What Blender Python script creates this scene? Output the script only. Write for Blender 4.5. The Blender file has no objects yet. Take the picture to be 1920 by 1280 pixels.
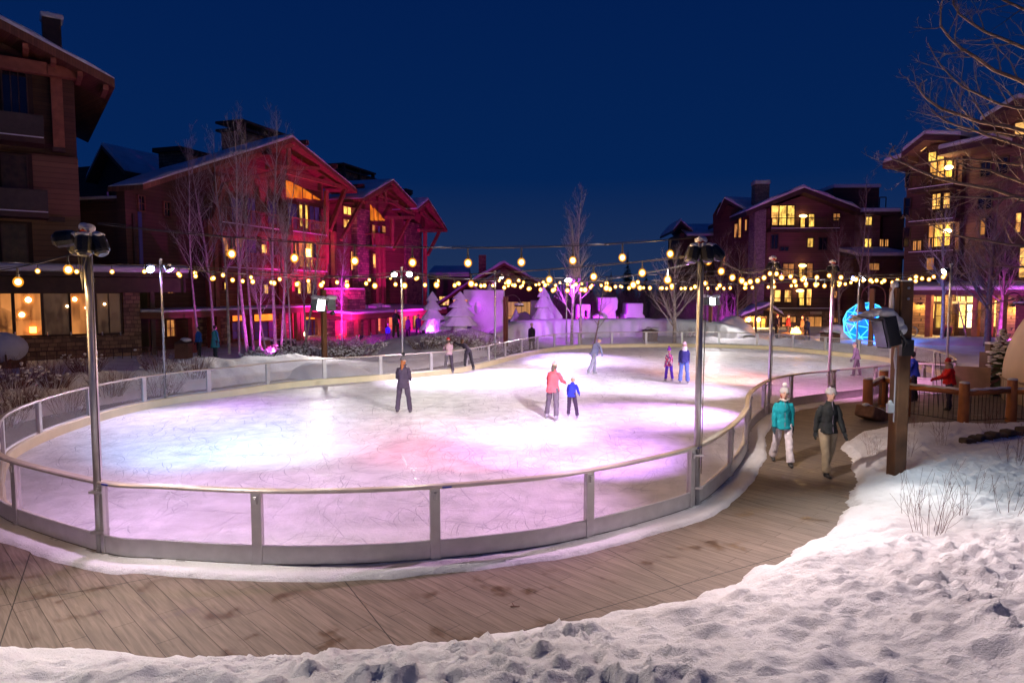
import bpy, bmesh, math, random
import numpy as np
from mathutils import Vector, Matrix, noise as mnoise
R = math.radians
sc = bpy.context.scene
# ------------------------------------------------------------------ camera, world, exposure
CH = 3.7; F = 1280.0; PITCH = R(4.16)
cam_d = bpy.data.cameras.new('camera'); cam = bpy.data.objects.new('camera', cam_d)
sc.collection.objects.link(cam); sc.camera = cam
cam.location = (0, 0, CH); cam.rotation_euler = (R(90)-PITCH, 0, 0)
cam_d.sensor_width = 36; cam_d.lens = 24; cam_d.clip_start = 0.1; cam_d.clip_end = 2000
w = bpy.data.worlds.new('World'); sc.world = w; w.use_nodes = True
nt = w.node_tree; nt.nodes.clear()
o = nt.nodes.new('ShaderNodeOutputWorld'); bg = nt.nodes.new('ShaderNodeBackground')
sky = nt.nodes.new('ShaderNodeTexSky'); sky.sky_type = 'NISHITA'; sky.sun_disc = False
sky.sun_elevation = R(-4.0); sky.sun_rotation = R(200); sky.altitude = 2000; sky.ozone_density = 3
mx = nt.nodes.new('ShaderNodeMix'); mx.data_type = 'RGBA'; mx.blend_type = 'MULTIPLY'; mx.inputs[0].default_value = 1
SKY_TINT = (0.10, 0.42, 1.0, 1)
mx.inputs[7].default_value = SKY_TINT
tc = nt.nodes.new('ShaderNodeTexCoord'); sx = nt.nodes.new('ShaderNodeSeparateXYZ')
cr = nt.nodes.new('ShaderNodeValToRGB')
cr.color_ramp.elements[0].position = 0.0; cr.color_ramp.elements[0].color = (0.013, 0.028, 0.078, 1)
cr.color_ramp.elements[1].position = 0.55; cr.color_ramp.elements[1].color = (0.0002, 0.0078, 0.055, 1)
e = cr.color_ramp.elements.new(0.16); e.color = (0.001, 0.0145, 0.076, 1)
SKYF = 0.08
nt.links.new(tc.outputs['Generated'], sx.inputs[0]); nt.links.new(sx.outputs[2], cr.inputs[0])
nt.links.new(sky.outputs[0], mx.inputs[6])
bg2 = nt.nodes.new('ShaderNodeBackground'); add = nt.nodes.new('ShaderNodeAddShader')
nt.links.new(mx.outputs[2], bg.inputs[0]); bg.inputs[1].default_value = SKYF
nt.links.new(cr.outputs[0], bg2.inputs[0]); bg2.inputs[1].default_value = 0.42
nt.links.new(bg.outputs[0], add.inputs[0]); nt.links.new(bg2.outputs[0], add.inputs[1])
nt.links.new(add.outputs[0], o.inputs[0])
sc.view_settings.view_transform = 'Standard'; sc.view_settings.look = 'None'
sc.view_settings.exposure = 1.5; sc.view_settings.gamma = 1
sc.cycles.use_denoising = True
sc.cycles.max_bounces = 6; sc.cycles.diffuse_bounces = 3; sc.cycles.glossy_bounces = 3
sc.cycles.transparent_max_bounces = 12; sc.cycles.transmission_bounces = 4
sc.cycles.caustics_reflective = False; sc.cycles.caustics_refractive = False
sc.cycles.sample_clamp_indirect = 4

# ------------------------------------------------------------------ projection helpers (used to survey positions)
def ray(px, py):
    a = (px-960)/F; b = -(py-640)/F
    c, s = math.cos(PITCH), math.sin(PITCH)
    return Vector((a, c + b*s, -s + b*c))
def G(px, py, z=0.0):
    r = ray(px, py); t = (z-CH)/r.z
    return Vector((r.x*t, r.y*t, z))
def D(px, py, Y):
    r = ray(px, py); t = Y/r.y
    return Vector((r.x*t, Y, CH + r.z*t))
# ------------------------------------------------------------------ materials
MATS = {}
def newmat(name):
    m = bpy.data.materials.new(name); m.use_nodes = True
    return m, m.node_tree, m.node_tree.nodes['Principled BSDF']
def node(t, k, **kw):
    n = t.nodes.new(k)
    for a, b in kw.items(): setattr(n, a, b)
    return n
def mat(name, col, rough=0.7, metal=0.0, var=0.15, scale=4.0, bump=0.0, bscale=30.0, spec=0.5, sheen=0):
    if name in MATS: return MATS[name]
    m, t, p = newmat(name)
    p.inputs['Roughness'].default_value = rough; p.inputs['Metallic'].default_value = metal
    p.inputs['Specular IOR Level'].default_value = spec
    g = node(t, 'ShaderNodeTexCoord')
    n = node(t, 'ShaderNodeTexNoise'); n.inputs['Scale'].default_value = scale; n.inputs['Detail'].default_value = 6
    t.links.new(g.outputs['Object'], n.inputs['Vector'])
    mr = node(t, 'ShaderNodeMapRange'); mr.inputs[1].default_value = 0.3; mr.inputs[2].default_value = 0.7
    mr.inputs[3].default_value = 1-var; mr.inputs[4].default_value = 1+var
    t.links.new(n.outputs['Fac'], mr.inputs[0])
    mm = node(t, 'ShaderNodeVectorMath', operation='SCALE'); mm.inputs[0].default_value = col[:3]
    t.links.new(mr.outputs[0], mm.inputs['Scale']); t.links.new(mm.outputs[0], p.inputs['Base Color'])
    if bump:
        n2 = node(t, 'ShaderNodeTexNoise'); n2.inputs['Scale'].default_value = bscale; n2.inputs['Detail'].default_value = 5
        t.links.new(g.outputs['Object'], n2.inputs['Vector'])
        b = node(t, 'ShaderNodeBump'); b.inputs['Strength'].default_value = bump; b.inputs['Distance'].default_value = 0.02
        t.links.new(n2.outputs['Fac'], b.inputs['Height']); t.links.new(b.outputs[0], p.inputs['Normal'])
    MATS[name] = m; return m
def mat_boards(name, col, period=0.2, vertical=False, var=0.25, rough=0.75):
    """lap siding or planks: joint lines every `period` metres"""
    m, t, p = newmat(name)
    g = node(t, 'ShaderNodeNewGeometry'); s = node(t, 'ShaderNodeSeparateXYZ'); t.links.new(g.outputs['Position'], s.inputs[0])
    if vertical:
        a = node(t, 'ShaderNodeMath', operation='ADD'); t.links.new(s.outputs[0], a.inputs[0]); t.links.new(s.outputs[1], a.inputs[1]); src = a.outputs[0]
    else: src = s.outputs[2]
    d = node(t, 'ShaderNodeMath', operation='DIVIDE'); d.inputs[1].default_value = period; t.links.new(src, d.inputs[0])
    f = node(t, 'ShaderNodeMath', operation='FRACT'); t.links.new(d.outputs[0], f.inputs[0])
    fl = node(t, 'ShaderNodeMath', operation='FLOOR'); t.links.new(d.outputs[0], fl.inputs[0])
    wn = node(t, 'ShaderNodeTexWhiteNoise', noise_dimensions='1D'); t.links.new(fl.outputs[0], wn.inputs['W'])
    n = node(t, 'ShaderNodeTexNoise'); n.inputs['Scale'].default_value = 1.5; n.inputs['Detail'].default_value = 8
    t.links.new(g.outputs['Position'], n.inputs['Vector'])
    ad = node(t, 'ShaderNodeMath', operation='ADD'); t.links.new(wn.outputs[0], ad.inputs[0]); t.links.new(n.outputs['Fac'], ad.inputs[1])
    mr = node(t, 'ShaderNodeMapRange'); mr.inputs[1].default_value = 0.2; mr.inputs[2].default_value = 1.7
    mr.inputs[3].default_value = 1-var; mr.inputs[4].default_value = 1+var; t.links.new(ad.outputs[0], mr.inputs[0])
    st = node(t, 'ShaderNodeMath', operation='GREATER_THAN'); st.inputs[1].default_value = 0.1; t.links.new(f.outputs[0], st.inputs[0])
    m2 = node(t, 'ShaderNodeMapRange'); m2.inputs[3].default_value = 0.45; m2.inputs[4].default_value = 1; t.links.new(st.outputs[0], m2.inputs[0])
    mu = node(t, 'ShaderNodeMath', operation='MULTIPLY'); t.links.new(mr.outputs[0], mu.inputs[0]); t.links.new(m2.outputs[0], mu.inputs[1])
    sc_ = node(t, 'ShaderNodeVectorMath', operation='SCALE'); sc_.inputs[0].default_value = col; t.links.new(mu.outputs[0], sc_.inputs['Scale'])
    t.links.new(sc_.outputs[0], p.inputs['Base Color']); p.inputs['Roughness'].default_value = rough
    b = node(t, 'ShaderNodeBump'); b.inputs['Distance'].default_value = 0.03; b.inputs['Strength'].default_value = 0.6
    t.links.new(f.outputs[0], b.inputs['Height']); t.links.new(b.outputs[0], p.inputs['Normal'])
    MATS[name] = m; return m
def mat_stone(name, c1, c2, mortar, sx=1.0, w_=0.5, h=0.22):
    m, t, p = newmat(name)
    g = node(t, 'ShaderNodeNewGeometry'); s = node(t, 'ShaderNodeSeparateXYZ'); t.links.new(g.outputs['Position'], s.inputs[0])
    a = node(t, 'ShaderNodeMath', operation='SUBTRACT'); t.links.new(s.outputs[0], a.inputs[0])
    h2 = node(t, 'ShaderNodeMath', operation='MULTIPLY'); h2.inputs[1].default_value = -0.8; t.links.new(s.outputs[1], h2.inputs[0]); t.links.new(h2.outputs[0], a.inputs[1])
    c = node(t, 'ShaderNodeCombineXYZ'); t.links.new(a.outputs[0], c.inputs[0]); t.links.new(s.outputs[2], c.inputs[1])
    nz = node(t, 'ShaderNodeTexNoise'); nz.inputs['Scale'].default_value = 1.3; t.links.new(g.outputs['Position'], nz.inputs['Vector'])
    va = node(t, 'ShaderNodeVectorMath', operation='MULTIPLY_ADD'); va.inputs[1].default_value = (.12, .06, 0)
    t.links.new(nz.outputs['Color'], va.inputs[0]); t.links.new(c.outputs[0], va.inputs[2])
    b = node(t, 'ShaderNodeTexBrick'); b.inputs['Color1'].default_value = (*c1, 1); b.inputs['Color2'].default_value = (*c2, 1)
    b.inputs['Mortar'].default_value = (*mortar, 1); b.inputs['Scale'].default_value = sx
    b.inputs['Brick Width'].default_value = w_; b.inputs['Row Height'].default_value = h; b.inputs['Mortar Size'].default_value = 0.012
    b.inputs['Bias'].default_value = -0.1; b.squash = 0.7; b.squash_frequency = 3
    t.links.new(va.outputs[0], b.inputs['Vector'])
    n = node(t, 'ShaderNodeTexNoise'); n.inputs['Scale'].default_value = 5; n.inputs['Detail'].default_value = 6; t.links.new(g.outputs['Position'], n.inputs['Vector'])
    mr = node(t, 'ShaderNodeMapRange'); mr.inputs[3].default_value = .5; mr.inputs[4].default_value = 1.5; t.links.new(n.outputs['Fac'], mr.inputs[0])
    v = node(t, 'ShaderNodeVectorMath', operation='SCALE'); t.links.new(b.outputs['Color'], v.inputs[0]); t.links.new(mr.outputs[0], v.inputs['Scale'])
    t.links.new(v.outputs[0], p.inputs['Base Color']); p.inputs['Roughness'].default_value = .85
    bp = node(t, 'ShaderNodeBump'); bp.inputs['Distance'].default_value = .04; bp.invert = True; t.links.new(b.outputs['Fac'], bp.inputs['Height']); t.links.new(bp.outputs[0], p.inputs['Normal'])
    MATS[name] = m; return m
def mat_emit(name, col, strength, vary=0.0, vscale=2.0):
    if name in MATS: return MATS[name]
    m, t, p = newmat(name)
    p.inputs['Base Color'].default_value = (*[min(1, c*.5) for c in col], 1); p.inputs['Emission Color'].default_value = (*col, 1)
    p.inputs['Emission Strength'].default_value = strength; p.inputs['Roughness'].default_value = .3
    if vary:
        g = node(t, 'ShaderNodeNewGeometry'); mp = node(t, 'ShaderNodeMapping'); mp.inputs['Scale'].default_value = (1.6, 1.6, .6)
        t.links.new(g.outputs['Position'], mp.inputs[0])
        n = node(t, 'ShaderNodeTexNoise'); n.inputs['Scale'].default_value = vscale; n.inputs['Detail'].default_value = 4
        t.links.new(mp.outputs[0], n.inputs['Vector'])
        mp2 = node(t, 'ShaderNodeMapping'); mp2.inputs['Scale'].default_value = (7, 7, .25); t.links.new(g.outputs['Position'], mp2.inputs[0])
        n2 = node(t, 'ShaderNodeTexNoise'); n2.inputs['Scale'].default_value = 1; n2.inputs['Detail'].default_value = 3; t.links.new(mp2.outputs[0], n2.inputs['Vector'])
        vo = node(t, 'ShaderNodeTexVoronoi', distance='CHEBYCHEV'); vo.inputs['Scale'].default_value = vscale*.55; t.links.new(g.outputs['Position'], vo.inputs['Vector'])
        sv = node(t, 'ShaderNodeSeparateColor'); t.links.new(vo.outputs['Color'], sv.inputs[0])
        s1 = node(t, 'ShaderNodeMath', operation='MULTIPLY_ADD'); s1.inputs[1].default_value = .45; t.links.new(n2.outputs['Fac'], s1.inputs[0]); t.links.new(n.outputs['Fac'], s1.inputs[2])
        s2 = node(t, 'ShaderNodeMath', operation='MULTIPLY_ADD'); s2.inputs[1].default_value = .28; t.links.new(sv.outputs[0], s2.inputs[0]); t.links.new(s1.outputs[0], s2.inputs[2])
        mr = node(t, 'ShaderNodeMapRange'); mr.inputs[1].default_value = .62; mr.inputs[2].default_value = 1.12
        mr.inputs[3].default_value = strength*(1-vary); mr.inputs[4].default_value = strength*(1+vary)
        t.links.new(s2.outputs[0], mr.inputs[0]); t.links.new(mr.outputs[0], p.inputs['Emission Strength'])
    MATS[name] = m; return m

def mat_snow():
    m, t, p = newmat('snow')
    g = node(t, 'ShaderNodeNewGeometry')
    n = node(t, 'ShaderNodeTexNoise'); n.inputs['Scale'].default_value = 11; n.inputs['Detail'].default_value = 10; n.inputs['Roughness'].default_value = .7
    n3 = node(t, 'ShaderNodeTexNoise'); n3.inputs['Scale'].default_value = 70; n3.inputs['Detail'].default_value = 3
    n4 = node(t, 'ShaderNodeTexNoise'); n4.inputs['Scale'].default_value = .7; n4.inputs['Detail'].default_value = 5
    for q in (n, n3, n4): t.links.new(g.outputs['Position'], q.inputs['Vector'])
    ad = node(t, 'ShaderNodeMath', operation='MULTIPLY_ADD'); ad.inputs[1].default_value = .25
    t.links.new(n3.outputs['Fac'], ad.inputs[0]); t.links.new(n.outputs['Fac'], ad.inputs[2])
    b = node(t, 'ShaderNodeBump'); b.inputs['Strength'].default_value = .85; b.inputs['Distance'].default_value = .06
    t.links.new(ad.outputs[0], b.inputs['Height']); t.links.new(b.outputs[0], p.inputs['Normal'])
    c = node(t, 'ShaderNodeValToRGB'); c.color_ramp.elements[0].position = .3; c.color_ramp.elements[0].color = (.66, .65, .66, 1)
    c.color_ramp.elements[1].position = .6; c.color_ramp.elements[1].color = (.84, .84, .86, 1)
    t.links.new(n4.outputs['Fac'], c.inputs[0]); t.links.new(c.outputs[0], p.inputs['Base Color'])
    p.inputs['Roughness'].default_value = .75; p.inputs['Specular IOR Level'].default_value = .25
    return m
SNOW = mat_snow()
def mat_ice():
    m, t, p = newmat('ice')
    g = node(t, 'ShaderNodeNewGeometry')
    dn = node(t, 'ShaderNodeTexNoise'); dn.inputs['Scale'].default_value = .45; dn.inputs['Detail'].default_value = 2
    t.links.new(g.outputs['Position'], dn.inputs['Vector'])
    def lines(scale, width, dist, rot):
        mp = node(t, 'ShaderNodeMapping'); mp.inputs['Rotation'].default_value = (0, 0, rot); mp.inputs['Scale'].default_value = (1, .22, 1)
        va = node(t, 'ShaderNodeVectorMath', operation='MULTIPLY_ADD'); va.inputs[1].default_value = (dist, dist, 0)
        t.links.new(dn.outputs['Color'], va.inputs[0]); t.links.new(g.outputs['Position'], va.inputs[2]); t.links.new(va.outputs[0], mp.inputs[0])
        v = node(t, 'ShaderNodeTexVoronoi', feature='DISTANCE_TO_EDGE', voronoi_dimensions='2D'); v.inputs['Scale'].default_value = scale
        t.links.new(mp.outputs[0], v.inputs['Vector'])
        r = node(t, 'ShaderNodeMapRange'); r.inputs[1].default_value = 0; r.inputs[2].default_value = width; r.inputs[3].default_value = 1; r.inputs[4].default_value = 0
        t.links.new(v.outputs['Distance'], r.inputs[0]); return r.outputs[0]
    a = lines(2.6, .012, 1.2, .4); b_ = lines(3.1, .012, 1.6, 1.9); c_ = lines(1.9, .010, 1.0, -.7)
    m1 = node(t, 'ShaderNodeMath', operation='MAXIMUM'); t.links.new(a, m1.inputs[0]); t.links.new(b_, m1.inputs[1])
    m2 = node(t, 'ShaderNodeMath', operation='MAXIMUM'); t.links.new(m1.outputs[0], m2.inputs[0]); t.links.new(c_, m2.inputs[1])
    pn = node(t, 'ShaderNodeTexNoise'); pn.inputs['Scale'].default_value = .9; pn.inputs['Detail'].default_value = 5
    t.links.new(g.outputs['Position'], pn.inputs['Vector'])
    pr = node(t, 'ShaderNodeMapRange'); pr.inputs[1].default_value = .42; pr.inputs[2].default_value = .62; t.links.new(pn.outputs['Fac'], pr.inputs[0])
    m3 = node(t, 'ShaderNodeMath', operation='MULTIPLY'); t.links.new(m2.outputs[0], m3.inputs[0]); t.links.new(pr.outputs[0], m3.inputs[1])
    mix = node(t, 'ShaderNodeMix', data_type='RGBA'); mix.inputs[6].default_value = (.76, .76, .80, 1); mix.inputs[7].default_value = (.40, .40, .50, 1)
    t.links.new(m3.outputs[0], mix.inputs[0])
    pn2 = node(t, 'ShaderNodeTexNoise'); pn2.inputs['Scale'].default_value = 2.2; pn2.inputs['Detail'].default_value = 8; t.links.new(g.outputs['Position'], pn2.inputs['Vector'])
    s2 = node(t, 'ShaderNodeMapRange'); s2.inputs[1].default_value = .3; s2.inputs[2].default_value = .7; s2.inputs[3].default_value = .82; s2.inputs[4].default_value = 1.16; t.links.new(pn2.outputs['Fac'], s2.inputs[0])
    vs = node(t, 'ShaderNodeVectorMath', operation='SCALE'); t.links.new(mix.outputs[2], vs.inputs[0]); t.links.new(s2.outputs[0], vs.inputs['Scale'])
    t.links.new(vs.outputs[0], p.inputs['Base Color'])
    rr = node(t, 'ShaderNodeMapRange'); rr.inputs[3].default_value = .42; rr.inputs[4].default_value = .7; t.links.new(pn2.outputs['Fac'], rr.inputs[0]); t.links.new(rr.outputs[0], p.inputs['Roughness'])
    hn = node(t, 'ShaderNodeTexNoise'); hn.inputs['Scale'].default_value = 14; hn.inputs['Detail'].default_value = 5; t.links.new(g.outputs['Position'], hn.inputs['Vector'])
    ma = node(t, 'ShaderNodeMath', operation='MULTIPLY_ADD'); ma.inputs[1].default_value = -.8; t.links.new(m3.outputs[0], ma.inputs[0]); t.links.new(hn.outputs['Fac'], ma.inputs[2])
    bp = node(t, 'ShaderNodeBump'); bp.inputs['Strength'].default_value = .7; bp.inputs['Distance'].default_value = .02
    t.links.new(ma.outputs[0], bp.inputs['Height']); t.links.new(bp.outputs[0], p.inputs['Normal'])
    p.inputs['Specular IOR Level'].default_value = .3
    return m
ICE = mat_ice()
def mat_path():
    m, t, p = newmat('stamped_concrete')
    g = node(t, 'ShaderNodeNewGeometry')
    mp = node(t, 'ShaderNodeMapping'); mp.inputs['Rotation'].default_value = (0, 0, R(46)); t.links.new(g.outputs['Position'], mp.inputs[0])
    b = node(t, 'ShaderNodeTexBrick'); b.inputs['Scale'].default_value = 1; b.inputs['Brick Width'].default_value = 1.9; b.inputs['Row Height'].default_value = .235
    b.inputs['Mortar Size'].default_value = .005; b.inputs['Mortar Smooth'].default_value = .3; b.offset = .37
    b.inputs['Color1'].default_value = (.172, .134, .104, 1); b.inputs['Color2'].default_value = (.20, .156, .122, 1); b.inputs['Mortar'].default_value = (.075, .055, .042, 1)
    t.links.new(mp.outputs[0], b.inputs['Vector'])
    gm = node(t, 'ShaderNodeMapping'); gm.inputs['Scale'].default_value = (1.5, 22, 1); t.links.new(mp.outputs[0], gm.inputs[0])
    gn = node(t, 'ShaderNodeTexNoise'); gn.inputs['Scale'].default_value = 1; gn.inputs['Detail'].default_value = 6; gn.inputs['Distortion'].default_value = .8; t.links.new(gm.outputs[0], gn.inputs['Vector'])
    gr = node(t, 'ShaderNodeMapRange'); gr.inputs[1].default_value = .3; gr.inputs[2].default_value = .7; gr.inputs[3].default_value = .68; gr.inputs[4].default_value = 1.25; t.links.new(gn.outputs['Fac'], gr.inputs[0])
    v = node(t, 'ShaderNodeVectorMath', operation='SCALE'); t.links.new(b.outputs['Color'], v.inputs[0]); t.links.new(gr.outputs[0], v.inputs['Scale'])
    # control joints, wide slabs
    mp2 = node(t, 'ShaderNodeMapping'); mp2.inputs['Rotation'].default_value = (0, 0, R(-30)); mp2.inputs['Location'].default_value = (1.2, 1.0, 0); t.links.new(g.outputs['Position'], mp2.inputs[0])
    jb = node(t, 'ShaderNodeTexBrick'); jb.inputs['Scale'].default_value = 1; jb.inputs['Brick Width'].default_value = 3.6; jb.inputs['Row Height'].default_value = 3.6; jb.inputs['Mortar Size'].default_value = .007; jb.offset = 0
    t.links.new(mp2.outputs[0], jb.inputs['Vector'])
    # damp patches
    wn = node(t, 'ShaderNodeTexNoise'); wn.inputs['Scale'].default_value = 1.9; wn.inputs['Detail'].default_value = 9; wn.inputs['Roughness'].default_value = .62; t.links.new(g.outputs['Position'], wn.inputs['Vector'])
    wr = node(t, 'ShaderNodeMapRange'); wr.inputs[1].default_value = .555; wr.inputs[2].default_value = .66; t.links.new(wn.outputs['Fac'], wr.inputs[0])
    mix = node(t, 'ShaderNodeMix', data_type='RGBA'); mix.blend_type = 'MULTIPLY'; mix.inputs[7].default_value = (.52, .42, .36, 1)
    t.links.new(wr.outputs[0], mix.inputs[0]); t.links.new(v.outputs[0], mix.inputs[6])
    mix2 = node(t, 'ShaderNodeMix', data_type='RGBA'); mix2.inputs[7].default_value = (.03, .024, .02, 1); t.links.new(jb.outputs['Fac'], mix2.inputs[0]); t.links.new(mix.outputs[2], mix2.inputs[6])
    t.links.new(mix2.outputs[2], p.inputs['Base Color'])
    ro = node(t, 'ShaderNodeMapRange'); ro.inputs[3].default_value = .68; ro.inputs[4].default_value = .28; t.links.new(wr.outputs[0], ro.inputs[0]); t.links.new(ro.outputs[0], p.inputs['Roughness'])
    mm = node(t, 'ShaderNodeMath', operation='MULTIPLY_ADD'); mm.inputs[1].default_value = -3; t.links.new(b.outputs['Fac'], mm.inputs[0]); t.links.new(gn.outputs['Fac'], mm.inputs[2])
    bp = node(t, 'ShaderNodeBump'); bp.inputs['Strength'].default_value = .5; bp.inputs['Distance'].default_value = .008; t.links.new(mm.outputs[0], bp.inputs['Height']); t.links.new(bp.outputs[0], p.inputs['Normal'])
    p.inputs['Specular IOR Level'].default_value = .35
    return m
PATH = mat_path()
def mat_glass():
    m = bpy.data.materials.new('acrylic_glass'); m.use_nodes = True; t = m.node_tree; t.nodes.clear()
    o = node(t, 'ShaderNodeOutputMaterial'); tr = node(t, 'ShaderNodeBsdfTransparent'); tr.inputs[0].default_value = (.93, .92, .94, 1)
    gl = node(t, 'ShaderNodeBsdfGlossy'); gl.inputs['Roughness'].default_value = .08; di = node(t, 'ShaderNodeBsdfDiffuse'); di.inputs[0].default_value = (.75, .72, .75, 1)
    fr0 = node(t, 'ShaderNodeLayerWeight'); fr0.inputs[0].default_value = .25; fp = node(t, 'ShaderNodeMath', operation='POWER'); fp.inputs[1].default_value = 3; t.links.new(fr0.outputs['Facing'], fp.inputs[0]); fr = node(t, 'ShaderNodeMapRange'); fr.inputs[3].default_value = .03; fr.inputs[4].default_value = .32; t.links.new(fp.outputs[0], fr.inputs[0])
    m1 = node(t, 'ShaderNodeMixShader'); m2 = node(t, 'ShaderNodeMixShader')
    n = node(t, 'ShaderNodeTexNoise'); n.inputs['Scale'].default_value = 1.5; n.inputs['Detail'].default_value = 6
    g = node(t, 'ShaderNodeNewGeometry'); t.links.new(g.outputs['Position'], n.inputs['Vector'])
    r = node(t, 'ShaderNodeMapRange'); r.inputs[3].default_value = .02; r.inputs[4].default_value = .16; t.links.new(n.outputs['Fac'], r.inputs[0])
    t.links.new(r.outputs[0], m1.inputs[0]); t.links.new(tr.outputs[0], m1.inputs[1]); t.links.new(di.outputs[0], m1.inputs[2])
    t.links.new(fr.outputs[0], m2.inputs[0]); t.links.new(m1.outputs[0], m2.inputs[1]); t.links.new(gl.outputs[0], m2.inputs[2]); t.links.new(m2.outputs[0], o.inputs[0])
    return m
GLASS = mat_glass()
STEEL = mat('galvanised_steel', (.5, .5, .52), .38, .85, .1, 8)
ALU = mat('aluminium', (.56, .55, .55), .45, .55, .08, 6)
BLACK = mat('black_housing', (.02, .02, .022), .35, 0, .2)
CABLE = mat('cable', (.04, .035, .035), .5)
CREAM = mat('cream_kickboard', (.72, .62, .40), .5, 0, .08, 2)
CEDAR = mat_boards('cedar_post_wood', (.17, .068, .024), .7, True, .35, .6)
LOG = mat('peeled_log_wood', (.42, .15, .045), .5, 0, .3, 3, .3, 12)
SIDING_TAN = mat_boards('tan_lap_siding', (.19, .10, .05), .28)
SIDING_DARK = mat_boards('dark_brown_siding', (.10, .045, .026), .22)
SIDING_RED = mat_boards('red_brown_siding', (.24, .085, .05), .2)
TIMBER = mat('heavy_timber', (.30, .10, .05), .6, 0, .25, 3)
TIMBER_DARK = mat('dark_timber', (.06, .03, .02), .6, 0, .25, 3)
PLASTER = mat('brown_plaster', (.13, .075, .05), .8, 0, .15, 2)
SOFFIT = mat_boards('soffit_planks', (.24, .09, .045), .16, True)
STONE = mat_stone('ledge_stone', (.36, .22, .13), (.13, .08, .055), (.05, .035, .03))
STONE_P = mat_stone('grey_stone', (.34, .28, .25), (.20, .16, .15), (.08, .06, .06), 1, .35, .12)
ROOF = mat('roof_metal', (.06, .05, .05), .5)
DARKGLASS = mat('dark_window_glass', (.012, .014, .03), .08, 0, .1, spec=.8)
WIN_WARM = mat_emit('warm_lit_room', (1, .50, .11), .42, .95, 2.2)
WIN_YEL = mat_emit('yellow_lit_room', (1, .60, .11), .42, .9, 2.8)
WIN_DIM = mat_emit('dim_lit_room', (1, .42, .11), .16, .9, 1.5)
WIN_ORANGE = mat_emit('orange_lit_attic', (1, .26, .02), .24, .6, 2)
LAMP_W = mat_emit('lamp_warm', (1, .75, .38), 6)
BARK = mat('pale_aspen_bark', (.42, .36, .33), .8, 0, .35, 6)
BARK_D = mat('grey_bark', (.22, .17, .145), .8, 0, .35, 6)
TWIG = mat('dogwood_twig', (.12, .035, .03), .7, 0, .3, 5)
NEEDLE = mat('spruce_needles', (.05, .08, .035), .8, 0, .4, 5)
SKIN = mat('skin', (.55, .33, .24), .5, 0, .08, 6)

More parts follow.
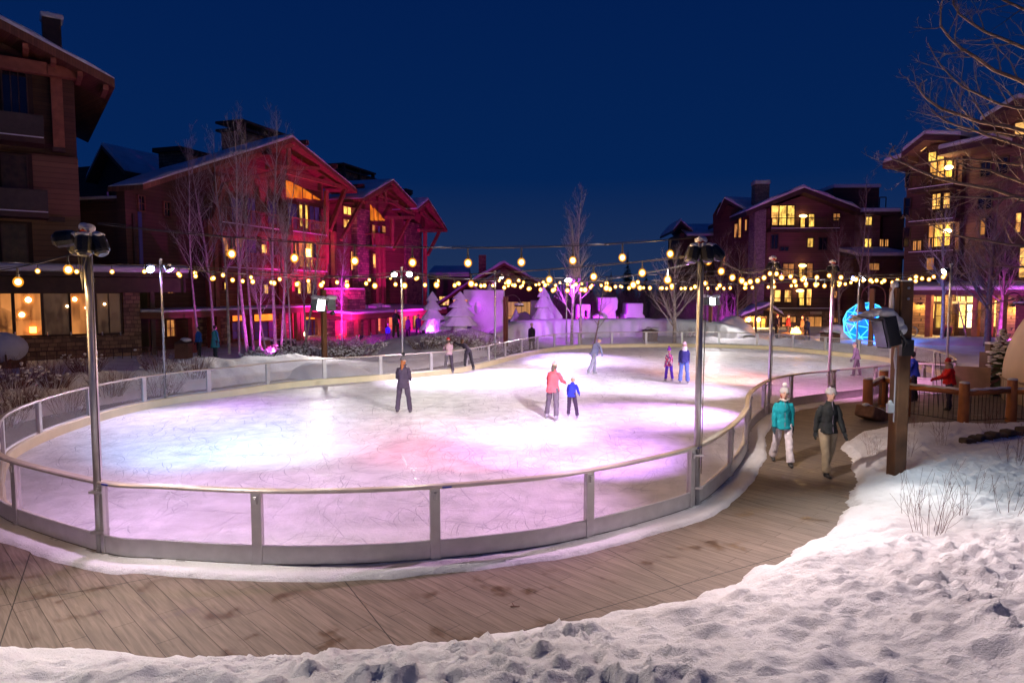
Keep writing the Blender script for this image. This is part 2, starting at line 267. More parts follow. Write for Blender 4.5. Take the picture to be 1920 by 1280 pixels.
# ------------------------------------------------------------------ mesh builder
class MB:
    def __init__(s): s.v = []; s.f = []; s.mi = []; s.cur = 0; s.chunks = []
    def add(s, vs, fs):
        b = len(s.v); s.chunks.append((b, len(s.f))); s.v += [tuple(p) for p in vs]; s.f += [tuple(i+b for i in f) for f in fs]; s.mi += [s.cur]*len(fs)
    def box(s, c, size, rot=0, M=None):
        hx, hy, hz = size[0]/2, size[1]/2, size[2]/2
        vs = [Vector((x, y, z)) for x in (-hx, hx) for y in (-hy, hy) for z in (-hz, hz)]
        m = M if M is not None else Matrix.Rotation(rot, 3, 'Z'); c = Vector(c)
        s.add([m @ v + c for v in vs], [(0,1,3,2),(4,6,7,5),(0,4,5,1),(2,3,7,6),(0,2,6,4),(1,5,7,3)])
    def tube(s, pts, rad, n=8, cap=True, flat=None):
        pts = [Vector(p) for p in pts]; k = len(pts)
        if not hasattr(rad, '__len__'): rad = [rad]*k
        vs = []; prev = None
        for i, p in enumerate(pts):
            d = (pts[min(i+1, k-1)] - pts[max(i-1, 0)])
            d = d.normalized() if d.length > 1e-9 else Vector((0, 0, 1))
            if prev is None:
                a = d.orthogonal().normalized() if abs(d.z) > .9 else d.cross(Vector((0, 0, 1))).normalized()
            else:
                a = (prev - d*prev.dot(d)); a = a.normalized() if a.length > 1e-6 else d.orthogonal().normalized()
            prev = a; b = d.cross(a)
            ra = rad[i] if not hasattr(rad[i], '__len__') else rad[i][0]; rb = rad[i] if not hasattr(rad[i], '__len__') else rad[i][1]
            for j in range(n):
                t = 2*math.pi*j/n + (math.pi/4 if n == 4 else 0); vs.append(p + a*(ra*math.cos(t)) + b*(rb*math.sin(t)))
        fs = [(i*n+j, i*n+(j+1) % n, (i+1)*n+(j+1) % n, (i+1)*n+j) for i in range(k-1) for j in range(n)]
        if cap: fs += [tuple(range(n-1, -1, -1)), tuple(range((k-1)*n, k*n))]
        s.add(vs, fs)
    def sphere(s, c, r, seg=10, rings=7, M=None):
        if not hasattr(r, '__len__'): r = (r, r, r)
        vs = []; c = Vector(c); M = M or Matrix.Identity(3)
        for i in range(1, rings):
            a = math.pi*i/rings
            for j in range(seg):
                b = 2*math.pi*j/seg; vs.append(c + M @ Vector((r[0]*math.sin(a)*math.cos(b), r[1]*math.sin(a)*math.sin(b), r[2]*math.cos(a))))
        vs += [c + M @ Vector((0, 0, r[2])), c - M @ Vector((0, 0, r[2]))]; T = len(vs)-2
        fs = [(i*seg+j, (i+1)*seg+j, (i+1)*seg+(j+1) % seg, i*seg+(j+1) % seg) for i in range(rings-2) for j in range(seg)]
        fs += [(T, j, (j+1) % seg) for j in range(seg)] + [(T+1, (rings-2)*seg+(j+1) % seg, (rings-2)*seg+j) for j in range(seg)]
        s.add(vs, fs)
    def prism(s, poly, ext):
        """poly: list of 3D points, ext: extrusion vector"""
        poly = [Vector(p) for p in poly]; ext = Vector(ext); n = len(poly)
        s.add(poly + [p+ext for p in poly], [tuple(range(n)), tuple(range(2*n-1, n-1, -1))] + [(i, i+n, (i+1) % n+n, (i+1) % n) for i in range(n)])
    def lathe(s, c, prof, n=16, M=None):
        c = Vector(c); M = M or Matrix.Identity(3); vs = []
        for r, z in prof:
            for j in range(n):
                t = 2*math.pi*j/n; vs.append(c + M @ Vector((r*math.cos(t), r*math.sin(t), z)))
        k = len(prof)
        fs = [(i*n+j, i*n+(j+1) % n, (i+1)*n+(j+1) % n, (i+1)*n+j) for i in range(k-1) for j in range(n)]
        fs += [tuple(range(n-1, -1, -1)), tuple(range((k-1)*n, k*n))]
        s.add(vs, fs)
    def build_each(s, name, mats, parent=None, smooth=False):
        """one object per added shape"""
        out = []; ch = s.chunks
        for i, (v0, f0) in enumerate(ch):
            v1, f1 = ch[i+1] if i+1 < len(ch) else (len(s.v), len(s.f)); q = MB(); q.v = s.v[v0:v1]; q.f = [tuple(k-v0 for k in f) for f in s.f[f0:f1]]; q.mi = [0]*len(q.f)
            out.append(q.build(name, mats, parent, smooth))
        return out
    def build(s, name, mats, parent=None, smooth=False, origin=None):
        me = bpy.data.meshes.new(name)
        org = Vector(origin) if origin is not None else Vector((0, 0, 0))
        me.from_pydata([tuple(Vector(v)-org) for v in s.v] if origin is not None else s.v, [], s.f)
        if not isinstance(mats, (list, tuple)): mats = [mats]
        for m in mats: me.materials.append(m)
        if len(mats) > 1: me.polygons.foreach_set('material_index', s.mi)
        me.validate()
        bm = bmesh.new(); bm.from_mesh(me); bmesh.ops.recalc_face_normals(bm, faces=bm.faces); bm.to_mesh(me); bm.free()
        if smooth: me.polygons.foreach_set('use_smooth', [True]*len(me.polygons))
        ob = bpy.data.objects.new(name, me); sc.collection.objects.link(ob); ob.location = org
        if parent is not None:
            ob.parent = parent
            ob.matrix_parent_inverse = Matrix.Identity(4)
            # vertices are given in world space when the parent is an unrotated Empty
            ob.location = org - Vector(wl(parent))
        return ob
def wl(o):
    p = Vector((0, 0, 0))
    while o is not None: p = p + o.location; o = o.parent
    return p
def tag(o, label=None, cat=None, group=None, kind=None):
    if label and len(label.split()) > 16: print('LONGLABEL', len(label.split()), label)
    if label: o['label'] = label
    if cat: o['category'] = cat
    if group: o['group'] = group
    if kind: o['kind'] = kind
    return o
def thing(name, label, cat, loc=(0, 0, 0), group=None, kind=None):
    e = bpy.data.objects.new(name, None); sc.collection.objects.link(e); e.location = loc; e.empty_display_size = .2
    return tag(e, label, cat, group, kind)
def bevel(o, w_=.02, seg=2):
    m = o.modifiers.new('bevel', 'BEVEL'); m.width = w_; m.segments = seg; m.limit_method = 'ANGLE'; return o
def spot(name, loc, target, col, watt, angle=60, blend=.9, size=.08, parent=None):
    l = bpy.data.lights.new(name, 'SPOT'); l.energy = watt; l.color = col; l.spot_size = R(angle); l.spot_blend = blend; l.shadow_soft_size = size
    ob = bpy.data.objects.new(name, l); sc.collection.objects.link(ob)
    ob.location = Vector(loc) - (wl(parent) if parent else Vector((0, 0, 0))); ob.rotation_euler = (Vector(target)-Vector(loc)).to_track_quat('-Z', 'Y').to_euler()
    if parent: ob.parent = parent
    return ob
def point(name, loc, col, watt, size=.03, parent=None):
    l = bpy.data.lights.new(name, 'POINT'); l.energy = watt; l.color = col; l.shadow_soft_size = size
    ob = bpy.data.objects.new(name, l); sc.collection.objects.link(ob); ob.location = Vector(loc) - (wl(parent) if parent else Vector((0, 0, 0)))
    if parent: ob.parent = parent
    return ob
def spline(pts, closed=True, step=.25):
    """Catmull-Rom, resampled evenly"""
    P = [np.array(p, float) for p in pts]; n = len(P); out = []
    rng = range(n) if closed else range(n-1)
    for i in rng:
        if closed: a, b, c, d = P[(i-1) % n], P[i], P[(i+1) % n], P[(i+2) % n]
        else: a, b, c, d = P[max(i-1, 0)], P[i], P[i+1], P[min(i+2, n-1)]
        for k in range(16):
            t = k/16; out.append(.5*((2*b)+(-a+c)*t+(2*a-5*b+4*c-d)*t*t+(-a+3*b-3*c+d)*t**3))
    if not closed: out.append(P[-1])
    out = np.array(out); seq = np.vstack([out, out[:1]]) if closed else out
    L = np.concatenate([[0], np.cumsum(np.linalg.norm(np.diff(seq, axis=0), axis=1))]); m = max(4, int(L[-1]/step))
    q = np.linspace(0, L[-1], m+1)[:-1] if closed else np.linspace(0, L[-1], m+1)
    return np.stack([np.interp(q, L, seq[:, k]) for k in range(seq.shape[1])], 1)
def offset(C, d):
    """offset closed curve to its right/left by d (positive = outward for a clockwise curve given here)"""
    t = np.roll(C, -1, 0)-np.roll(C, 1, 0); t /= np.linalg.norm(t, axis=1)[:, None]
    return C + np.stack([-t[:, 1], t[:, 0]], 1)*d
# ------------------------------------------------------------------ rink outline (surveyed on the hand rail, 1.06 m up)
RAILH = 1.06
rail_px = [(190,902),(300,910),(480,918),(640,918),(820,910),(1000,895),(1105,880),(1200,862),(1300,838),(1350,812),(1385,784),(1400,764),(1402,748),(1410,732),(1440,713),(1480,703),(1560,694),(1672,684)]
near = [tuple(G(x, y, RAILH))[:2] for x, y in rail_px]
rest = [(15.2,25.0),(16.9,26.0),(18.3,28.4),(19.2,31.3),(19.6,34),(19.6,36.3),(19.1,37.8),(18.0,40.5)]
far_px = [(1440,625),(1310,622),(1180,622),(1060,625),(975,636),(900,650),(820,660),(665,669),(550,676),(430,688),(310,700),(200,718),(90,745)]
far = [tuple(G(x, y, RAILH))[:2] for x, y in far_px]
rest2 = [(-11.0,14.7),(-9.95,13.0),(-9.0,11.75),(-8.1,10.75)]
RINK = spline(near+rest+far+rest2, True, .2)          # counter-clockwise seen from above
area = .5*np.sum(RINK[:,0]*np.roll(RINK[:,1],-1)-np.roll(RINK[:,0],-1)*RINK[:,1])
OUTS = -1 if area > 0 else 1
def roff(d): return offset(RINK, d*OUTS)
PO_px = [(0,1218),(200,1232),(420,1237),(640,1230),(900,1200),(1100,1165),(1300,1120),(1420,1070),(1540,1010),(1590,950),(1600,900),(1590,860),(1578,836),(1600,822),(1650,806)]
PO_pts = [tuple(G(x, y))[:2] for x, y in PO_px] + [(11.3,18.6),(12.5,18.2),(14.2,18.6),(16,17.2),(22,15.5),(27,20),(25,27),(23.5,30.5),(22.2,35),(21.4,39.5),(18.5,43.3),(12.3,47.5),(4,46.3),(.2,43),(-2.4,37),(-4.2,32.9),(-7.5,30.6),(-10,28.5),(-12.1,25.3),(-13.5,22.2),(-14.1,18),(-13.7,14),(-12.4,10.8),(-10.2,8.4),(-7.6,7.2)]
PO = spline(PO_pts, True, .15)

def vnoise(x, y, seed=0):
    r = np.random.RandomState(seed); T = r.rand(256, 256)
    xi = np.floor(x).astype(int); yi = np.floor(y).astype(int); fx = x-xi; fy = y-yi
    fx = fx*fx*(3-2*fx); fy = fy*fy*(3-2*fy)
    a = T[xi % 256, yi % 256]; b = T[(xi+1) % 256, yi % 256]; c = T[xi % 256, (yi+1) % 256]; d = T[(xi+1) % 256, (yi+1) % 256]
    return (a*(1-fx)+b*fx)*(1-fy)+(c*(1-fx)+d*fx)*fy
def fbm(x, y, sc_, oct_=5, seed=0, g=.5):
    s = 0; a = 1; t = 0
    for i in range(oct_):
        s = s+a*vnoise(x*sc_*2**i+13.7*i, y*sc_*2**i+7.1*i, seed+i); t += a; a *= g
    return s/t
def sdist(x, y, C):
    """signed distance to closed curve C, positive outside"""
    x = np.asarray(x, float); y = np.asarray(y, float); best = np.full(x.shape, 1e9); ins = np.zeros(x.shape, bool)
    A = C; B = np.roll(C, -1, 0)
    for (ax, ay), (bx, by) in zip(A, B):
        dx, dy = bx-ax, by-ay; L = dx*dx+dy*dy+1e-12
        t = np.clip(((x-ax)*dx+(y-ay)*dy)/L, 0, 1); d = (x-ax-t*dx)**2+(y-ay-t*dy)**2; best = np.minimum(best, d)
        if ay != by:
            ins ^= ((ay > y) != (by > y)) & (x < (bx-ax)*(y-ay)/(by-ay)+ax)
    d = np.sqrt(best); return np.where(ins, -d, d)
def sm(a, b, x):
    t = np.clip((x-a)/(b-a), 0, 1); return t*t*(3-2*t)
POC = PO[::3]
def H(x, y):
    x = np.asarray(x, float); y = np.asarray(y, float)
    d = sdist(x, y, POC)
    dj = d + (fbm(x, y, 2.2, 4, 3)-.5)*.34
    front = sm(21, 17, y)*sm(-14, -9, x)          # bank on the camera side
    edge = sm(0.0, .16, dj)*.13 + sm(.1, 1.0, dj)*.13
    right = sm(3.0, 7.5, x)*sm(6.5, 10.5, y)
    slope = .235*(1-right)+.018*right
    lump = (fbm(x, y, .9, 5, 20)-.5)*.42 + (fbm(x, y, 3.1, 4, 40, .55)-.5)*.17
    bil = np.abs(2*fbm(x*1.0+y*.35, y*1.6-x*.3, 1.6, 2, 60)-1)
    bil2 = np.abs(2*fbm(x, y, 3.6, 3, 64, .55)-1)
    foot = 0
    for s_, sd_ in ((2.3, 201), (2.9, 207)):
        fx = x*s_+y*.3; fy = y*s_*.8-x*.2; cx_ = np.floor(fx); cy_ = np.floor(fy); rr_ = np.random.RandomState(sd_).rand(128, 128, 3)
        q_ = rr_[cx_.astype(int) % 128, cy_.astype(int) % 128]; dx_ = fx-cx_-.3-.4*q_[..., 0]; dy_ = fy-cy_-.3-.4*q_[..., 1]; r2_ = (dx_/.22)**2+(dy_/.30)**2
        foot = foot + np.where(q_[..., 2] > .45, -np.exp(-r2_**2)*.045 + np.exp(-(np.sqrt(r2_)-1.25)**2*9)*.022, 0)
    trod = sm(.48, .60, fbm(x, y, .38, 3, 210))
    lump2 = lump*.60 + bil*.055 + bil2*.045 + (fbm(x, y, 9, 3, 68)-.5)*.085 + foot*trod
    chunks = sm(.60, .70, fbm(x, y, 7.5, 2, 80))*.045*(.3+trod)
    dd = np.clip(dj, 0, None)
    zf = edge + slope*np.clip(dd-.25, 0, 8.2) + (lump2+chunks)*sm(.0, .8, dj)*(1-.45*right) + .05*right*sm(.5, 3, dj)
    # the far and left banks: a shovelled ridge, then packed plaza snow
    hum = np.exp(-((dj-1.7)/1.35)**2)
    leftb = sm(-1.5, -6, x)*sm(33, 30, y)
    hb = .10 + .62*leftb + .16*sm(30, 40, y)
    zb = edge*.6 + hb*hum*(.55+.9*fbm(x, y, .55, 3, 90)) + (fbm(x, y, 1.2, 5, 110)-.5)*.22*sm(0, .6, dj)*(.35+hum) + .04
    z = zf*front + zb*(1-front)
    # low mound under the carved snow trees
    mound = np.exp(-(((x+4.2)/4.2)**2 + ((y-42)/3.2)**2)**1.5)
    z = z + mound*(.75+.3*fbm(x, y, .8, 4, 130))
    z = np.where(dj <= 0, -.06, np.maximum(z, -.06+.10*sm(0, .05, dj)))
    return z
def Hs(x, y): return float(H(np.array([x]), np.array([y]))[0])

def heightfield(name, x0, x1, y0, y1, st, holes=(), parent=None, kind='structure'):
    nx = int((x1-x0)/st)+1; ny = int((y1-y0)/st)+1
    X, Y = np.meshgrid(np.linspace(x0, x1, nx), np.linspace(y0, y1, ny))
    Z = H(X, Y); D_ = sdist(X, Y, PO[::8])
    idx = np.arange(nx*ny).reshape(ny, nx)
    q = np.stack([idx[:-1,:-1], idx[:-1,1:], idx[1:,1:], idx[1:,:-1]], -1).reshape(-1, 4)
    keep = (D_.ravel()[q].max(1) > -max(.35, st*1.2))
    cx = X.ravel()[q].mean(1); cy = Y.ravel()[q].mean(1)
    for hx0, hx1, hy0, hy1 in holes: keep &= ~((cx > hx0) & (cx < hx1) & (cy > hy0) & (cy < hy1))
    q = q[keep]; used = np.unique(q); mp = np.full(nx*ny, -1); mp[used] = np.arange(len(used)); q = mp[q]
    V = np.stack([X.ravel(), Y.ravel(), Z.ravel()], 1)[used]
    me = bpy.data.meshes.new(name); me.vertices.add(len(V)); me.vertices.foreach_set('co', V.ravel())
    me.loops.add(q.size); me.loops.foreach_set('vertex_index', q.ravel()); me.polygons.add(len(q))
    me.polygons.foreach_set('loop_start', np.arange(0, q.size, 4)); me.polygons.foreach_set('use_smooth', np.ones(len(q), bool))
    me.update(); me.validate(); me.materials.append(SNOW)
    ob = bpy.data.objects.new(name, me); sc.collection.objects.link(ob); return tag(ob, kind=kind)
heightfield('snow_bank', -12, 16, 1.2, 19.2, .042)
heightfield('snow_bank_by_the_rink', -26, -2, 19.0, 36, .10, [(-12, 16, 1.2, 19.2)])
heightfield('snow_bank_beside_the_path', -26, -12, 6, 19.0, .10)
heightfield('snowy_plaza', -26, 44, 36, 68, .22)
heightfield('snowy_plaza_edge', -2, 44, 19.2, 36, .16)
heightfield('snow_ground', -150, 190, -30, 330, 2.0, [(-26, 44, 20, 68), (-26, 16, 6, 20), (-12, 16, 1.2, 20)])

def sheet(name, C, z, m, kind='structure'):
    me = bpy.data.meshes.new(name); bm = bmesh.new()
    vs = [bm.verts.new((x, y, z)) for x, y in C]; f = bm.faces.new(vs); 
    if f.normal.z < 0: f.normal_flip()
    bmesh.ops.triangulate(bm, faces=bm.faces); bm.normal_update(); bm.to_mesh(me); bm.free()
    for p in me.polygons:
        pass
    me.materials.append(m); ob = bpy.data.objects.new(name, me); sc.collection.objects.link(ob)
    return tag(ob, kind=kind)
sheet('paved_path', offset(PO[::2], .25*OUTS), 0.0, PATH)
sheet('ice', roff(-.02)[::1], .035, ICE)

# blade scratches: thin curved ribbons of shaved ice lying on the sheet
def skate_marks(name, label, n, m, z, seed, w0, w1):
    rr = random.Random(seed); V = []; Fs = []; c = RINK.mean(0); cents = [(-6,16),(-1.5,19),(2,24),(7,30),(12,34),(-7,21),(1,14.5),(14,29),(4,38)]; k = 0
    while k < n:
        cx, cy = rr.choice(cents); x = cx+rr.gauss(0, 3.4); y = cy+rr.gauss(0, 3.2)
        th = rr.uniform(0, 6.28) if rr.random() < .4 else math.atan2(y-cy, x-cx)+math.pi/2+rr.gauss(0, .5); L = rr.uniform(.25, 2.6)*rr.uniform(.4, 1); cv = rr.gauss(0, .7); s = 7; w_ = rr.uniform(w0, w1)
        P_ = []
        for i in range(s+1): P_.append((x, y, th)); x += math.cos(th)*L/s; y += math.sin(th)*L/s; th += cv*L/s
        k += 1
        b = len(V)
        for i, (px_, py_, t_) in enumerate(P_): h = w_*.5*math.sin(math.pi*(i+.25)/(s+.5)); V += [(px_-math.sin(t_)*h, py_+math.cos(t_)*h, z), (px_+math.sin(t_)*h, py_-math.cos(t_)*h, z)]
        Fs += [(b+2*i, b+2*i+2, b+2*i+3, b+2*i+1) for i in range(s)]
    A_ = np.array(V); ins = sdist(A_[:,0], A_[:,1], RINK[::4]) < -.25; Fs = [f for f in Fs if ins[list(f)].all()]
    mb = MB(); mb.add(V, Fs); tag(mb.build(name, m), label, 'skate marks', None, 'stuff')
skate_marks('dark_skate_marks', 'bluish grey blade cuts curving over the ice', 2600, mat('cut_ice', (.44,.44,.54), .25, 0, .1), .0385, 3, .005, .013)
skate_marks('pale_skate_marks', 'whitish ridges of shaved ice beside the blade cuts', 2400, mat('shaved_ice', (.88,.87,.90), .7, 0, .1), .0415, 4, .005, .014)

# snow shovelled against the outside foot of the barrier
def strip(C, offs, zs, jit, name, m, seed=5):
    rr = np.random.RandomState(seed); n = len(C); k = len(offs); V = []
    for a, (o_, z) in enumerate(zip(offs, zs)):
        c = offset(C, o_*OUTS); jx = (fbm(c[:,0], c[:,1], 2.5, 4, seed)-.5)
        j = jit[a]; c = offset(C, 1.0*OUTS)-C; c = C + c*(o_ + jx*j*2)[:, None] if True else c
        zz = z + (fbm(c[:,0], c[:,1], 6, 4, seed+9)-.5)*.035*(1 if 0 < a < k-1 else 0)
        V.append(np.column_stack([c, zz]))
    V = np.concatenate(V); f = [(a*n+i, a*n+(i+1) % n, (a+1)*n+(i+1) % n, (a+1)*n+i) for a in range(k-1) for i in range(n)]
    me = bpy.data.meshes.new(name); me.from_pydata(V.tolist(), [], f); me.materials.append(m)
    bm = bmesh.new(); bm.from_mesh(me); bmesh.ops.recalc_face_normals(bm, faces=bm.faces); bm.to_mesh(me); bm.free()
    me.polygons.foreach_set('use_smooth', [True]*len(me.polygons))
    ob = bpy.data.objects.new(name, me); sc.collection.objects.link(ob); return ob
RF = spline(near+rest+far+rest2, True, .07)
tag(strip(RF, [.03,.12,.20,.28,.36,.42,.45], [.05,.055,.04,.06,.065,.04,-.01], [0,0,.01,.02,.04,.05,.06], 'snow_edge', SNOW), kind='structure')

# ------------------------------------------------------------------ barrier
bar = thing('rink_barrier', 'low clear panelled barrier with grey metal posts and hand rail around the ice', 'barrier', (0, 0, 0))
def sweep(C, prof, name, m, parent, closed=True, smooth=False):
    """prof: list of (outward offset, z) closed profile swept along C"""
    n = len(C); k = len(prof); V = []
    t = np.roll(C, -1, 0)-np.roll(C, 1, 0); t /= np.linalg.norm(t, axis=1)[:, None]; N = np.stack([-t[:,1], t[:,0]], 1)*OUTS
    for o_, z in prof: V.append(np.column_stack([C+N*o_, np.full(n, z)]))
    V = np.concatenate(V); f = [(a*n+i, a*n+(i+1) % n, ((a+1) % k)*n+(i+1) % n, ((a+1) % k)*n+i) for a in range(k) for i in range(n)]
    mb = MB(); mb.add(V.tolist(), f); return mb.build(name, m, parent, smooth)
g = .055
r_ = sweep(RINK, [(-.06,RAILH-.03),(-.06,RAILH),(-.045,RAILH+.015),(.045,RAILH+.015),(.06,RAILH),(.06,RAILH-.03)], 'hand_rail', mat('rail_cap', (.52, .47, .42), .3, .35, .12, 5), bar)
sweep(RINK, [(-.012,.06),(-.012,.27),(.018,.30),(.03,.30),(.03,.06)], 'kick_rail', ALU, bar)
sweep(RINK, [(.032,.022),(.032,.05),(.075,.05),(.075,.022)], 'base_track', ALU, bar)
sweep(RINK, [(.0,.301),(.004,.312),(.028,.309),(.031,.301)], 'snow_on_ledge', SNOW, bar)
sweep(RINK, [(-.10,.036),(-.10,.25),(-.06,.27),(-.02,.27),(-.02,.036)], 'kick_board', CREAM, bar)
RD = spline(near+rest+far+rest2, True, .05); seg = np.linalg.norm(np.roll(RD,-1,0)-RD, axis=1); cum = np.concatenate([[0], np.cumsum(seg)]); LEN = cum[-1]
def at(s):
    s %= LEN; x = np.interp(s, cum, np.append(RD[:,0], RD[0,0])); y = np.interp(s, cum, np.append(RD[:,1], RD[0,1]))
    s2 = (s+.05) % LEN; x2 = np.interp(s2, cum, np.append(RD[:,0], RD[0,0])); y2 = np.interp(s2, cum, np.append(RD[:,1], RD[0,1]))
    return x, y, math.atan2(y2-y, x2-x)
ref = G(818, 910, RAILH); s0 = cum[np.argmin(np.hypot(RD[:,0]-ref.x, RD[:,1]-ref.y))]
NP = round(LEN/2.36); step = LEN/NP
postS = [s0+i*step for i in range(NP)]
pp = gp = None
for i, s in enumerate(postS):
    x, y, a = at(s)
    if pp is None:
        mb = MB(); mb.box((0, 0, .53), (.14, .09, 1.0)); mb.box((0, -.055*1, .93), (.05, .03, .10)); mb.box((0, 0, .045), (.16, .16, .02)); mb.box((.0,-.075,.95),(.02,.02,.02))
        pp = mb.build('post', ALU); bevel(pp, .006, 1); o = pp
    else: o = pp.copy(); sc.collection.objects.link(o)
    o.parent = bar; o.location = (x, y, 0); o.rotation_euler = (0, 0, a)
    if i % 2 == 0: mb = MB(); nx_, ny_ = -math.sin(a)*OUTS, math.cos(a)*OUTS; mb.box((x+nx_*.062+math.cos(a)*.16, y+ny_*.062+math.sin(a)*.16, RAILH-.012), (.13, .008, .022), rot=a); mb.build('blue_clip', mat('blue_plastic', (.02,.05,.45), .4), bar)
    # glass pane following the curve
    mb = MB(); k = 6; P = [at(s+.055+(step-.11)*j/k)[:2] for j in range(k+1)]
    V = []; 
    for j, (gx, gy) in enumerate(P):
        nx, ny = at(s+.055+(step-.11)*j/k)[2], 0; nn = (-math.sin(nx), math.cos(nx))
        for t_ in (-.005, .005):
            for z in (.301, RAILH-.031): V.append((gx+nn[0]*t_, gy+nn[1]*t_, z))
    fs = []
    for j in range(k):
        b = j*4; c = b+4; fs += [(b, c, c+1, b+1), (b+2, b+3, c+3, c+2), (b+1, c+1, c+3, b+3), (b, b+2, c+2, c)]
    mb.add(V, fs); mb.build('glass_panel', GLASS, bar)

# ------------------------------------------------------------------ lamp poles and their fixtures
def head_mesh(L=.30, r=.13):
    mb = MB(); mb.lathe((0,0,0), [(r*.6,-.02),(r*.95,0),(r,.03),(r,.05),(r*1.0,.1),(r*.9,.2),(r*.86,L-.03),(r*.6,L)], 10)
    for k in range(9): mb.lathe((0,0,L*(.2+k*.07)), [(r*1.07,0),(r*1.07,L*.03)], 10)
    return mb
def snow_blob(mb, c, r, n=3, seed=0):
    rr = random.Random(seed)
    for i in range(n): mb.sphere(Vector(c)+Vector((rr.uniform(-1,1)*r[0]*.5, rr.uniform(-1,1)*r[1]*.5, rr.uniform(-.1,.3)*r[2])), (r[0]*rr.uniform(.5,.8), r[1]*rr.uniform(.5,.8), r[2]*rr.uniform(.6,1)), 10, 7)
def remesh(o, vox, smooth=2, disp=0, dscale=.1):
    m = o.modifiers.new('remesh', 'REMESH'); m.mode = 'VOXEL'; m.voxel_size = vox; m.use_smooth_shade = True
    if smooth: s = o.modifiers.new('smooth', 'SMOOTH'); s.iterations = smooth; s.factor = .5
    if disp:
        t = bpy.data.textures.get('folds%g' % dscale) or bpy.data.textures.new('folds%g' % dscale, 'CLOUDS'); t.noise_scale = dscale
        d = o.modifiers.new('folds', 'DISPLACE'); d.texture = t; d.strength = disp; d.mid_level = .5
    return o
def light_pole(label, x, y, h, heads=(), leds=(), r=.036, group='steel light poles along the barrier', hs=.86):
    """heads: (azimuth deg, tilt) of unlit black moving heads; leds: (azimuth deg, colour, watts, target, spot angle)"""
    t = thing('light_pole', label, 'light pole', (x, y, 0), group)
    mb = MB(); mb.tube([(x,y,.02),(x,y,h*.5),(x,y,h)], [r*1.1, r*1.05, r], 12); mb.build('mast', STEEL, t, True)
    mb = MB()
    for z in (.35, .92): mb.box((x, y, z), (r*3.2, r*3.2, .035))
    mb.tube([(x,y,h-.02),(x,y,h+.10)], r*1.25, 12); mb.build_each('clamp', STEEL, t)
    mb = MB(); mb.tube([(x+r*1.2,y-r,h), (x+r*1.6,y-r*1.3,h-.5),(x+r*1.3,y-r*1.1,h-2),(x+r*1.2,y-r,.6)], .008, 5); mb.build('power_cord', CABLE, t)
    if heads:
        mb = MB(); 
        for az, ti in heads:
            a = R(az); mb.tube([(x,y,h-.02),(x+math.cos(a)*.16*hs,y+math.sin(a)*.16*hs,h+.06)], .02, 6)
        mb.tube([(x,y,h),(x,y,h+.22)], r, 10); mb.build_each('bracket', STEEL, t)
        mb = MB(); mb.tube([(x-.06,y-.05,h+.20),(x+.0,y-.075,h+.215),(x+.07,y-.05,h+.19)], [.015,.03,.018], 6); mb.build('safety_tie', mat('orange_tie', (.6,.06,.01), .6), t)
        mb = MB()
        for q_ in range(3): mb.tube([(x+.05*(q_-1),y-.06,h+.1),(x+.06*(q_-1)-.02,y-.09,h-.12),(x+.02*(q_-1)-.05,y-.07,h-.34),(x-.05,y-.06,h-.6)], .007, 5)
        mb.build_each('cable_loop', CABLE, t)
        for k, (az, ti) in enumerate(heads):
            a = R(az); c = Vector((x+math.cos(a)*.19*hs, y+math.sin(a)*.19*hs, h+.13*hs))
            M = Matrix.Rotation(a, 3, 'Z') @ Matrix.Rotation(R(180-ti), 3, 'Y')
            mb = head_mesh(.30*hs, .125*hs); mb2 = MB(); mb2.add([M @ Vector(v)+c for v in mb.v], mb.f); hd = mb2.build('spotlight_head', BLACK, t)
            mb = MB(); snow_blob(mb, c+Vector((0,0,.03*hs)), (.105*hs,.105*hs,.065*hs), 5, k+7); so = mb.build('snow_cap', SNOW, hd); remesh(so, .014, 1, .02, .05)
        mb = MB(); snow_blob(mb, (x,y,h+.24), (.10,.09,.065), 7, 3); so = mb.build('snow_cap', SNOW, t); remesh(so, .014, 1, .02, .05)
    if leds:
        k = 0
        mb = MB(); dirs = []
        for az, col, wt, tg, an in leds:
            a = R(az); mb.tube([(x,y,h-.06),(x+math.cos(a)*.2,y+math.sin(a)*.2,h-.03),(x+math.cos(a)*.3,y+math.sin(a)*.3,h-.1)], .014, 6)
        mb.build_each('bracket', STEEL, t)
        for az, col, wt, tg, an in leds:
            a = R(az); c = Vector((x+math.cos(a)*.32, y+math.sin(a)*.32, h-.16)); dv = (Vector(tg)-c).normalized()
            M = dv.to_track_quat('Z', 'Y').to_matrix()
            mb = MB(); mb.lathe(c, [(.05,-.16),(.12,-.13),(.14,0),(.15,.06),(.13,.06),(.12,.05)], 14, M); hd = mb.build('flood_can', BLACK, t)
            mb = MB(); mb.lathe(c, [(.118,.052),(.118,.062),(.07,.09),(.01,.10)], 14, M); mb.build('lens', mat_emit('lens_%d' % (hash(col) % 9999), [min(1, q) for q in col], 22), hd)
            mb = MB(); snow_blob(mb, c+Vector((0,0,.10)), (.11,.11,.05), 3, k); mb.build('snow_cap', SNOW, hd, True)
            spot('beam', c+dv*.10, tg, col, wt, an, 1.0, .07, t); k += 1
    mb = MB(); snow_blob(mb, (x,y,h+.12), (.06,.06,.05), 3, 8); mb.build('snow_cap', SNOW, t, True)
    return t
def pole_xy(px, y_rail, out=.14):
    p = G(px, y_rail, RAILH); i = np.argmin(np.hypot(RINK[:,0]-p.x, RINK[:,1]-p.y)); q = roff(out)[i]; return q[0], q[1]
def bx(px, Y): return (px-960)/F*Y
PW = {}
def P(px, py): v = G(px, py); return (v.x, v.y, 0.03)
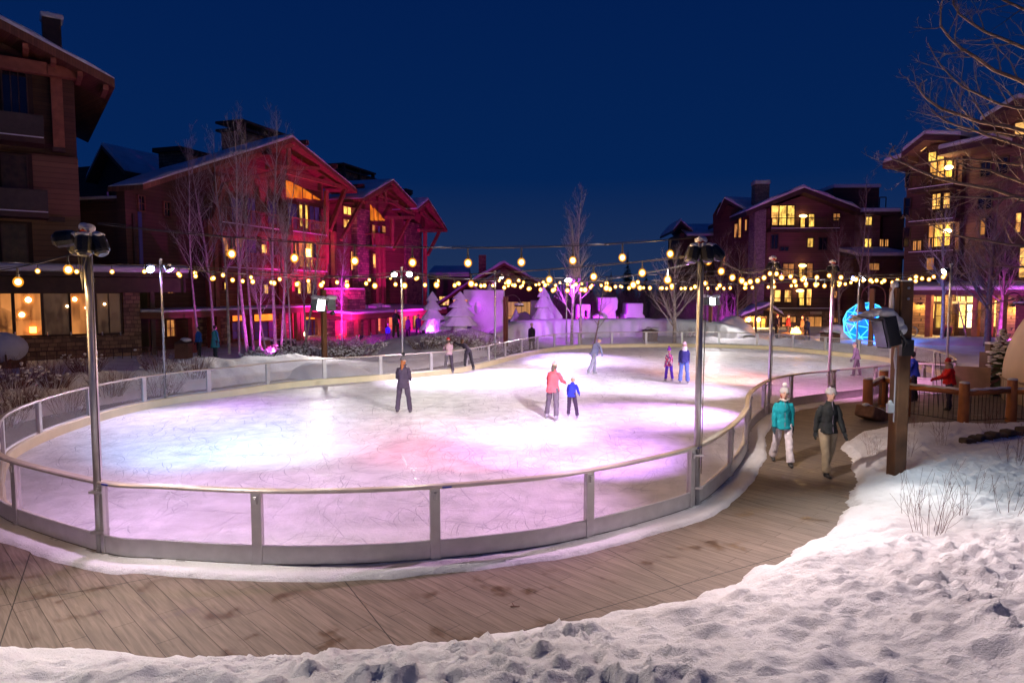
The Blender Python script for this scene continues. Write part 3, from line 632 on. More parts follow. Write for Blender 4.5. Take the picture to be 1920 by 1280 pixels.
# pole bases
b0 = G(190, 1040); b1 = G(1305, 950)
PB = {0: (b0.x, b0.y-.0), 1: (b1.x, b1.y), 2: pole_xy(1447, 713), 3: pole_xy(1558, 694), 4: pole_xy(307, 700), 5: pole_xy(755, 664), 6: pole_xy(928, 645), 7: pole_xy(1063, 625), 8: pole_xy(1608, 636.5), 9: pole_xy(1778, 667)}
for k_, px_ in {2:1445, 3:1557, 4:306, 5:754, 6:928, 7:1062, 8:1608, 9:1778}.items():
    x_, y_ = PB[k_]; PB[k_] = (bx(px_, y_*math.cos(PITCH)+.1), y_)
HT = 4.45
WH = (1, .97, .93); CY = (.72, .93, 1); PU = (.62, .22, 1); PK = (1, .42, .55); OR = (1, .55, .38); MG = (.85, .05, 1); BL = (.25, .35, 1)
light_pole('tall near steel light pole at lower left with clustered snow covered black spotlight heads', *PB[0], 4.32, heads=[(192,82),(150,40),(-70,12),(-18,24)], r=.055)
light_pole('near steel light pole right of centre carrying snow covered black spotlight heads', *PB[1], 4.32, heads=[(215,18),(-75,16),(-8,45),(120,30)], r=.052)
light_pole('steel light pole where the barrier bends inward behind the walking woman in teal', *PB[2], HT, heads=[(215,30),(-40,25),(40,40)], r=.04, hs=.6)
light_pole('steel light pole on the near barrier behind the walking man in black', *PB[3], HT, heads=[(200,30),(-60,25),(30,40)], r=.04, hs=.6)
W = 1.0
light_pole('steel light pole by the restaurant with a bright blue white lamp', *PB[4], 4.6, leds=[(195,(.45,.5,1),260,P(560,815),48),(-15,PU,260,P(470,760),60)])
light_pole('steel light pole beside the plaza with two white lamps in front of the lodge', *PB[5], 4.6, leds=[(190,WH,420,P(850,745),50),(0,WH,150,P(1040,1000),60)])
light_pole('thin steel light pole in front of the snow castle', *PB[6], 4.6, leds=[(20,(1,.8,.6),200,P(1000,690),60)])
light_pole('steel light pole at the far end with the brightest white violet floodlight', *PB[7], 4.6, leds=[(-90,(.95,.75,1),500,P(1060,680),75),(-60,(.85,.6,1),400,P(1150,760),60)])
light_pole('steel light pole in front of the glowing blue dome with two white lamps', *PB[8], 4.6, leds=[(190,BL,260,P(1400,690),60),(0,(1,.9,1),300,P(1450,668),50)])
light_pole('steel light pole at the right end of the rink by the gate', *PB[9], 4.7, leds=[(200,(.8,.75,1),260,P(1330,720),60)])
# coloured beams from the poles onto the ice, mixed with added fill spots
def beam_or_fill(k, col, watt, tgt, ang, blend=1.0):
    x, y = PB[k]; d = (Vector(tgt)-Vector((x,y,4.4))); d.z = 0; d.normalize()
    c = Vector((x, y, 4.36)) + d*.42 - Vector((0,0,.12)); spot('beam', c, tgt, col, watt, ang, blend, .06)
beam_or_fill(0, (.18,.55,1), 1700, P(420,805), 48)
beam_or_fill(0, (.72,.92,1), 1150, P(600,812), 42)
beam_or_fill(1, WH, 2200, P(860,755), 54)
beam_or_fill(1, (1,.25,.42), 1300, P(800,832), 42)
beam_or_fill(1, (.70,.32,1), 1600, P(1090,845), 60)
beam_or_fill(1, (.90,.50,.90), 540, P(700,960), 100)  # added wide fill lifting the near ice towards lavender
beam_or_fill(0, (.86,.56,.92), 360, P(420,930), 110)  # added wide fill for the near left ice
beam_or_fill(0, (1,.88,.82), 430, (-3.0,5.6,0), 120)  # added fill brightening the foreground snow and path, the heads face away
beam_or_fill(1, (1,.78,.80), 520, (4.2,6.5,.5), 120)  # added pinkish fill for the right foreground snow
beam_or_fill(4, (.85,.7,1), 480, P(330,800), 90)  # added fill over the left side of the ice
beam_or_fill(5, (.9,.76,1), 1000, P(820,715), 74)  # added broad lavender fill for the ice by the plaza
beam_or_fill(3, (1,.62,.36), 1500, (12.5,17,5.5), 75)  # added warm fill aimed up at the limbs of the right hand tree
beam_or_fill(6, (.85,.68,1), 1300, P(1080,680), 62)  # added lavender fill on the far ice
beam_or_fill(6, (.85,.62,1), 1300, P(960,705), 60)  # added lavender fill where the middle ice stayed grey
beam_or_fill(2, (1,.95,1), 1500, P(1070,712), 46)
beam_or_fill(2, (.7,.35,1), 1800, P(1250,780), 60)
beam_or_fill(3, (.88,.66,1), 1300, P(1215,728), 62)  # added lavender fill for the ice right of the middle
beam_or_fill(1, (1,.84,.78), 420, P(1510,850), 46)  # added fill to brighten the walking couple
beam_or_fill(3, (1,.42,.30), 2600, P(1340,705), 42)
beam_or_fill(3, (.80,1,.92), 1900, P(1470,668), 46)
beam_or_fill(3, (.85,.85,1), 2400, P(1200,663), 44)
beam_or_fill(2, (1,.35,.75), 1500, P(1580,720), 60)
beam_or_fill(7, (.5,.3,1), 1500, P(1080,672), 60)
# washes from the poles onto the lodge fronts
def wash(k, col, watt, tgt, ang):
    x, y = PB[k]; d = (Vector(tgt)-Vector((x,y,4.4))); d.z = 0; d.normalize(); spot('wash_beam', Vector((x,y,4.4))+d*.5, tgt, col, watt, ang, .7, .1)
beam_or_fill(7, (.5,.05,.9), 520, (4,50,1.0), 100)
beam_or_fill(7, (.5,.03,.9), 700, (9,56,2), 60)
beam_or_fill(6, (.5,.04,.9), 450, (-3,45,2), 60)
wash(5, (.85,.012,.75), 1700, (-16.0,56,4.5), 27)
wash(4, (.9,.02,.6), 600, (-16.2,55,6), 20)
wash(9, (.45,.06,.6), 900, (36,53,6.5), 55)
wash(8, (.45,.05,.7), 250, (26,69,6.0), 60)


# ------------------------------------------------------------------ string lights
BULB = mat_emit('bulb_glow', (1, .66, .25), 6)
BULB_HALO = bpy.data.materials.new('bulb_halo_shell'); BULB_HALO.use_nodes = True; _t = BULB_HALO.node_tree; _t.nodes.clear()
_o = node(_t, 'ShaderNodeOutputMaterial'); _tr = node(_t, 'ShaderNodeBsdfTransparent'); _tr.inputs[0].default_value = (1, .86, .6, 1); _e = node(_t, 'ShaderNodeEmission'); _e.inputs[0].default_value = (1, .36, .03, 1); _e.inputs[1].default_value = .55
_m = node(_t, 'ShaderNodeMixShader'); _m.inputs[0].default_value = .45; _t.links.new(_tr.outputs[0], _m.inputs[1]); _t.links.new(_e.outputs[0], _m.inputs[2]); _t.links.new(_m.outputs[0], _o.inputs[0]); BULB_HALO.cycles.emission_sampling = 'NONE'  # orange emission in the outer globe paints a halo round the core
bulb_me = None; nb = 0
def string_light(label, a, b, sag=.35, n=8, rb=.05, watt=9, every=1, drop=.12, t0=.06, t1=.94):  # rb is enlarged on far strings to stand in for the glow
    global bulb_me
    A = Vector(a); B = Vector(b); c0 = A.copy()
    t = thing('string_light', label, 'string light', c0, 'string lights across the rink')
    f = lambda u: A.lerp(B, u) - Vector((0, 0, sag*4*u*(1-u)))
    mb = MB(); mb.tube([f(i/28) for i in range(29)], .008, 5); mb.tube([f(i/28)+Vector((0,0,.02+.012*math.sin(i*2.1))) for i in range(29)], .005, 4)
    us = [t0+(t1-t0)*(i/(n-1)) for i in range(n)]
    for u in us:
        p = f(u); mb.tube([p, p-Vector((0,0,drop))], .012, 6); mb.lathe(p-Vector((0,0,drop)), [(.013,-.02),(.02,-.02),(.02,.03),(.01,.04)], 8)
    mb.build('cable', CABLE, t)
    mb = MB()
    for i, u in enumerate(us[:-1]):
        if i % 3 == 0 and 0 < i < len(us)-2: q = f((u+us[i+1])/2); mb.tube([q-Vector((B-A).normalized())*.18+Vector((0,0,.006)), q+Vector((0,0,.012)), q+(B-A).normalized()*.18+Vector((0,0,.006))], [.004,.011,.004], 6)
    if mb.v: mb.build('snow_on_cable', SNOW, t)
    for i, u in enumerate(us):
        p = f(u)-Vector((0,0,drop+.02+rb))
        if bulb_me is None:
            m0 = MB(); m0.sphere((0,0,0), (1.25,1.25,1.4), 12, 8); m0.cur = 1; m0.sphere((0,0,0), (.78,.78,.85), 10, 7); tmp = m0.build('bulb', [BULB_HALO, BULB], None, True); bulb_me = tmp.data; bpy.data.objects.remove(tmp)
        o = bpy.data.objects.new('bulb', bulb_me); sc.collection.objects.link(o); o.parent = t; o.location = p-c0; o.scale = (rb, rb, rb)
        if i % every == 0: point('bulb_light', p-Vector((0,0,rb*1.2+.05)), (1, .60, .24), watt*every*.42, .02, t)
    return t
def top(k, dz=0): x, y = PB[k]; return (x, y, {0:4.3, 1:4.3, 2:4.42, 3:4.42, 9:4.66}.get(k, 4.55)+dz)
string_light('nearest string light sagging between the two tall near poles', (PB[0][0]+.15, PB[0][1], 4.62), (PB[1][0]-.15, PB[1][1], 4.6), .24, 9, .05, 16, 1, .16, .19, .955)
string_light('string light hanging from the lower left pole out past the left edge', top(0,-.02), (-9.5, 8.0, 4.45), .45, 7, .05, 14)
string_light('string light behind the lower left pole in front of the restaurant', top(4), (-15.5, 13.5, 4.6), .12, 9, .055, 8)
string_light('string light from the restaurant side pole to the tall near right pole', top(4), top(1), .38, 17, .055, 8)
string_light('string light from the restaurant side pole to the pole by the barrier bend', top(4,.05), top(2), .42, 19, .055, 7, 2)
string_light('string light from the restaurant side pole to the plaza pole with two white lamps', top(4,-.05), top(5), .3, 9, .06, 8, 2)
string_light('string light from the pole before the snow castle to the near pole right of centre', top(6), top(1,-.1), .42, 12, .06, 7, 2)
string_light('string light from the pole before the snow castle to the pole behind the walking man', top(6), top(3), .42, 15, .07, 7, 2)
string_light('string light from the plaza pole to the far violet floodlight pole', top(5), top(7), .32, 10, .07, 8, 2)
string_light('string light from the plaza pole across to the pole behind the walking couple', top(5,.05), top(2,-.05), .5, 13, .065, 7, 2)
string_light('string light from the violet floodlight pole to the pole before the blue dome', top(7), top(8), .45, 13, .08, 8, 2)
string_light('string light from the violet floodlight pole to the gate pole', top(7,-.05), top(9), .5, 13, .075, 8, 2)
string_light('string light along the far end from the castle pole to the blue dome pole', top(6,.04), top(8,-.04), .45, 15, .08, 8, 2)
string_light('snow crusted string light from the near right pole to the pole at the barrier bend', top(1,.22), top(2,.08), .38, 8, .055, 9)
string_light('short string light between the two poles behind the walking couple', top(2,.04), top(3,.04), .12, 5, .06, 9)
string_light('string light from the pole behind the walking man to the gate pole', top(3), top(9), .22, 9, .065, 9)
string_light('string light from the blue dome pole to the gate pole', top(8), top(9,-.08), .2, 8, .075, 9)
string_light('string light crossing from the barrier bend to the blue dome pole', top(2), top(8,.04), .35, 10, .07, 8, 2)
# ------------------------------------------------------------------ facades
class Fac:
    """vertical facade plane; s runs along it, w outwards, z up"""
    def __init__(f, origin, u):
        f.o = Vector((origin[0], origin[1], 0)); f.u = Vector((u[0], u[1], 0)).normalized(); f.n = Vector((f.u.y, -f.u.x, 0))
        f.M = Matrix((f.u, -f.n, Vector((0,0,1)))).transposed()
    def pt(f, s, w, z): return f.o + f.u*s + f.n*w + Vector((0, 0, z))
    def inv(f, px, py, w=0):
        """survey a picture point on the plane at offset w: returns (s, z)"""
        r = ray(px, py); c = Vector((0, 0, CH)); q = f.o + f.n*w
        t = (q-c).dot(f.n)/r.dot(f.n); p = c + r*t - f.o
        return p.dot(f.u), p.z
    def box(f, mb, s0, s1, w0, w1, z0, z1):
        mb.box(f.pt((s0+s1)/2, (w0+w1)/2, (z0+z1)/2), (abs(s1-s0), abs(w1-w0), abs(z1-z0)), M=f.M)
    def prism(f, mb, poly, w0, w1): mb.prism([f.pt(s, w0, z) for s, z in poly], f.n*(w1-w0))
    def beam(f, mb, a, b, wd=.2, w=None):
        """a,b = (s,w,z)"""
        mb.tube([f.pt(*a), f.pt(*b)], wd*.7, 4)
    def rect(f, px0, px1, py0, py1, w=0):
        cy = (py0+py1)/2; cx = (px0+px1)/2
        s0, _ = f.inv(px0, cy, w); s1, _ = f.inv(px1, cy, w); _, z1 = f.inv(cx, py0, w); _, z0 = f.inv(cx, py1, w)
        return s0, s1, z0, z1
def window(F_, parent, rect, m, w=0, nx=2, nz=1, frame=TIMBER_DARK, ft=.07, name='window', depth=.10):
    s0, s1, z0, z1 = rect
    fr = MB()
    F_.box(fr, s0-ft, s1+ft, w-.04, w+depth, z1, z1+ft); F_.box(fr, s0-ft, s1+ft, w-.04, w+depth+.03, z0-ft, z0)
    F_.box(fr, s0-ft, s0, w-.04, w+depth, z0+.001, z1-.001); F_.box(fr, s1, s1+ft, w-.04, w+depth, z0+.001, z1-.001)
    for i in range(1, nx): s = s0+(s1-s0)*i/nx; F_.box(fr, s-ft*.35, s+ft*.35, w-.03, w+depth*.7, z0+.002, z1-.002)
    for i in range(1, nz): z = z0+(z1-z0)*i/nz; F_.box(fr, s0+.002, s1-.002, w-.03, w+depth*.6, z-ft*.3, z+ft*.3)
    o = fr.build(name, frame, parent)
    pn = MB(); F_.box(pn, s0, s1, w-.02, w+.02, z0, z1); pn.build('pane', m, o)
    return o
def roof(F_, parent, L, A, Rr, w0, w1, t=.25, snow=.28, name='roof', m=None, over=.0):
    """gable roof; L, A, Rr are (s,z) of left eave, ridge and right eave on the top surface"""
    mb = MB(); dn = lambda P0: (P0[0], P0[1]-t)
    F_.prism(mb, [L, A, dn(A), dn(L)], w0, w1); F_.prism(mb, [A, Rr, dn(Rr), dn(A)], w0, w1)
    o = mb.build(name, m or SOFFIT, parent); e = .06; n = 7
    wa, wb = (w0+e, w1-.02) if w0 < w1 else (w0-e, w1+.02)
    V = []; cols = 0
    line = [(L[0]+(A[0]-L[0])*i/n, L[1]+(A[1]-L[1])*i/n) for i in range(n)] + [(A[0]+(Rr[0]-A[0])*i/n, A[1]+(Rr[1]-A[1])*i/n) for i in range(n+1)]
    k = len(line); mb = MB(); ws = [wa, wa+(wb-wa)*.3, wa+(wb-wa)*.7, wb-.12*(1 if wb > wa else -1), wb]
    for iw, w_ in enumerate(ws):
        for i, (s, z) in enumerate(line):
            hh_ = snow*(.85+.2*math.sin(i*1.9+L[0]+iw)) * (.35 if i in (0, k-1) else 1) * (.62 if iw in (0, 4) else 1); V.append(F_.pt(s, w_, z+hh_))
        for i, (s, z) in enumerate(line): V.append(F_.pt(s, w_, z+.004))
    fs = []; m2 = 2*k
    for iw in range(len(ws)-1):
        for i in range(k-1): fs += [(iw*m2+i, iw*m2+i+1, (iw+1)*m2+i+1, (iw+1)*m2+i), (iw*m2+k+i, (iw+1)*m2+k+i, (iw+1)*m2+k+i+1, iw*m2+k+i+1)]
        fs += [(iw*m2, (iw+1)*m2, (iw+1)*m2+k, iw*m2+k), (iw*m2+k-1, iw*m2+2*k-1, (iw+1)*m2+2*k-1, (iw+1)*m2+k-1)]
    for iw in (0, len(ws)-1): fs += [(iw*m2+i, iw*m2+i+1, iw*m2+k+i+1, iw*m2+k+i) for i in range(k-1)]
    mb.add(V, fs); mb.build('roof_snow', SNOW, o)
    return o
def flat_roof(F_, parent, s0, s1, w0, w1, z, t=.2, snow=.3, name='roof', m=None, slope=0):
    mb = MB(); P_ = [(w0, z), (w1, z-slope), (w1, z-slope-t), (w0, z-t)]
    pr = [F_.pt(s0, w_, z_) for w_, z_ in P_]; mb.prism(pr, F_.u*(s1-s0)); o = mb.build(name, m or TIMBER_DARK, parent)
    mb = MB(); n = 10; 
    P_ = [(w0, z+.003), (w0, z+snow)] + [(w0+(w1-w0)*k/5, z+snow-slope*k/5) for k in range(1, 5)] + [(w1*1.0, z-slope+snow*.8), (w1, z-slope+.003)]
    mb.prism([F_.pt(s0+.05, w_, z_) for w_, z_ in P_], F_.u*(s1-s0-.1)); s = mb.build('roof_snow', SNOW, o); bevel(s, min(.12, snow*.4), 3)
    return o
def balcony(F_, parent, s0, s1, z, depth=1.6, w=0, rail=1.05, m=TIMBER, slab=SIDING_RED, snow=True, solid=False, mr=None):
    mb = MB(); F_.box(mb, s0, s1, w, w+depth, z-.28, z); o = mb.build('balcony', slab, parent)
    mb = MB(); d = w+depth-.06
    F_.box(mb, s0, s1, d-.04, d+.04, z+rail-.07, z+rail); F_.box(mb, s0, s1, d-.03, d+.03, z+.10, z+.15)
    n = max(2, int((s1-s0)/.14))
    if solid: F_.box(mb, s0+.02, s1-.02, d-.02, d+.02, z+.152, z+rail-.072)
    else:
        for i in range(n+1): s = s0+.04+(s1-s0-.08)*i/n; F_.box(mb, s-.012, s+.012, d-.012, d+.012, z+.151, z+rail-.071)
    for s in (s0+.05, (s0+s1)/2, s1-.05): F_.box(mb, s-.05, s+.05, d-.052, d+.052, z+.001, z+rail-.001)
    for s in (s0+.03, s1-.03): F_.box(mb, s-.03, s+.03, w, d-.06, z+rail-.07, z+rail)
    mb.build('railing', mr or m, o)
    if snow:
        mb = MB(); F_.box(mb, s0+.02, s1-.02, d+.045, w+depth+.03, z-.01, z+.05); x = mb.build('snow_on_ledge', SNOW, o)
    return o
def wall(F_, parent, s0, s1, w0, w1, z0, z1, m, name='wall'):
    mb = MB(); F_.box(mb, s0, s1, w0, w1, z0, z1); return mb.build(name, m, parent)
def cap_snow(F_, parent, s0, s1, w0, w1, z, h=.25):
    mb = MB(); F_.box(mb, s0, s1, w0, w1, z, z+h); o = mb.build('chimney_snow', SNOW, parent); return bevel(o, .1, 3)

# ------------------------------------------------------------------ A. tall lodge at the left edge, with the restaurant at its foot
FA = Fac(D(155, 500, 38.0).xy, (.81, .587))
A = thing('hotel_building', 'dark timber hotel with big overhanging snowy roof at the left edge, restaurant at its foot', 'building', FA.pt(0, 0, 0))
FAs = FA
wall(FA, A, -16, 0, -14, 0, 0, 11.0, SIDING_TAN)
# upper body under the gable
sE, zE = FA.inv(214, 150, 1.6); s0_, z0_ = FA.inv(0, 38, 1.6); sl = (z0_-zE)/(s0_-sE)
sR = sE; zR = zE; sA_ = s0_-3.5; zA_ = zE+sl*(sA_-sE)
mb = MB(); FA.prism(mb, [(-16, 11.0), (0, 11.0), (0, zE+sl*(0-sE)-.5), (sA_, zA_-.5), (-16, zA_-.5+sl*-(-16-sA_)*.0-2)], -.4, -14); mb.build('gable_wall', SIDING_DARK, A)
roof(FA, A, (sA_-9, zA_-4.5), (sA_, zA_), (sR, zR), -15, 1.8, .45, .30)
mb = MB(); # exposed rafters and purlins under the eave
for k in range(6):
    s = sE-.4-k*1.15; z = zE+sl*(s-sE)-.60
    FA.box(mb, s-.12, s+.12, -.3, 1.6, z-.16, z+.12)
mb.build_each('rafter', TIMBER, A)
mb = MB(); s, z = FA.inv(100, 115, .2)
for px in (102, 113): ss, _ = FA.inv(px, 200, .2); FA.box(mb, ss-.13, ss+.13, .02, .32, FA.inv(px, 278, .2)[1], FA.inv(px, 108, .2)[1])
ss, _ = FA.inv(118, 135, .4); FA.box(mb, ss-.7, ss+.7, .33, .75, FA.inv(118, 148, .4)[1], FA.inv(118, 128, .4)[1])
s2, zz = FA.inv(0, 118, .4); FA.box(mb, s2-4, ss-.71, .33, .7, zz-.32, zz+.32)
mb.build_each('timber_post', TIMBER, A)
mb = MB(); r1 = FA.rect(98, 122, 278, 286, .1); FA.box(mb, r1[0], r1[1], .02, .4, r1[2], r1[3]); r1 = FA.rect(88, 122, 407, 416, .1); FA.box(mb, r1[0], r1[1], .02, .2, r1[2], r1[3]); mb.build_each('bracket', TIMBER_DARK, A)
# loggias drawn as dark shade panels, with balconies
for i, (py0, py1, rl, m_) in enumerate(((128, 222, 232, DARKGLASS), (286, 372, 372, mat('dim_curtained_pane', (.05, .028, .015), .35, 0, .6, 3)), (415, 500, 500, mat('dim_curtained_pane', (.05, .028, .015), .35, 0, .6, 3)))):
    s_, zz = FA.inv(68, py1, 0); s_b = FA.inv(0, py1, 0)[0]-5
    mb = MB(); FA.box(mb, s_b, s_-.1, .004, .03, FA.inv(30, py1, 0)[1], FA.inv(30, py0, 0)[1]); rc = mb.build('loggia_shade_panel', mat('loggia_shadow_wall', (.035, .02, .015), .9), A)  # flat dark panel on the wall, painting the shade of a recess
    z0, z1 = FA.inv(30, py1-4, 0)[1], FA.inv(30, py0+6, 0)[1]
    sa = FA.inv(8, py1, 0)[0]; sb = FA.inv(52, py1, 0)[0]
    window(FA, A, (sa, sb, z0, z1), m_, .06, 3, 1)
    if i < 2:
        sr = FA.inv(82 if i == 0 else 90, 240+i*135, 1.5)[0]
        zf = FA.inv(60, 268 if i == 0 else 408, 1.5)[1]
        b = balcony(FA, A, sr-7, sr, zf+.3, 1.5, 0, 1.15, TIMBER_DARK, TIMBER_DARK, True, True, mat('balcony_panel', (.07, .055, .045), .7))
# chimney
fc = FA.rect(80, 115, 34, 90, -5); wall(FA, A, fc[0], fc[1], -6.2, -5, fc[2]-4, fc[3], TIMBER_DARK, 'chimney'); cap_snow(FA, A, fc[0]-.1, fc[1]+.15, -6.3, -4.9, fc[3]+.003, .3)
# restaurant: lower wing standing proud of the hotel
FR = Fac(FA.pt(0, 2.2, 0).xy, (.83, .557))
sW, zs = FR.inv(262, 560); sL = FR.inv(-150, 600)[0]
zTop = FR.inv(150, 548)[1]; zSill = FR.inv(100, 627)[1]
wall(FR, A, sL, sW, -2.15, 0, 0, zSill-.12, STONE, 'stone_base')
wall(FR, A, FR.inv(232, 600)[0], sW, -2.14, .12, zSill-.10, zTop-.02, STONE, 'stone_pier')
wall(FR, A, sL, FR.inv(345, 520)[0], -2.2, .5, zTop, FR.inv(150, 518)[1]-.05, TIMBER_DARK, 'fascia')
flat_roof(FR, A, sL, FR.inv(352, 520)[0], -2.3, 1.0, FR.inv(150, 518)[1]+.2, .22, .42)
wall(FR, A, sW+.02, FR.inv(285, 600)[0], -2.6, -1.9, 0, zTop, mat('ivy_dark', (.05, .05, .025), .9), 'side_wall')
wall(FR, A, FR.inv(283, 600)[0], FR.inv(291, 600)[0], -.3, .1, 0, zTop, TIMBER_DARK, 'corner_post')
for (x0, x1, mm, nx) in ((-60, -30, WIN_WARM, 1), (-25, 22, WIN_WARM, 1), (29, 77, WIN_WARM, 1), (83, 129, WIN_DIM, 1), (134, 172, WIN_WARM, 1), (183, 226, WIN_DIM, 2)):
    m_ = mat_emit('orange_lit_restaurant', (1, .36, .09), .13, .9, 1.1) if mm is WIN_WARM else mat_emit('curtained_restaurant', (.34, .19, .11), .03, .9, 4)
    r1 = FR.rect(x0, x1, 557, 626); window(FR, A, (r1[0], r1[1], zSill, zTop-.06), m_, -.10, nx, 1, TIMBER_DARK, .09)
for px, py, rr in ((53, 562, .13), (41, 590, .12), (140, 561, .1), (196, 570, .06), (126, 574, .06), (161, 577, .05)):
    s, z = FR.inv(px, py, -.05); mb = MB(); mb.sphere(FR.pt(s, -.04, z), rr, 12, 8); mb.build('pendant_lamp', LAMP_W, A, True)
mb = MB(); s, z = FR.inv(62, 617, 0); mb.lathe(FR.pt(s, -.02, z-.18), [(.14, 0), (.14, .3)], 12); mb.build('table_lamp', mat_emit('lamp_shade_orange', (1, .45, .06), 3), A)
mb = MB(); 
for px in (28, 90, 133, 192, 226): s, z = FR.inv(px, 625, .1); mb.lathe(FR.pt(s, .15, z-.1), [(.035, 0), (.035, .18)], 8)
mb.build_each('bollard_light', STEEL, A)
mb = MB(); # iron railing before the restaurant
for i in range(26):
    s = sL+ (sW+1-sL)*i/25; mb.tube([FR.pt(s, 1.6, 0), FR.pt(s, 1.6, .75)], .02, 5)
mb.tube([FR.pt(sL, 1.6, .75), FR.pt(sW+1, 1.6, .75)], .03, 5); mb.build('terrace_railing', TIMBER_DARK, A)

# ------------------------------------------------------------------ B. the big red lit lodge: three stepped gables
U = (.309, .951); FB = Fac((-15.4, 58.0), U)
B = thing('lodge_building', 'large timber lodge washed in magenta light with stepped gables and braced overhanging roofs', 'building', FB.pt(-12, 0, 0))
def rp(px, py, w_): return FB.inv(px, py, w_)
w1 = 1.9
L1 = rp(228, 357, w1); A1 = rp(550, 258, w1); R1 = rp(670, 356, w1)
L1 = rp(268, 346, w1)
roof(FB, B, L1, A1, R1, -.62, w1, .28, .26)
wl_s = max(rp(236, 420, 0)[0], L1[0]+.3); wr_s = rp(607, 420, 0)[0]
mid = rp(405, 420, 0)[0]
def rz(s, L=L1, A_=A1, R_=R1):
    return L[1]+(A_[1]-L[1])*(s-L[0])/(A_[0]-L[0]) if s < A_[0] else A_[1]+(R_[1]-A_[1])*(s-A_[0])/(R_[0]-A_[0])
mb = MB(); FB.prism(mb, [(wl_s, 0), (mid, 0), (mid, rz(mid)-.32), (wl_s, rz(wl_s)-.32)], 0, -.6); mb.build('wall', SIDING_DARK, B)
mb = MB(); FB.prism(mb, [(mid+.003, 0), (wr_s, 0), (wr_s, rz(wr_s)-.32), (A1[0], A1[1]-.32), (mid+.003, rz(mid)-.32)], -.25, -.6); mb.build('wall', SIDING_RED, B)
mb = MB(); FB.prism(mb, [(rp(528, 400, 0)[0], 2.8), (wr_s-.02, 2.8), (wr_s-.02, rz(wr_s)-.35), (A1[0], A1[1]-.35), (rp(528, 400, 0)[0], rz(rp(528, 400, 0)[0])-.35)], -.25, .02); mb.build('gable_wall', SIDING_RED, B)
mb = MB(); FB.box(mb, rp(232, 400, .1)[0]+.6, rp(232, 400, .1)[0]+.75, 0, .12, 0, 8.1); mb.build('downspout', TIMBER_DARK, B)
wall(FB, B, wl_s+.3, wr_s-.3, -9, -.63, 0, L1[1]-.7, SIDING_DARK, 'rear_wall'); flat_roof(FB, B, wl_s+.1, wr_s-.2, -9.3, -.64, L1[1]-.55, .15, .22, 'rear_roof')
# truss in the gable
TW = 1.45
mb = MB()
def tr(a, b, wd=.26, ww=TW): s, z = rp(*a, ww); s2, z2 = rp(*b, ww); FB.beam(mb, (s, ww, z), (s2, ww, z2), wd)
tr((551, 268), (648, 350), .3); tr((549, 270), (400, 318), .3); tr((541, 278), (541, 318), .28)
tr((500, 313), (598, 316), .28); tr((535, 322), (646, 352), .28); tr((530, 320), (425, 345), .28); tr((420, 345), (395, 420), .28); tr((648, 352), (618, 432), .3); tr((612, 358), (612, 560), .3, 1.3); tr((406, 330), (406, 430), .3, 1.3)
mb.build('roof_truss', TIMBER, B)
mb = MB()
for px, py in ((552, 268), (608, 312), (660, 349), (480, 285)): s, z = rp(px, py, 1.0); FB.box(mb, s-.16, s+.16, -.2, 2.15, z-.22, z+.12)
mb.build_each('purlin', TIMBER_DARK, B)
mb = MB()
for s in (rp(528, 470, 1.35)[0], rp(545, 470, 1.35)[0], rp(599, 470, 1.35)[0], rp(606, 500, 1.35)[0], rp(627, 500, 1.35)[0]): FB.box(mb, s-.17, s+.17, 1.15, 1.5, 0, rp(600, 405, 1.35)[1] if s > 0 else 8.6)
for px in (392, 402): s = rp(px, 470, 1.35)[0]; FB.box(mb, s-.17, s+.17, 1.15, 1.5, 0, 8.2)
mb.build_each('timber_post', TIMBER, B)
zf = [rp(575, y, 1.6)[1] for y in (437, 508, 572)]
sb0, sb1 = rp(546, 440, 1.5)[0], rp(610, 440, 1.5)[0]; sc0, sc1 = rp(420, 440, 1.5)[0], rp(527, 440, 1.5)[0]
for k, z in enumerate(zf[:2]):
    balcony(FB, B, sb0, sb1, z, 1.6, .03); balcony(FB, B, sc0, sc1, z, 1.6, -.25+.003)
    mb = MB(); FB.box(mb, sc0-.6, sb1+.6, 1.2, 1.5, z-.62, z-.285); mb.build('beam', TIMBER, B)
# attic glazing
for x0, x1, t0, t1 in ((537, 550, 338, 343), (552, 566, 345, 352), (569, 584, 354, 364), (587, 600, 366, 374)):
    s0, s1 = rp(x0, 370, .05)[0], rp(x1, 370, .05)[0]; zb = rp((x0+x1)/2, 371+(x0-537)*.06, .05)[1]; za, zc = rp(x0, t0, .05)[1], max(rp(x1, t1, .05)[1], zb+.06)
    mb = MB(); FB.prism(mb, [(s0, zb), (s1, zb), (s1, zc), (s0, za)], .03, .07); mb.build('attic_window', WIN_ORANGE, B)
BLU = mat_emit('curtained_blue_room', (.16, .06, .30), .05, .9, 4)
def wB(x0, x1, y0, y1, m_, nx=1, nz=1, ww=.04): window(FB, B, FB.rect(x0, x1, y0, y1, ww), m_, ww, nx, nz, SIDING_RED)
for x0, x1, y0, y1, m_, nx in ((538,556,382,430,BLU,1),(560,566,384,424,WIN_YEL,1),(571,576,385,428,WIN_YEL,1),(579,598,388,432,BLU,2),
    (542,556,456,500,WIN_DIM,1),(559,571,455,500,WIN_DIM,1),(573,585,456,500,WIN_YEL,1),(588,601,458,502,BLU,1),
    (548,552,527,547,WIN_YEL,1),(557,563,528,550,WIN_YEL,1),(574,582,530,550,WIN_YEL,1),(587,600,530,552,BLU,1)): wB(x0, x1, y0, y1, m_, nx)
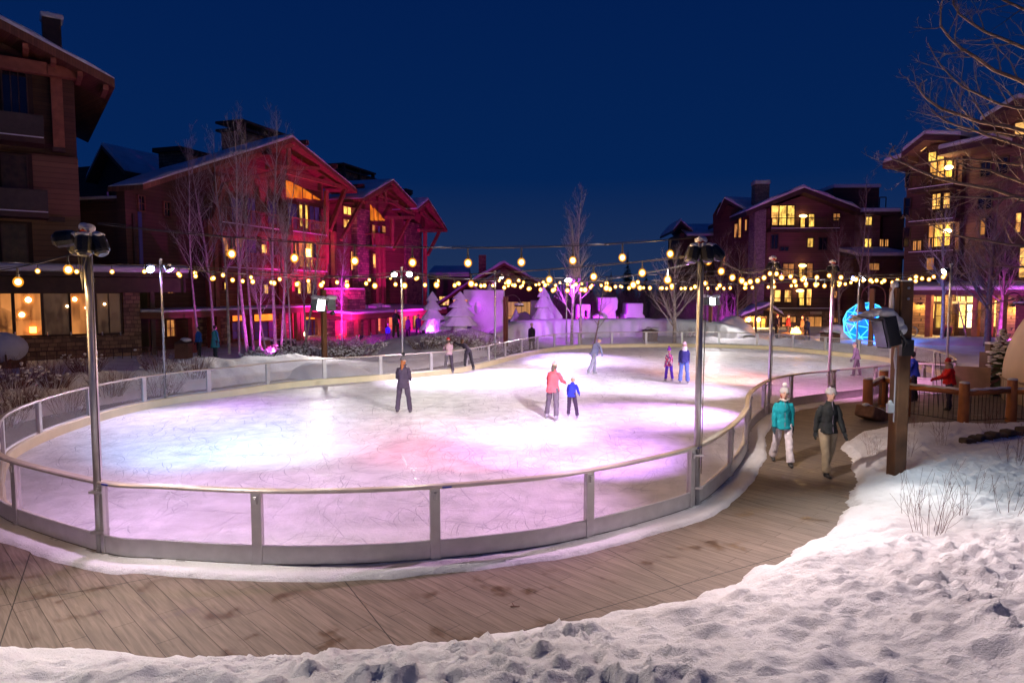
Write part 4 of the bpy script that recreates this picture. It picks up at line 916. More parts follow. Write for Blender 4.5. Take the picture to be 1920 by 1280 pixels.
for x0, x1, y0, y1, m_, nx in ((432,452,372,420,BLU,2),(462,478,372,420,BLU,2),(489,499,459,474,WIN_YEL,1),(417,427,446,480,WIN_DIM,1),(440,452,446,470,WIN_DIM,1),(494,502,534,550,WIN_YEL,1),(419,424,530,542,WIN_YEL,1),(500,518,378,420,BLU,1),(457,480,448,492,BLU,1)): wB(x0, x1, y0, y1, m_, nx, 1, -.21)
mb = MB(); s, z = rp(578, 474, .15); FB.box(mb, s-.3, s+.3, .10, .2, z-.3, z+.3); mb.build('window_lamp', mat_emit('lamp_bright', (1, .62, .12), 4), B)
for px, y0, y1 in ((264, 368, 395), (312, 380, 405), (318, 534, 549)): wB(px-5, px+5, y0, y1, WIN_DIM if y0 > 500 else DARKGLASS, 2, 2, .03)
mb = MB(); FB.box(mb, rp(262,500,0)[0], rp(268,500,0)[0], 0, .05, 4, 9.0); mb.build('narrow_window', mat_emit('violet_glow_window', (.1, .08, .4), .012), B)
# ground floor: shop fronts, canopy with snow
cz = rp(560, 577, 3.0)[1]
flat_roof(FB, B, rp(300, 577, 3)[0], rp(659, 577, 3)[0], 0, 3.2, cz+.02, .35, .16, 'canopy', SIDING_RED)
mb = MB()
for px in (365, 471, 560, 567, 650): s = rp(px, 610, 3.0)[0]; FB.box(mb, s-.18, s+.18, 2.7, 3.0, 0, cz-.34)
mb.build_each('canopy_post', TIMBER, B)
for a_, b_ in ((368, 400), (405, 432), (520, 556)): wall(FB, B, rp(a_, 610, .3)[0], rp(b_, 610, .3)[0], -.24, .2, 0, cz-.4, STONE, 'stone_pier')
ORG = mat_emit('orange_lit_transom', (1, .20, .02), .75, .3, 2)
for x0, x1, y0, y1, m_, nx, nz in ((434,466,586,601,ORG,1,1),(475,515,586,601,ORG,1,1),(572,601,583,598,ORG,1,1),(434,466,604,634,BLU,2,2),(475,515,604,634,BLU,3,2),(572,584,600,632,BLU,1,2),(586,603,600,632,BLU,1,2),(557,561,585,632,WIN_DIM,1,3),(371,380,601,626,WIN_YEL,1,2),(311,326,600,630,WIN_DIM,2,2),(268,272,600,636,WIN_DIM,1,1)): wB(x0, x1, y0, y1, m_, nx, nz, .06)
s, z = rp(573, 626, .5); mb = MB(); mb.sphere(FB.pt(s, .5, z), .18, 10, 7); mb.build('shop_lamp', LAMP_W, B, True)
# --- second gable
w2 = 2.6
L2 = rp(681, 372, w2); A2 = rp(738, 338, w2); R2 = rp(787, 391, w2)
roof(FB, B, L2, A2, R2, -11, w2, .28, .26)
def rz2(s): return L2[1]+(A2[1]-L2[1])*(s-L2[0])/(A2[0]-L2[0]) if s < A2[0] else A2[1]+(R2[1]-A2[1])*(s-A2[0])/(R2[0]-A2[0])
sa, sb = rp(628, 450, 0)[0]+.3, rp(757, 450, 0)[0]
mb = MB(); FB.prism(mb, [(sa, 0), (sb, 0), (sb, rz2(sb)-.3), (A2[0], A2[1]-.3), (L2[0]+.5, rz2(L2[0]+.5)-.3), (sa, L2[1]-.3)], 0, -11); mb.build('wall', SIDING_RED, B)
q0, q1 = rp(670, 450, .6)[0], rp(694, 450, .6)[0]; wall(FB, B, q0, q1, 0, .6, 0, rp(680, 392, .6)[1], STONE, 'stone_pier')
mb = MB()
def tr2(a, b, wd=.24, ww=2.2): s, z = rp(*a, ww); s2, z2 = rp(*b, ww); FB.beam(mb, (s, ww, z), (s2, ww, z2), wd)
tr2((738,348),(783,396)); tr2((738,348),(690,372)); tr2((722,356),(722,378)); tr2((684,380),(745,378)); tr2((710,366),(776,403)); tr2((724,408),(776,408),.3); tr2((768,410),(738,468)); tr2((735,410),(735,462),.28); tr2((678,378),(640,450),.26); 
mb.build('roof_truss', TIMBER, B)
for x0, x1, t0 in ((695,700,384), (702,708,390), (710,715,398), (716,721,408)):
    s0, s1 = rp(x0, 405, .05)[0], rp(x1, 405, .05)[0]; zb = rp(x0, 413, .05)[1]; za = rp(x0, t0, .05)[1]
    mb = MB(); FB.prism(mb, [(s0, zb), (s1, zb), (s1, max(za-.3, zb+.1)), (s0, za)], .03, .07); mb.build('attic_window', WIN_ORANGE, B)
for x0, x1, y0, y1, m_, nx in ((643,665,389,403,WIN_YEL,3),(643,656,412,427,WIN_YEL,2),(697,703,422,446,WIN_DIM,1),(707,712,424,436,BLU,1),(657,664,472,506,WIN_WARM,1),(698,705,476,502,WIN_WARM,1),(715,722,424,436,WIN_DIM,1)): wB(x0, x1, y0, y1, m_, nx, 1, .03)
balcony(FB, B, rp(696,460,1.2)[0], rp(733,460,1.2)[0], rp(715,462,1.4)[1], 1.4, .003)
mb = MB()
for px in (708, 717): s = rp(px, 480, 1.5)[0]; FB.box(mb, s-.22, s+.22, 1.42, 1.7, 0, rp(712, 438, 1.5)[1])
mb.build_each('timber_post', TIMBER, B)
# --- third gable
w3 = 2.8
L3 = rp(783, 392, w3); A3 = rp(804, 374, w3); R3 = rp(839, 430, w3)
roof(FB, B, L3, A3, R3, -10, w3, .28, .24)
def rz3(s): return L3[1]+(A3[1]-L3[1])*(s-L3[0])/(A3[0]-L3[0]) if s < A3[0] else A3[1]+(R3[1]-A3[1])*(s-A3[0])/(R3[0]-A3[0])
sa, sb3 = rp(757, 450, 0)[0]+.02, rp(787, 450, 0)[0]
mb = MB(); FB.prism(mb, [(sa, 0), (sb3, 0), (sb3, rz3(sb3)-.3), (sa, rz3(sa)-.3)], .003, -10); mb.build('wall', SIDING_DARK, B)
wall(FB, B, sa, sb3+.02, .005, .25, 0, rp(780, 420, 0)[1], STONE, 'stone_pier')
mb = MB(); wwx = 2.4
def tr3(a, b, wd=.24, ww=2.4): s, z = rp(*a, ww); s2, z2 = rp(*b, ww); FB.beam(mb, (s, ww, z), (s2, ww, z2), wd)
tr3((785,432),(836,432),.3); tr3((797,432),(797,580),.3); tr3((824,434),(802,478),.26); tr3((804,382),(834,428)); tr3((790,400),(826,426))
mb.build('roof_truss', TIMBER, B)
# lower arcade below the second and third gables
cz2 = rp(720, 590, 4.5)[1]
wall(FB, B, rp(625,600,2)[0], rp(815,600,2)[0], 0.26, 2.2, 2.0, cz2+.5, SIDING_RED, 'arcade_wall')
flat_roof(FB, B, rp(655, 590, 5)[0], rp(835, 590, 5)[0], .3, 5.2, cz2+.45, .42, .26, 'canopy', SIDING_RED, .25)
mb = MB()
for px in (638, 645, 672, 690, 704, 722, 745, 770, 790): s = rp(px, 610, 4.6)[0]; FB.box(mb, s-.2, s+.2, 4.3, 4.7, 0, cz2-.2)
mb.build_each('canopy_post', TIMBER, B)
for x0, x1, m_ in ((663,670,WIN_DIM),(679,685,WIN_YEL),(694,702,BLU),(708,716,WIN_DIM),(728,742,WIN_WARM),(750,764,WIN_WARM),(774,786,WIN_DIM)): wB(x0, x1, 590, 632, mat_emit('shop_glow', (.9,.5,.1), .14, .9, 1.4) if m_ is WIN_WARM else m_, 2, 2, 2.25)
wall(FB, B, rp(625,600,2)[0], rp(815,600,2)[0], 0.27, 2.2, 0, 1.99, SIDING_RED, 'arcade_wall')
wall(FB, B, rp(607,540,2)[0], rp(640,540,2)[0], 2.0, 4.2, 0, rp(625,543,3)[1], STONE, 'stone_pier'); cap_snow(FB, B, rp(607,540,2)[0], rp(640,540,2)[0], 2.0, 4.2, rp(625,543,3)[1]+.004, .15)
mb = MB(); snow_ = random.Random(3)
for i in range(16): s = rp(665+snow_.random()*60, 570, 2)[0]; mb.sphere(FB.pt(s, snow_.uniform(1,3), cz2+.62), (.5, .5, snow_.uniform(.12,.3)), 8, 6)
mb.build('snow_heap', SNOW, B, True)
# chimneys with dark cages
for x0, x1, y0, y1, ww in ((455, 540, 240, 275, -4), (337, 386, 283, 292, -7), (643, 698, 315, 340, -5), (760, 768, 356, 366, -4)):
    r1 = FB.rect(x0, x1, y0, y1, ww); c0, c1 = r1[0], r1[1]
    if abs(c1-c0) > 9: c1 = c0+7
    mb = MB(); FB.box(mb, c0, c1, ww-2, ww, r1[2]-2.5, r1[2]+(r1[3]-r1[2])*.45); ch = mb.build('chimney', STONE, B)
    mb = MB()
    for zz in (.55, .95): z = r1[2]+(r1[3]-r1[2])*zz; FB.box(mb, c0-.3, c1+.3, ww-2.3, ww+.3, z-.12, z+.06)
    for s in (c0, (c0+c1)/2, c1): FB.box(mb, s-.1, s+.1, ww-.1, ww+.25, r1[2], r1[3])
    mb.build('chimney_cage', TIMBER_DARK, ch)
# rear wing with the blue snow roof
FW = Fac(D(232, 400, 57).xy, (.68, .73)); 
C_ = thing('rear_wing_building', 'dark unlit wing with a blue snow roof between the hotel and the magenta lodge', 'building', FW.pt(0, 0, 0))
FG = Fac(D(160, 400, 58.5).xy, ((D(232,400,57)-D(160,400,58.5)).xy).normalized())
gl = FG.inv(160, 335, .8); ga = FG.inv(190, 272, .8); gr = FG.inv(233, 320, .8)
roof(FG, C_, (gl[0], gl[1]), ga, gr, -22, .8, .3, .35)
mb = MB(); FG.prism(mb, [(gl[0]+.4, 0), (gr[0]-.4, 0), (gr[0]-.4, gr[1]-.3), (ga[0], ga[1]-.32), (gl[0]+.4, gl[1]-.3)], 0, -22); mb.build('wall', SIDING_DARK, C_)
wall(FG, C_, gl[0]-9, gl[0]+.39, -12, -.5, 0, FG.inv(165, 312, -.5)[1], SIDING_DARK, 'low_wing_wall')
window(FG, C_, FG.rect(202, 207, 360, 392), BLU, .03, 1, 2)

# ------------------------------------------------------------------ C. far low lodge in the centre
FC = Fac((-12, 88.0), (1, .05)); Cc = thing('far_lodge', 'low far lodge with two snowy gables seen behind the snow castle', 'building', FC.pt(10, 0, 0))
def cb(px, py, w_=0): return FC.inv(px, py, w_)
roof(FC, Cc, cb(872, 535), cb(944, 494), cb(1030, 542), -16, 2.0, .35, .4)
s0, s1 = cb(885, 560)[0], cb(1012, 560)[0]
mb = MB(); FC.prism(mb, [(s0, 0), (s1, 0), (s1, cb(1012, 534)[1]-.5), (cb(944, 0)[0], cb(944, 497)[1]-.5), (s0, cb(885, 534)[1]-.5)], 0, -14); mb.build('wall', PLASTER, Cc)
mb = MB(); 
for k in range(9): z = cb(944, 503+k*3.4)[1]; h = 6+k*5; a, b = cb(944-h, 500)[0], cb(944+h, 500)[0]; FC.box(mb, a, b, .05, .12, z-.05, z+.05)
mb.build('lattice', mat('pale_timber', (.35, .22, .1), .7), Cc)
window(FC, Cc, FC.rect(948, 1008, 566, 618), mat_emit('hall_glow', (1, .5, .14), .10, .9, .8), .04, 6, 2)
window(FC, Cc, FC.rect(893, 940, 560, 585), WIN_DIM, .04, 3, 1)
roof(FC, Cc, cb(815, 575, 3), cb(878, 531, 3), cb(925, 566, 3), -3, 4.2, .3, .35, 'porch_roof')
mb = MB(); FC.prism(mb, [(cb(828,590,3)[0], 0), (cb(920,590,3)[0], 0), (cb(920,565,3)[0], cb(920,565,3)[1]-.5), (cb(878,0,3)[0], cb(878,536,3)[1]-.5), (cb(828,570,3)[0], cb(828,570,3)[1]-.5)], .05, 3); mb.build('porch_wall', PLASTER, Cc)
window(FC, Cc, FC.rect(824, 842, 556, 572, 3), WIN_YEL, 3.05, 1, 1); window(FC, Cc, FC.rect(850, 880, 556, 566, 3), WIN_DIM, 3.05, 3, 1)
flat_roof(FC, Cc, cb(800, 490)[0], cb(880, 490)[0], -14, -2, cb(850, 490, -2)[1]-.8, .3, .7, 'roof', None, 1.2)
wall(FC, Cc, cb(803, 600)[0], cb(884, 600)[0], -14, -2.2, 0, cb(850, 498, -2)[1]-1, PLASTER)
wall(FC, Cc, cb(905, 490)[0]-.5, cb(905,490)[0]+.5, -6, -5, 5, cb(905, 478, -5)[1], STONE, 'chimney')

# ------------------------------------------------------------------ D. mid right lodge
SIDING_DIM = mat_boards('maroon_siding', (.15, .06, .05), .2)
FD = Fac((18, 70.0), (1, -.04)); Dd = thing('apartment_lodge', 'broad purple lit lodge with stone chimney and lit top floor windows right of centre', 'building', FD.pt(8, 0, 0))
def dd(px, py, w_=0): return FD.inv(px, py, w_)
roof(FD, Dd, dd(1400, 396, 1.5), dd(1508, 352, 1.5), dd(1614, 392, 1.5), -14, 1.5, .45, .38, 'roof', TIMBER_DARK)
s0, s1 = dd(1433, 500)[0], dd(1600, 500)[0]; sa, za = dd(1508, 360)
mb = MB(); FD.prism(mb, [(s0, 0), (s1, 0), (s1, dd(1600, 396)[1]), (sa, za-.3), (s0, dd(1433, 392)[1])], 0, -13); mb.build('wall', SIDING_DIM, Dd)
wall(FD, Dd, dd(1413, 500, .9)[0], dd(1434, 500, .9)[0], -1, .9, 0, dd(1424, 392, .9)[1], STONE_P, 'stone_buttress')
c0, c1 = dd(1417, 350, -2)[0], dd(1443, 350, -2)[0]; wall(FD, Dd, c0, c1, -3.4, -2, 8, dd(1430, 345, -2)[1], STONE_P, 'chimney'); cap_snow(FD, Dd, c0-.1, c1+.1, -3.5, -1.9, dd(1430, 345, -2)[1]+.004, .4)
def wD(x0, x1, y0, y1, m_, nx=1, nz=1, ww=.03): window(FD, Dd, FD.rect(x0, x1, y0, y1, ww), m_, ww, nx, nz)
wD(1446, 1459, 386, 422, WIN_WARM, 1, 2); wD(1461, 1474, 386, 422, WIN_YEL, 1, 2); wD(1476, 1489, 386, 422, WIN_YEL, 1, 2)
wD(1501, 1511, 405, 427, WIN_YEL); wD(1516, 1526, 402, 425, WIN_YEL); wD(1562, 1574, 401, 413, WIN_DIM, 2); 
wD(1514, 1524, 447, 463, WIN_YEL); wD(1498, 1508, 494, 520, WIN_YEL); wD(1513, 1523, 494, 520, WIN_DIM); wD(1468, 1488, 495, 518, WIN_DIM, 2)
wD(1451, 1463, 544, 565, WIN_WARM); wD(1471, 1483, 544, 566, WIN_WARM); wD(1497, 1507, 542, 572, WIN_YEL); wD(1512, 1521, 542, 572, WIN_WARM); wD(1563, 1569, 546, 558, WIN_DIM)
for x0, x1, y0, y1 in ((1463,1478,463,470),(1446,1458,440,466),(1535,1550,446,468)): wD(x0, x1, y0, y1, DARKGLASS, 2)
for y, x0, x1 in ((428, 1446, 1575), (578, 1440, 1556), (524, 1450, 1560)): 
    _, z = dd(1500, y, 1.5); balcony(FD, Dd, dd(x0, y, 1.5)[0], dd(x1, y, 1.5)[0], z, 1.5, .003, 1.05, TIMBER_DARK, TIMBER_DARK)
mb = MB()
for px, py in ((1506, 405), (1505, 498), (1500, 545)): s, z = dd(px, py, .4); mb.sphere(FD.pt(s, .4, z), (.42, .2, .16), 10, 6)
mb.build_each('porch_lamp', mat_emit('porch_lamp_glow', (1, .62, .2), 2.2), Dd, True)
# ground floor of stone with shop windows and a sign board
wall(FD, Dd, s0+.02, dd(1690, 600)[0], .004, .35, 0, dd(1500, 582)[1], STONE, 'stone_base')
for x0, x1, y0, y1 in ((1466,1478,594,604),(1481,1492,594,604),(1466,1478,608,619),(1513,1540,594,620),(1563,1573,596,604),(1579,1590,594,603)): wD(x0, x1, y0, y1, WIN_DIM, 2, 1, .37)
mb = MB(); r1 = FD.rect(1520, 1541, 584, 589, .5); FD.box(mb, r1[0], r1[1], .36, .5, r1[2], r1[3]); mb.build('sign_board', mat('sign_cream', (.45, .38, .3), .6), Dd)
# little gabled porch
roof(FD, Dd, dd(1388, 592, 4), dd(1441, 572, 4), dd(1468, 590, 4), .4, 4.3, .25, .3, 'porch_roof', TIMBER_DARK)
wall(FD, Dd, dd(1393, 600, 3)[0], dd(1438, 600, 3)[0], .36, 3.0, 0, dd(1410, 591, 3)[1]-.1, mat('amber_plaster', (.3, .17, .07), .8), 'porch_wall')
for x0, x1 in ((1396, 1403), (1416, 1424), (1427, 1434)): window(FD, Dd, FD.rect(x0, x1, 597, 620, 3), WIN_YEL, 3.04, 1, 2)
for px in (1404, 1422): s, z = dd(px, 599, 3.3); mb = MB(); mb.sphere(FD.pt(s, 3.3, z), .2, 8, 6); mb.build('wall_lamp', LAMP_W, Dd, True); point('wall_light', FD.pt(s, 3.9, z), (1, .6, .2), 60, .1, Dd)
# left wings
FE = Fac(D(1412, 500, 71).xy, (.80, -.6))
E_l = Fac(D(1345, 500, 76).xy, ((D(1412,500,71)-D(1345,500,76)).xy).normalized())
wg = MB()
def ee(px, py, w_=0): return E_l.inv(px, py, w_)
roof(E_l, Dd, ee(1343, 405, .6), ee(1358, 372, .6), ee(1402, 397, .6), -12, .6, .3, .35, 'wing_roof', TIMBER_DARK)
mb = MB(); E_l.prism(mb, [(ee(1345,500)[0], 0), (ee(1414,500)[0], 0), (ee(1414,400)[0], ee(1414,402)[1]), (ee(1358,0)[0], ee(1358,378)[1]), (ee(1345,0)[0], ee(1345,402)[1])], 0, -11); mb.build('wing_wall', SIDING_DARK, Dd)
for x0, x1, y0, y1 in ((1378,1384,420,445),(1386,1391,408,445),(1398,1402,412,432),(1356,1361,480,498)): window(E_l, Dd, E_l.rect(x0, x1, y0, y1), WIN_DIM, .03, 1, 1)
FF = Fac(D(1278, 500, 84).xy, (1, -.05))
roof(FF, Dd, FF.inv(1262, 432, .6), FF.inv(1277, 414, .6), FF.inv(1300, 434, .6), -9, .6, .3, .3, 'wing_roof', TIMBER_DARK)
s0, s1 = FF.inv(1275, 430)[0], FF.inv(1372, 430)[0]
flat_roof(FF, Dd, s0+.5, s1, -5, 1.4, FF.inv(1320, 424, -1)[1]+.3, .2, .4, 'wing_roof', None, 1.7)
wall(FF, Dd, s0, s1, -8, 0, 0, FF.inv(1320, 436)[1]-.1, SIDING_DARK, 'wing_wall')
# right wings
r1 = FD.rect(1562, 1648, 352, 395, -5); wall(FD, Dd, r1[0], r1[1], -12, -5, 6, r1[3], SIDING_DARK, 'tower_wall'); cap_snow(FD, Dd, r1[0], r1[1]+.2, -12.2, -4.9, r1[3]+.004, .4)
mb = MB(); ra = FD.rect(1649, 1661, 370, 387, -5)
for s in (ra[0], ra[1]): mb.tube([FD.pt(s, -5, ra[2]-1), FD.pt(s, -5, ra[3])], .06, 5)
mb.tube([FD.pt(ra[0], -5, ra[3]), FD.pt(ra[1], -5, ra[3])], .06, 5); mb.build('roof_frame', TIMBER_DARK, Dd)
wall(FD, Dd, dd(1601, 500)[0], dd(1652, 500)[0], -6, -.5, 0, dd(1625, 400, -.5)[1], mat_boards('brick_brown', (.20, .10, .06), .09), 'wing_wall')
flat_roof(FD, Dd, dd(1612, 400)[0], dd(1686, 400)[0], -7, .5, dd(1650, 398, .5)[1]+.05, .25, .5, 'wing_roof')
wall(FD, Dd, dd(1652, 500, -2)[0]+.01, dd(1692, 500, -2)[0], -7, -2, 0, dd(1670, 402, -2)[1], SIDING_DARK, 'wing_wall')
for x0, x1, y0, y1, ww in ((1622,1634,407,422,-.47),(1621,1633,448,463,-.47),(1649,1656,449,462,-1.97),(1659,1665,449,462,-1.97),(1664,1673,492,505,-1.97)): window(FD, Dd, FD.rect(x0, x1, y0, y1, ww), WIN_YEL if y0 < 470 and x0 < 1640 else WIN_DIM, ww, 2, 1)
flat_roof(FD, Dd, dd(1597, 478, 3)[0], dd(1692, 478, 3)[0], -1, 4, dd(1650, 478, 4)[1]+.7, .3, .45, 'lower_roof', None, .8)
wall(FD, Dd, dd(1606, 478, 3)[0], dd(1692, 478, 3)[0], -.45, 2.9, 0, dd(1650, 484, 3)[1]-.1, SIDING_DARK, 'lower_wall')
window(FD, Dd, FD.rect(1627, 1648, 494, 506, 2.92), WIN_DIM, 2.92, 2, 1)

SIDING_PLUM = mat_boards('dark_plum_siding', (.11, .048, .045), .24)
# ------------------------------------------------------------------ E. right building
FH = Fac((33.1, 58.0), (.48, -.877)); Hh = thing('corner_building', 'tall purple lit timber building at the right with lit shop fronts under a snowy canopy', 'building', FH.pt(4, 0, 0))
def hh(px, py, w_=0): return FH.inv(px, py, w_)
zt = hh(1700, 305)[1]
wall(FH, Hh, 0, hh(1800, 400)[0], -12, 0, 0, hh(1700, 308)[1], SIDING_PLUM)
wall(FH, Hh, hh(1800, 400)[0]+.01, hh(2050, 400)[0], -12, -.6, 0, hh(1850, 262)[1]-.1, SIDING_PLUM)
wall(FH, Hh, hh(1738, 400)[0], hh(1792, 400)[0], .003, .3, 3.2, hh(1760, 272)[1], SIDING_DARK, 'bay_wall')
# roofs
def slabroof(pts, w0, w1, nm='roof'):
    mb = MB(); sn = MB()
    for a_, b_ in zip(pts[:-1], pts[1:]):
        FH.prism(mb, [a_, b_, (b_[0], b_[1]-.45), (a_[0], a_[1]-.45)], w0, w1); FH.prism(sn, [(a_[0], a_[1]+.40), (b_[0], b_[1]+.40), (b_[0], b_[1]+.004), (a_[0], a_[1]+.004)], w0+.1, w1-.03)
    o = mb.build(nm, SIDING_PLUM, Hh); s_ = sn.build('roof_snow', SNOW, o); bevel(s_, .15, 3)
slabroof([hh(1655, 306, 1.5), hh(1702, 292, 1.5)], -8, 1.5)
slabroof([hh(1690, 286, 1.8), hh(1733, 252, 1.8), hh(1800, 254, 1.8)], -8, 1.8)
slabroof([hh(1757, 281, 2.2), hh(1860, 258, 2.2)], -8, 2.2)
slabroof([hh(1835, 228, 2.5), hh(1905, 185, 2.5), hh(1990, 190, 2.5)], -10, 2.5)
wall(FH, Hh, hh(1830, 300)[0], hh(2050, 300)[0], -10, -.2, hh(1850, 262)[1], hh(1840, 236)[1], SIDING_DARK)
wall(FH, Hh, hh(1694, 300)[0], hh(1738, 300)[0], -10, -.01, hh(1700, 310)[1], hh(1715, 290)[1], SIDING_PLUM, 'gable_wall')
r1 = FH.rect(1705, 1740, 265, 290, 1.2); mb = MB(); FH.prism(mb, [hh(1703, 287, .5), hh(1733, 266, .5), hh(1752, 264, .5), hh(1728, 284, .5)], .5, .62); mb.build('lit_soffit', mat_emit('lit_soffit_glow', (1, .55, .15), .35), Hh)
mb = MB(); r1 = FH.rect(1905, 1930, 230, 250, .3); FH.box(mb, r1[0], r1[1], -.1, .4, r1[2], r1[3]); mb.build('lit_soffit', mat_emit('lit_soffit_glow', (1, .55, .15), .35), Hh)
def wH(x0, x1, y0, y1, m_, nx=1, nz=1, ww=.32): window(FH, Hh, FH.rect(x0, x1, y0, y1, ww), m_, ww, nx, nz)
wH(1742, 1756, 286, 302, WIN_YEL, 1, 1); wH(1758, 1771, 287, 300, WIN_YEL, 1, 1); wH(1773, 1788, 284, 294, WIN_YEL, 2, 1)
wH(1745, 1757, 305, 334, WIN_WARM, 1, 1); wH(1759, 1771, 302, 334, WIN_WARM, 1, 1); wH(1774, 1786, 298, 332, WIN_YEL, 1, 1)
wH(1749, 1764, 364, 392, WIN_WARM, 2, 1); wH(1770, 1782, 362, 390, WIN_WARM, 1, 1)
wH(1742, 1751, 424, 464, WIN_DIM, 1, 1); wH(1753, 1768, 422, 462, WIN_YEL, 1, 1); wH(1770, 1782, 420, 460, WIN_YEL, 1, 1)
wH(1712, 1728, 452, 470, WIN_DIM, 2, 1, .03); wH(1738, 1752, 484, 506, WIN_DIM, 1, 1); wH(1695, 1706, 428, 462, DARKGLASS, 1, 2, .03); wH(1697, 1708, 372, 404, DARKGLASS, 1, 2, .03); wH(1700, 1708, 320, 350, DARKGLASS, 1, 2, .03)
wH(1839, 1848, 410, 440, mat_emit('amber_window', (1, .5, .1), .12, .6, 3), 1, 2, -.57); wH(1850, 1860, 405, 445, DARKGLASS, 1, 2, -.57); wH(1905, 1915, 400, 435, WIN_WARM, 1, 2, -.57); wH(1912, 1925, 465, 520, WIN_WARM, 1, 3, -.57)
wH(1835, 1860, 368, 392, DARKGLASS, 2, 1, -.57); wH(1840, 1858, 300, 330, DARKGLASS, 2, 1, -.57); wH(1870, 1890, 296, 326, DARKGLASS, 2, 1, -.57); wH(1878, 1892, 480, 520, DARKGLASS, 1, 2, -.57)
for y in (352, 414, 472):
    z = hh(1735, y, 1.4)[1]; balcony(FH, Hh, hh(1706, y, 1.4)[0], hh(1790, y, 1.4)[0], z, 1.3, .301, 1.1, TIMBER_DARK, TIMBER_DARK)
for px, py in ((1779, 314), (1776, 433)): s, z = hh(px, py, .9); mb = MB(); mb.sphere(FH.pt(s, .9, z), (.3, .3, .16), 10, 6); mb.build('balcony_lamp', mat_emit('balcony_lamp_glow', (1, .65, .25), 9), Hh, True); point('balcony_light', FH.pt(s, 1.4, z-.3), (1, .6, .2), 25, .1, Hh)
# canopy and shops
flat_roof(FH, Hh, hh(1692, 545, 2)[0], hh(2060, 545, 2)[0], .303, 3.2, hh(1800, 543, 3)[1]+.25, .35, .42, 'canopy', SIDING_PLUM, .3)
zc_ = hh(1800, 552, .6)[1]
for a_, b_ in ((1702, 1735), (1770, 1786), (1868, 1905)): wall(FH, Hh, hh(a_, 600, .6)[0], hh(b_, 600, .6)[0], .302, .7, 0, zc_, STONE, 'stone_pier')
def shop(x0, x1, y0, y1, m_, nx=1, nz=1): window(FH, Hh, FH.rect(x0, x1, y0, y1, .32), m_, .35, nx, nz, TIMBER_DARK, .09)
SH = mat_emit('shop_interior', (1, .62, .15), .75, .6, 3)
for s_ in ((1747, 1766, 556, 565, SH, 2, 1), (1748, 1753, 569, 596, SH, 1, 1), (1756, 1766, 570, 614, mat_emit('shop_door_glow', (.6, .45, .1), .18, .9, 4), 1, 2), (1784, 1811, 556, 565, SH, 3, 1), (1814, 1829, 556, 567, SH, 1, 1), (1799, 1811, 571, 614, SH, 1, 2), (1814, 1829, 571, 614, mat_emit('bright_shop', (1, .85, .5), 1.3, .6, 3), 1, 3), (1861, 1871, 564, 612, SH, 1, 2), (1706, 1713, 557, 572, WIN_YEL, 1, 1)): shop(*s_)
mb = MB(); r1 = FH.rect(1785, 1811, 564.5, 569.5, .8); FH.box(mb, r1[0], r1[1], .7, .8, r1[2], r1[3]); mb.build('shop_sign', mat('sign_cream', (.45, .38, .3), .6), Hh)
for px, py in ((1721, 570), (1897, 574)): s, z = hh(px, py, 1.0); mb = MB(); mb.lathe(FH.pt(s, .95, z), [(.22, -.05), (.05, .14)], 10); mb.build('sconce', BLACK, Hh); point('sconce_light', FH.pt(s, 1.1, z-.12), (1, .55, .12), 45, .06, Hh)
for px in (1742, 1830, 1855): s = hh(px, 600, 2.8)[0]; wall(FH, Hh, s-.2, s+.2, 2.6, 3.0, 0, zc_, TIMBER, 'canopy_post')
point('canopy_light', FH.pt(hh(1765, 560, 1.6)[0], 1.9, zc_-.3), (1, .65, .2), 60, .1, Hh); point('canopy_light', FH.pt(hh(1815, 560, 1.6)[0], 1.9, zc_-.3), (1, .65, .2), 60, .1, Hh)
# magenta wash lights: ground floods aimed at the buildings and snow carvings
def flood(label, loc, tgt, col, watt, ang=90):
    t = thing('ground_floodlight', label, 'floodlight', loc, 'ground floodlights'); c = Vector(loc)+Vector((0,0,.28)); dv = (Vector(tgt)-c).normalized(); M = dv.to_track_quat('Z', 'Y').to_matrix()
    mb = MB(); mb.box(c-dv*.05, (.32, .22, .12), M=M); mb.build('housing', BLACK, t); mb = MB(); mb.box(c+dv*.02, (.27, .17, .03), M=M); mb.build('lens', mat_emit('magenta_lens%d' % int(col[1]*100), col, 6), t)
    mb = MB(); mb.tube([Vector(loc)-Vector((0,0,.05)), c], .03, 6); mb.build('stand', BLACK, t)
    spot('flood_beam', c+dv*.08, tgt, col, watt, ang, 1, .1, t); return t
def gz(x, y): return Hs(x, y)
for label, (x, y), tgt, col, watt, ang in (
    ('magenta floodlight in the snow before the lodge canopy', (-6.6, 59.0), (-12.0, 66.0, 5), (.9, .02, .75), 1300, 120),
    ('magenta floodlight by the planters shining up the lodge balconies', (-11.0, 49.5), (-17.5, 53.5, 6.5), (1, .012, .5), 2200, 110),
    ('violet floodlight at the foot of the aspens', (-12.4, 35.6), (-15.8, 39.5, 4.5), (.8, .06, .9), 520, 120),
    ('purple floodlight beside the snow castle', (-5.6, 43.6), (-2.2, 45.5, 2.4), (.55, .04, .9), 520, 115),
    ('purple floodlight behind the carved snow blocks', (4.0, 50.5), (8.5, 57, 2.2), (.6, .012, .9), 900, 120),
    ('violet floodlight at the foot of the glowing snow fir', (.6, 47.6), (2.6, 49.8, 2.2), (.55, .015, .9), 320, 110),
    ('violet floodlight among the bushes before the apartment lodge', (18.5, 57.0), (20.0, 67, 5), (.6, .05, .9), 1000, 85),
    ('violet floodlight in the boulders before the corner building', (33.0, 44.0), (37, 52, 6), (.7, .08, .75), 900, 120)):
    flood(label, (x, y, gz(x, y)), tgt, col, watt, ang)
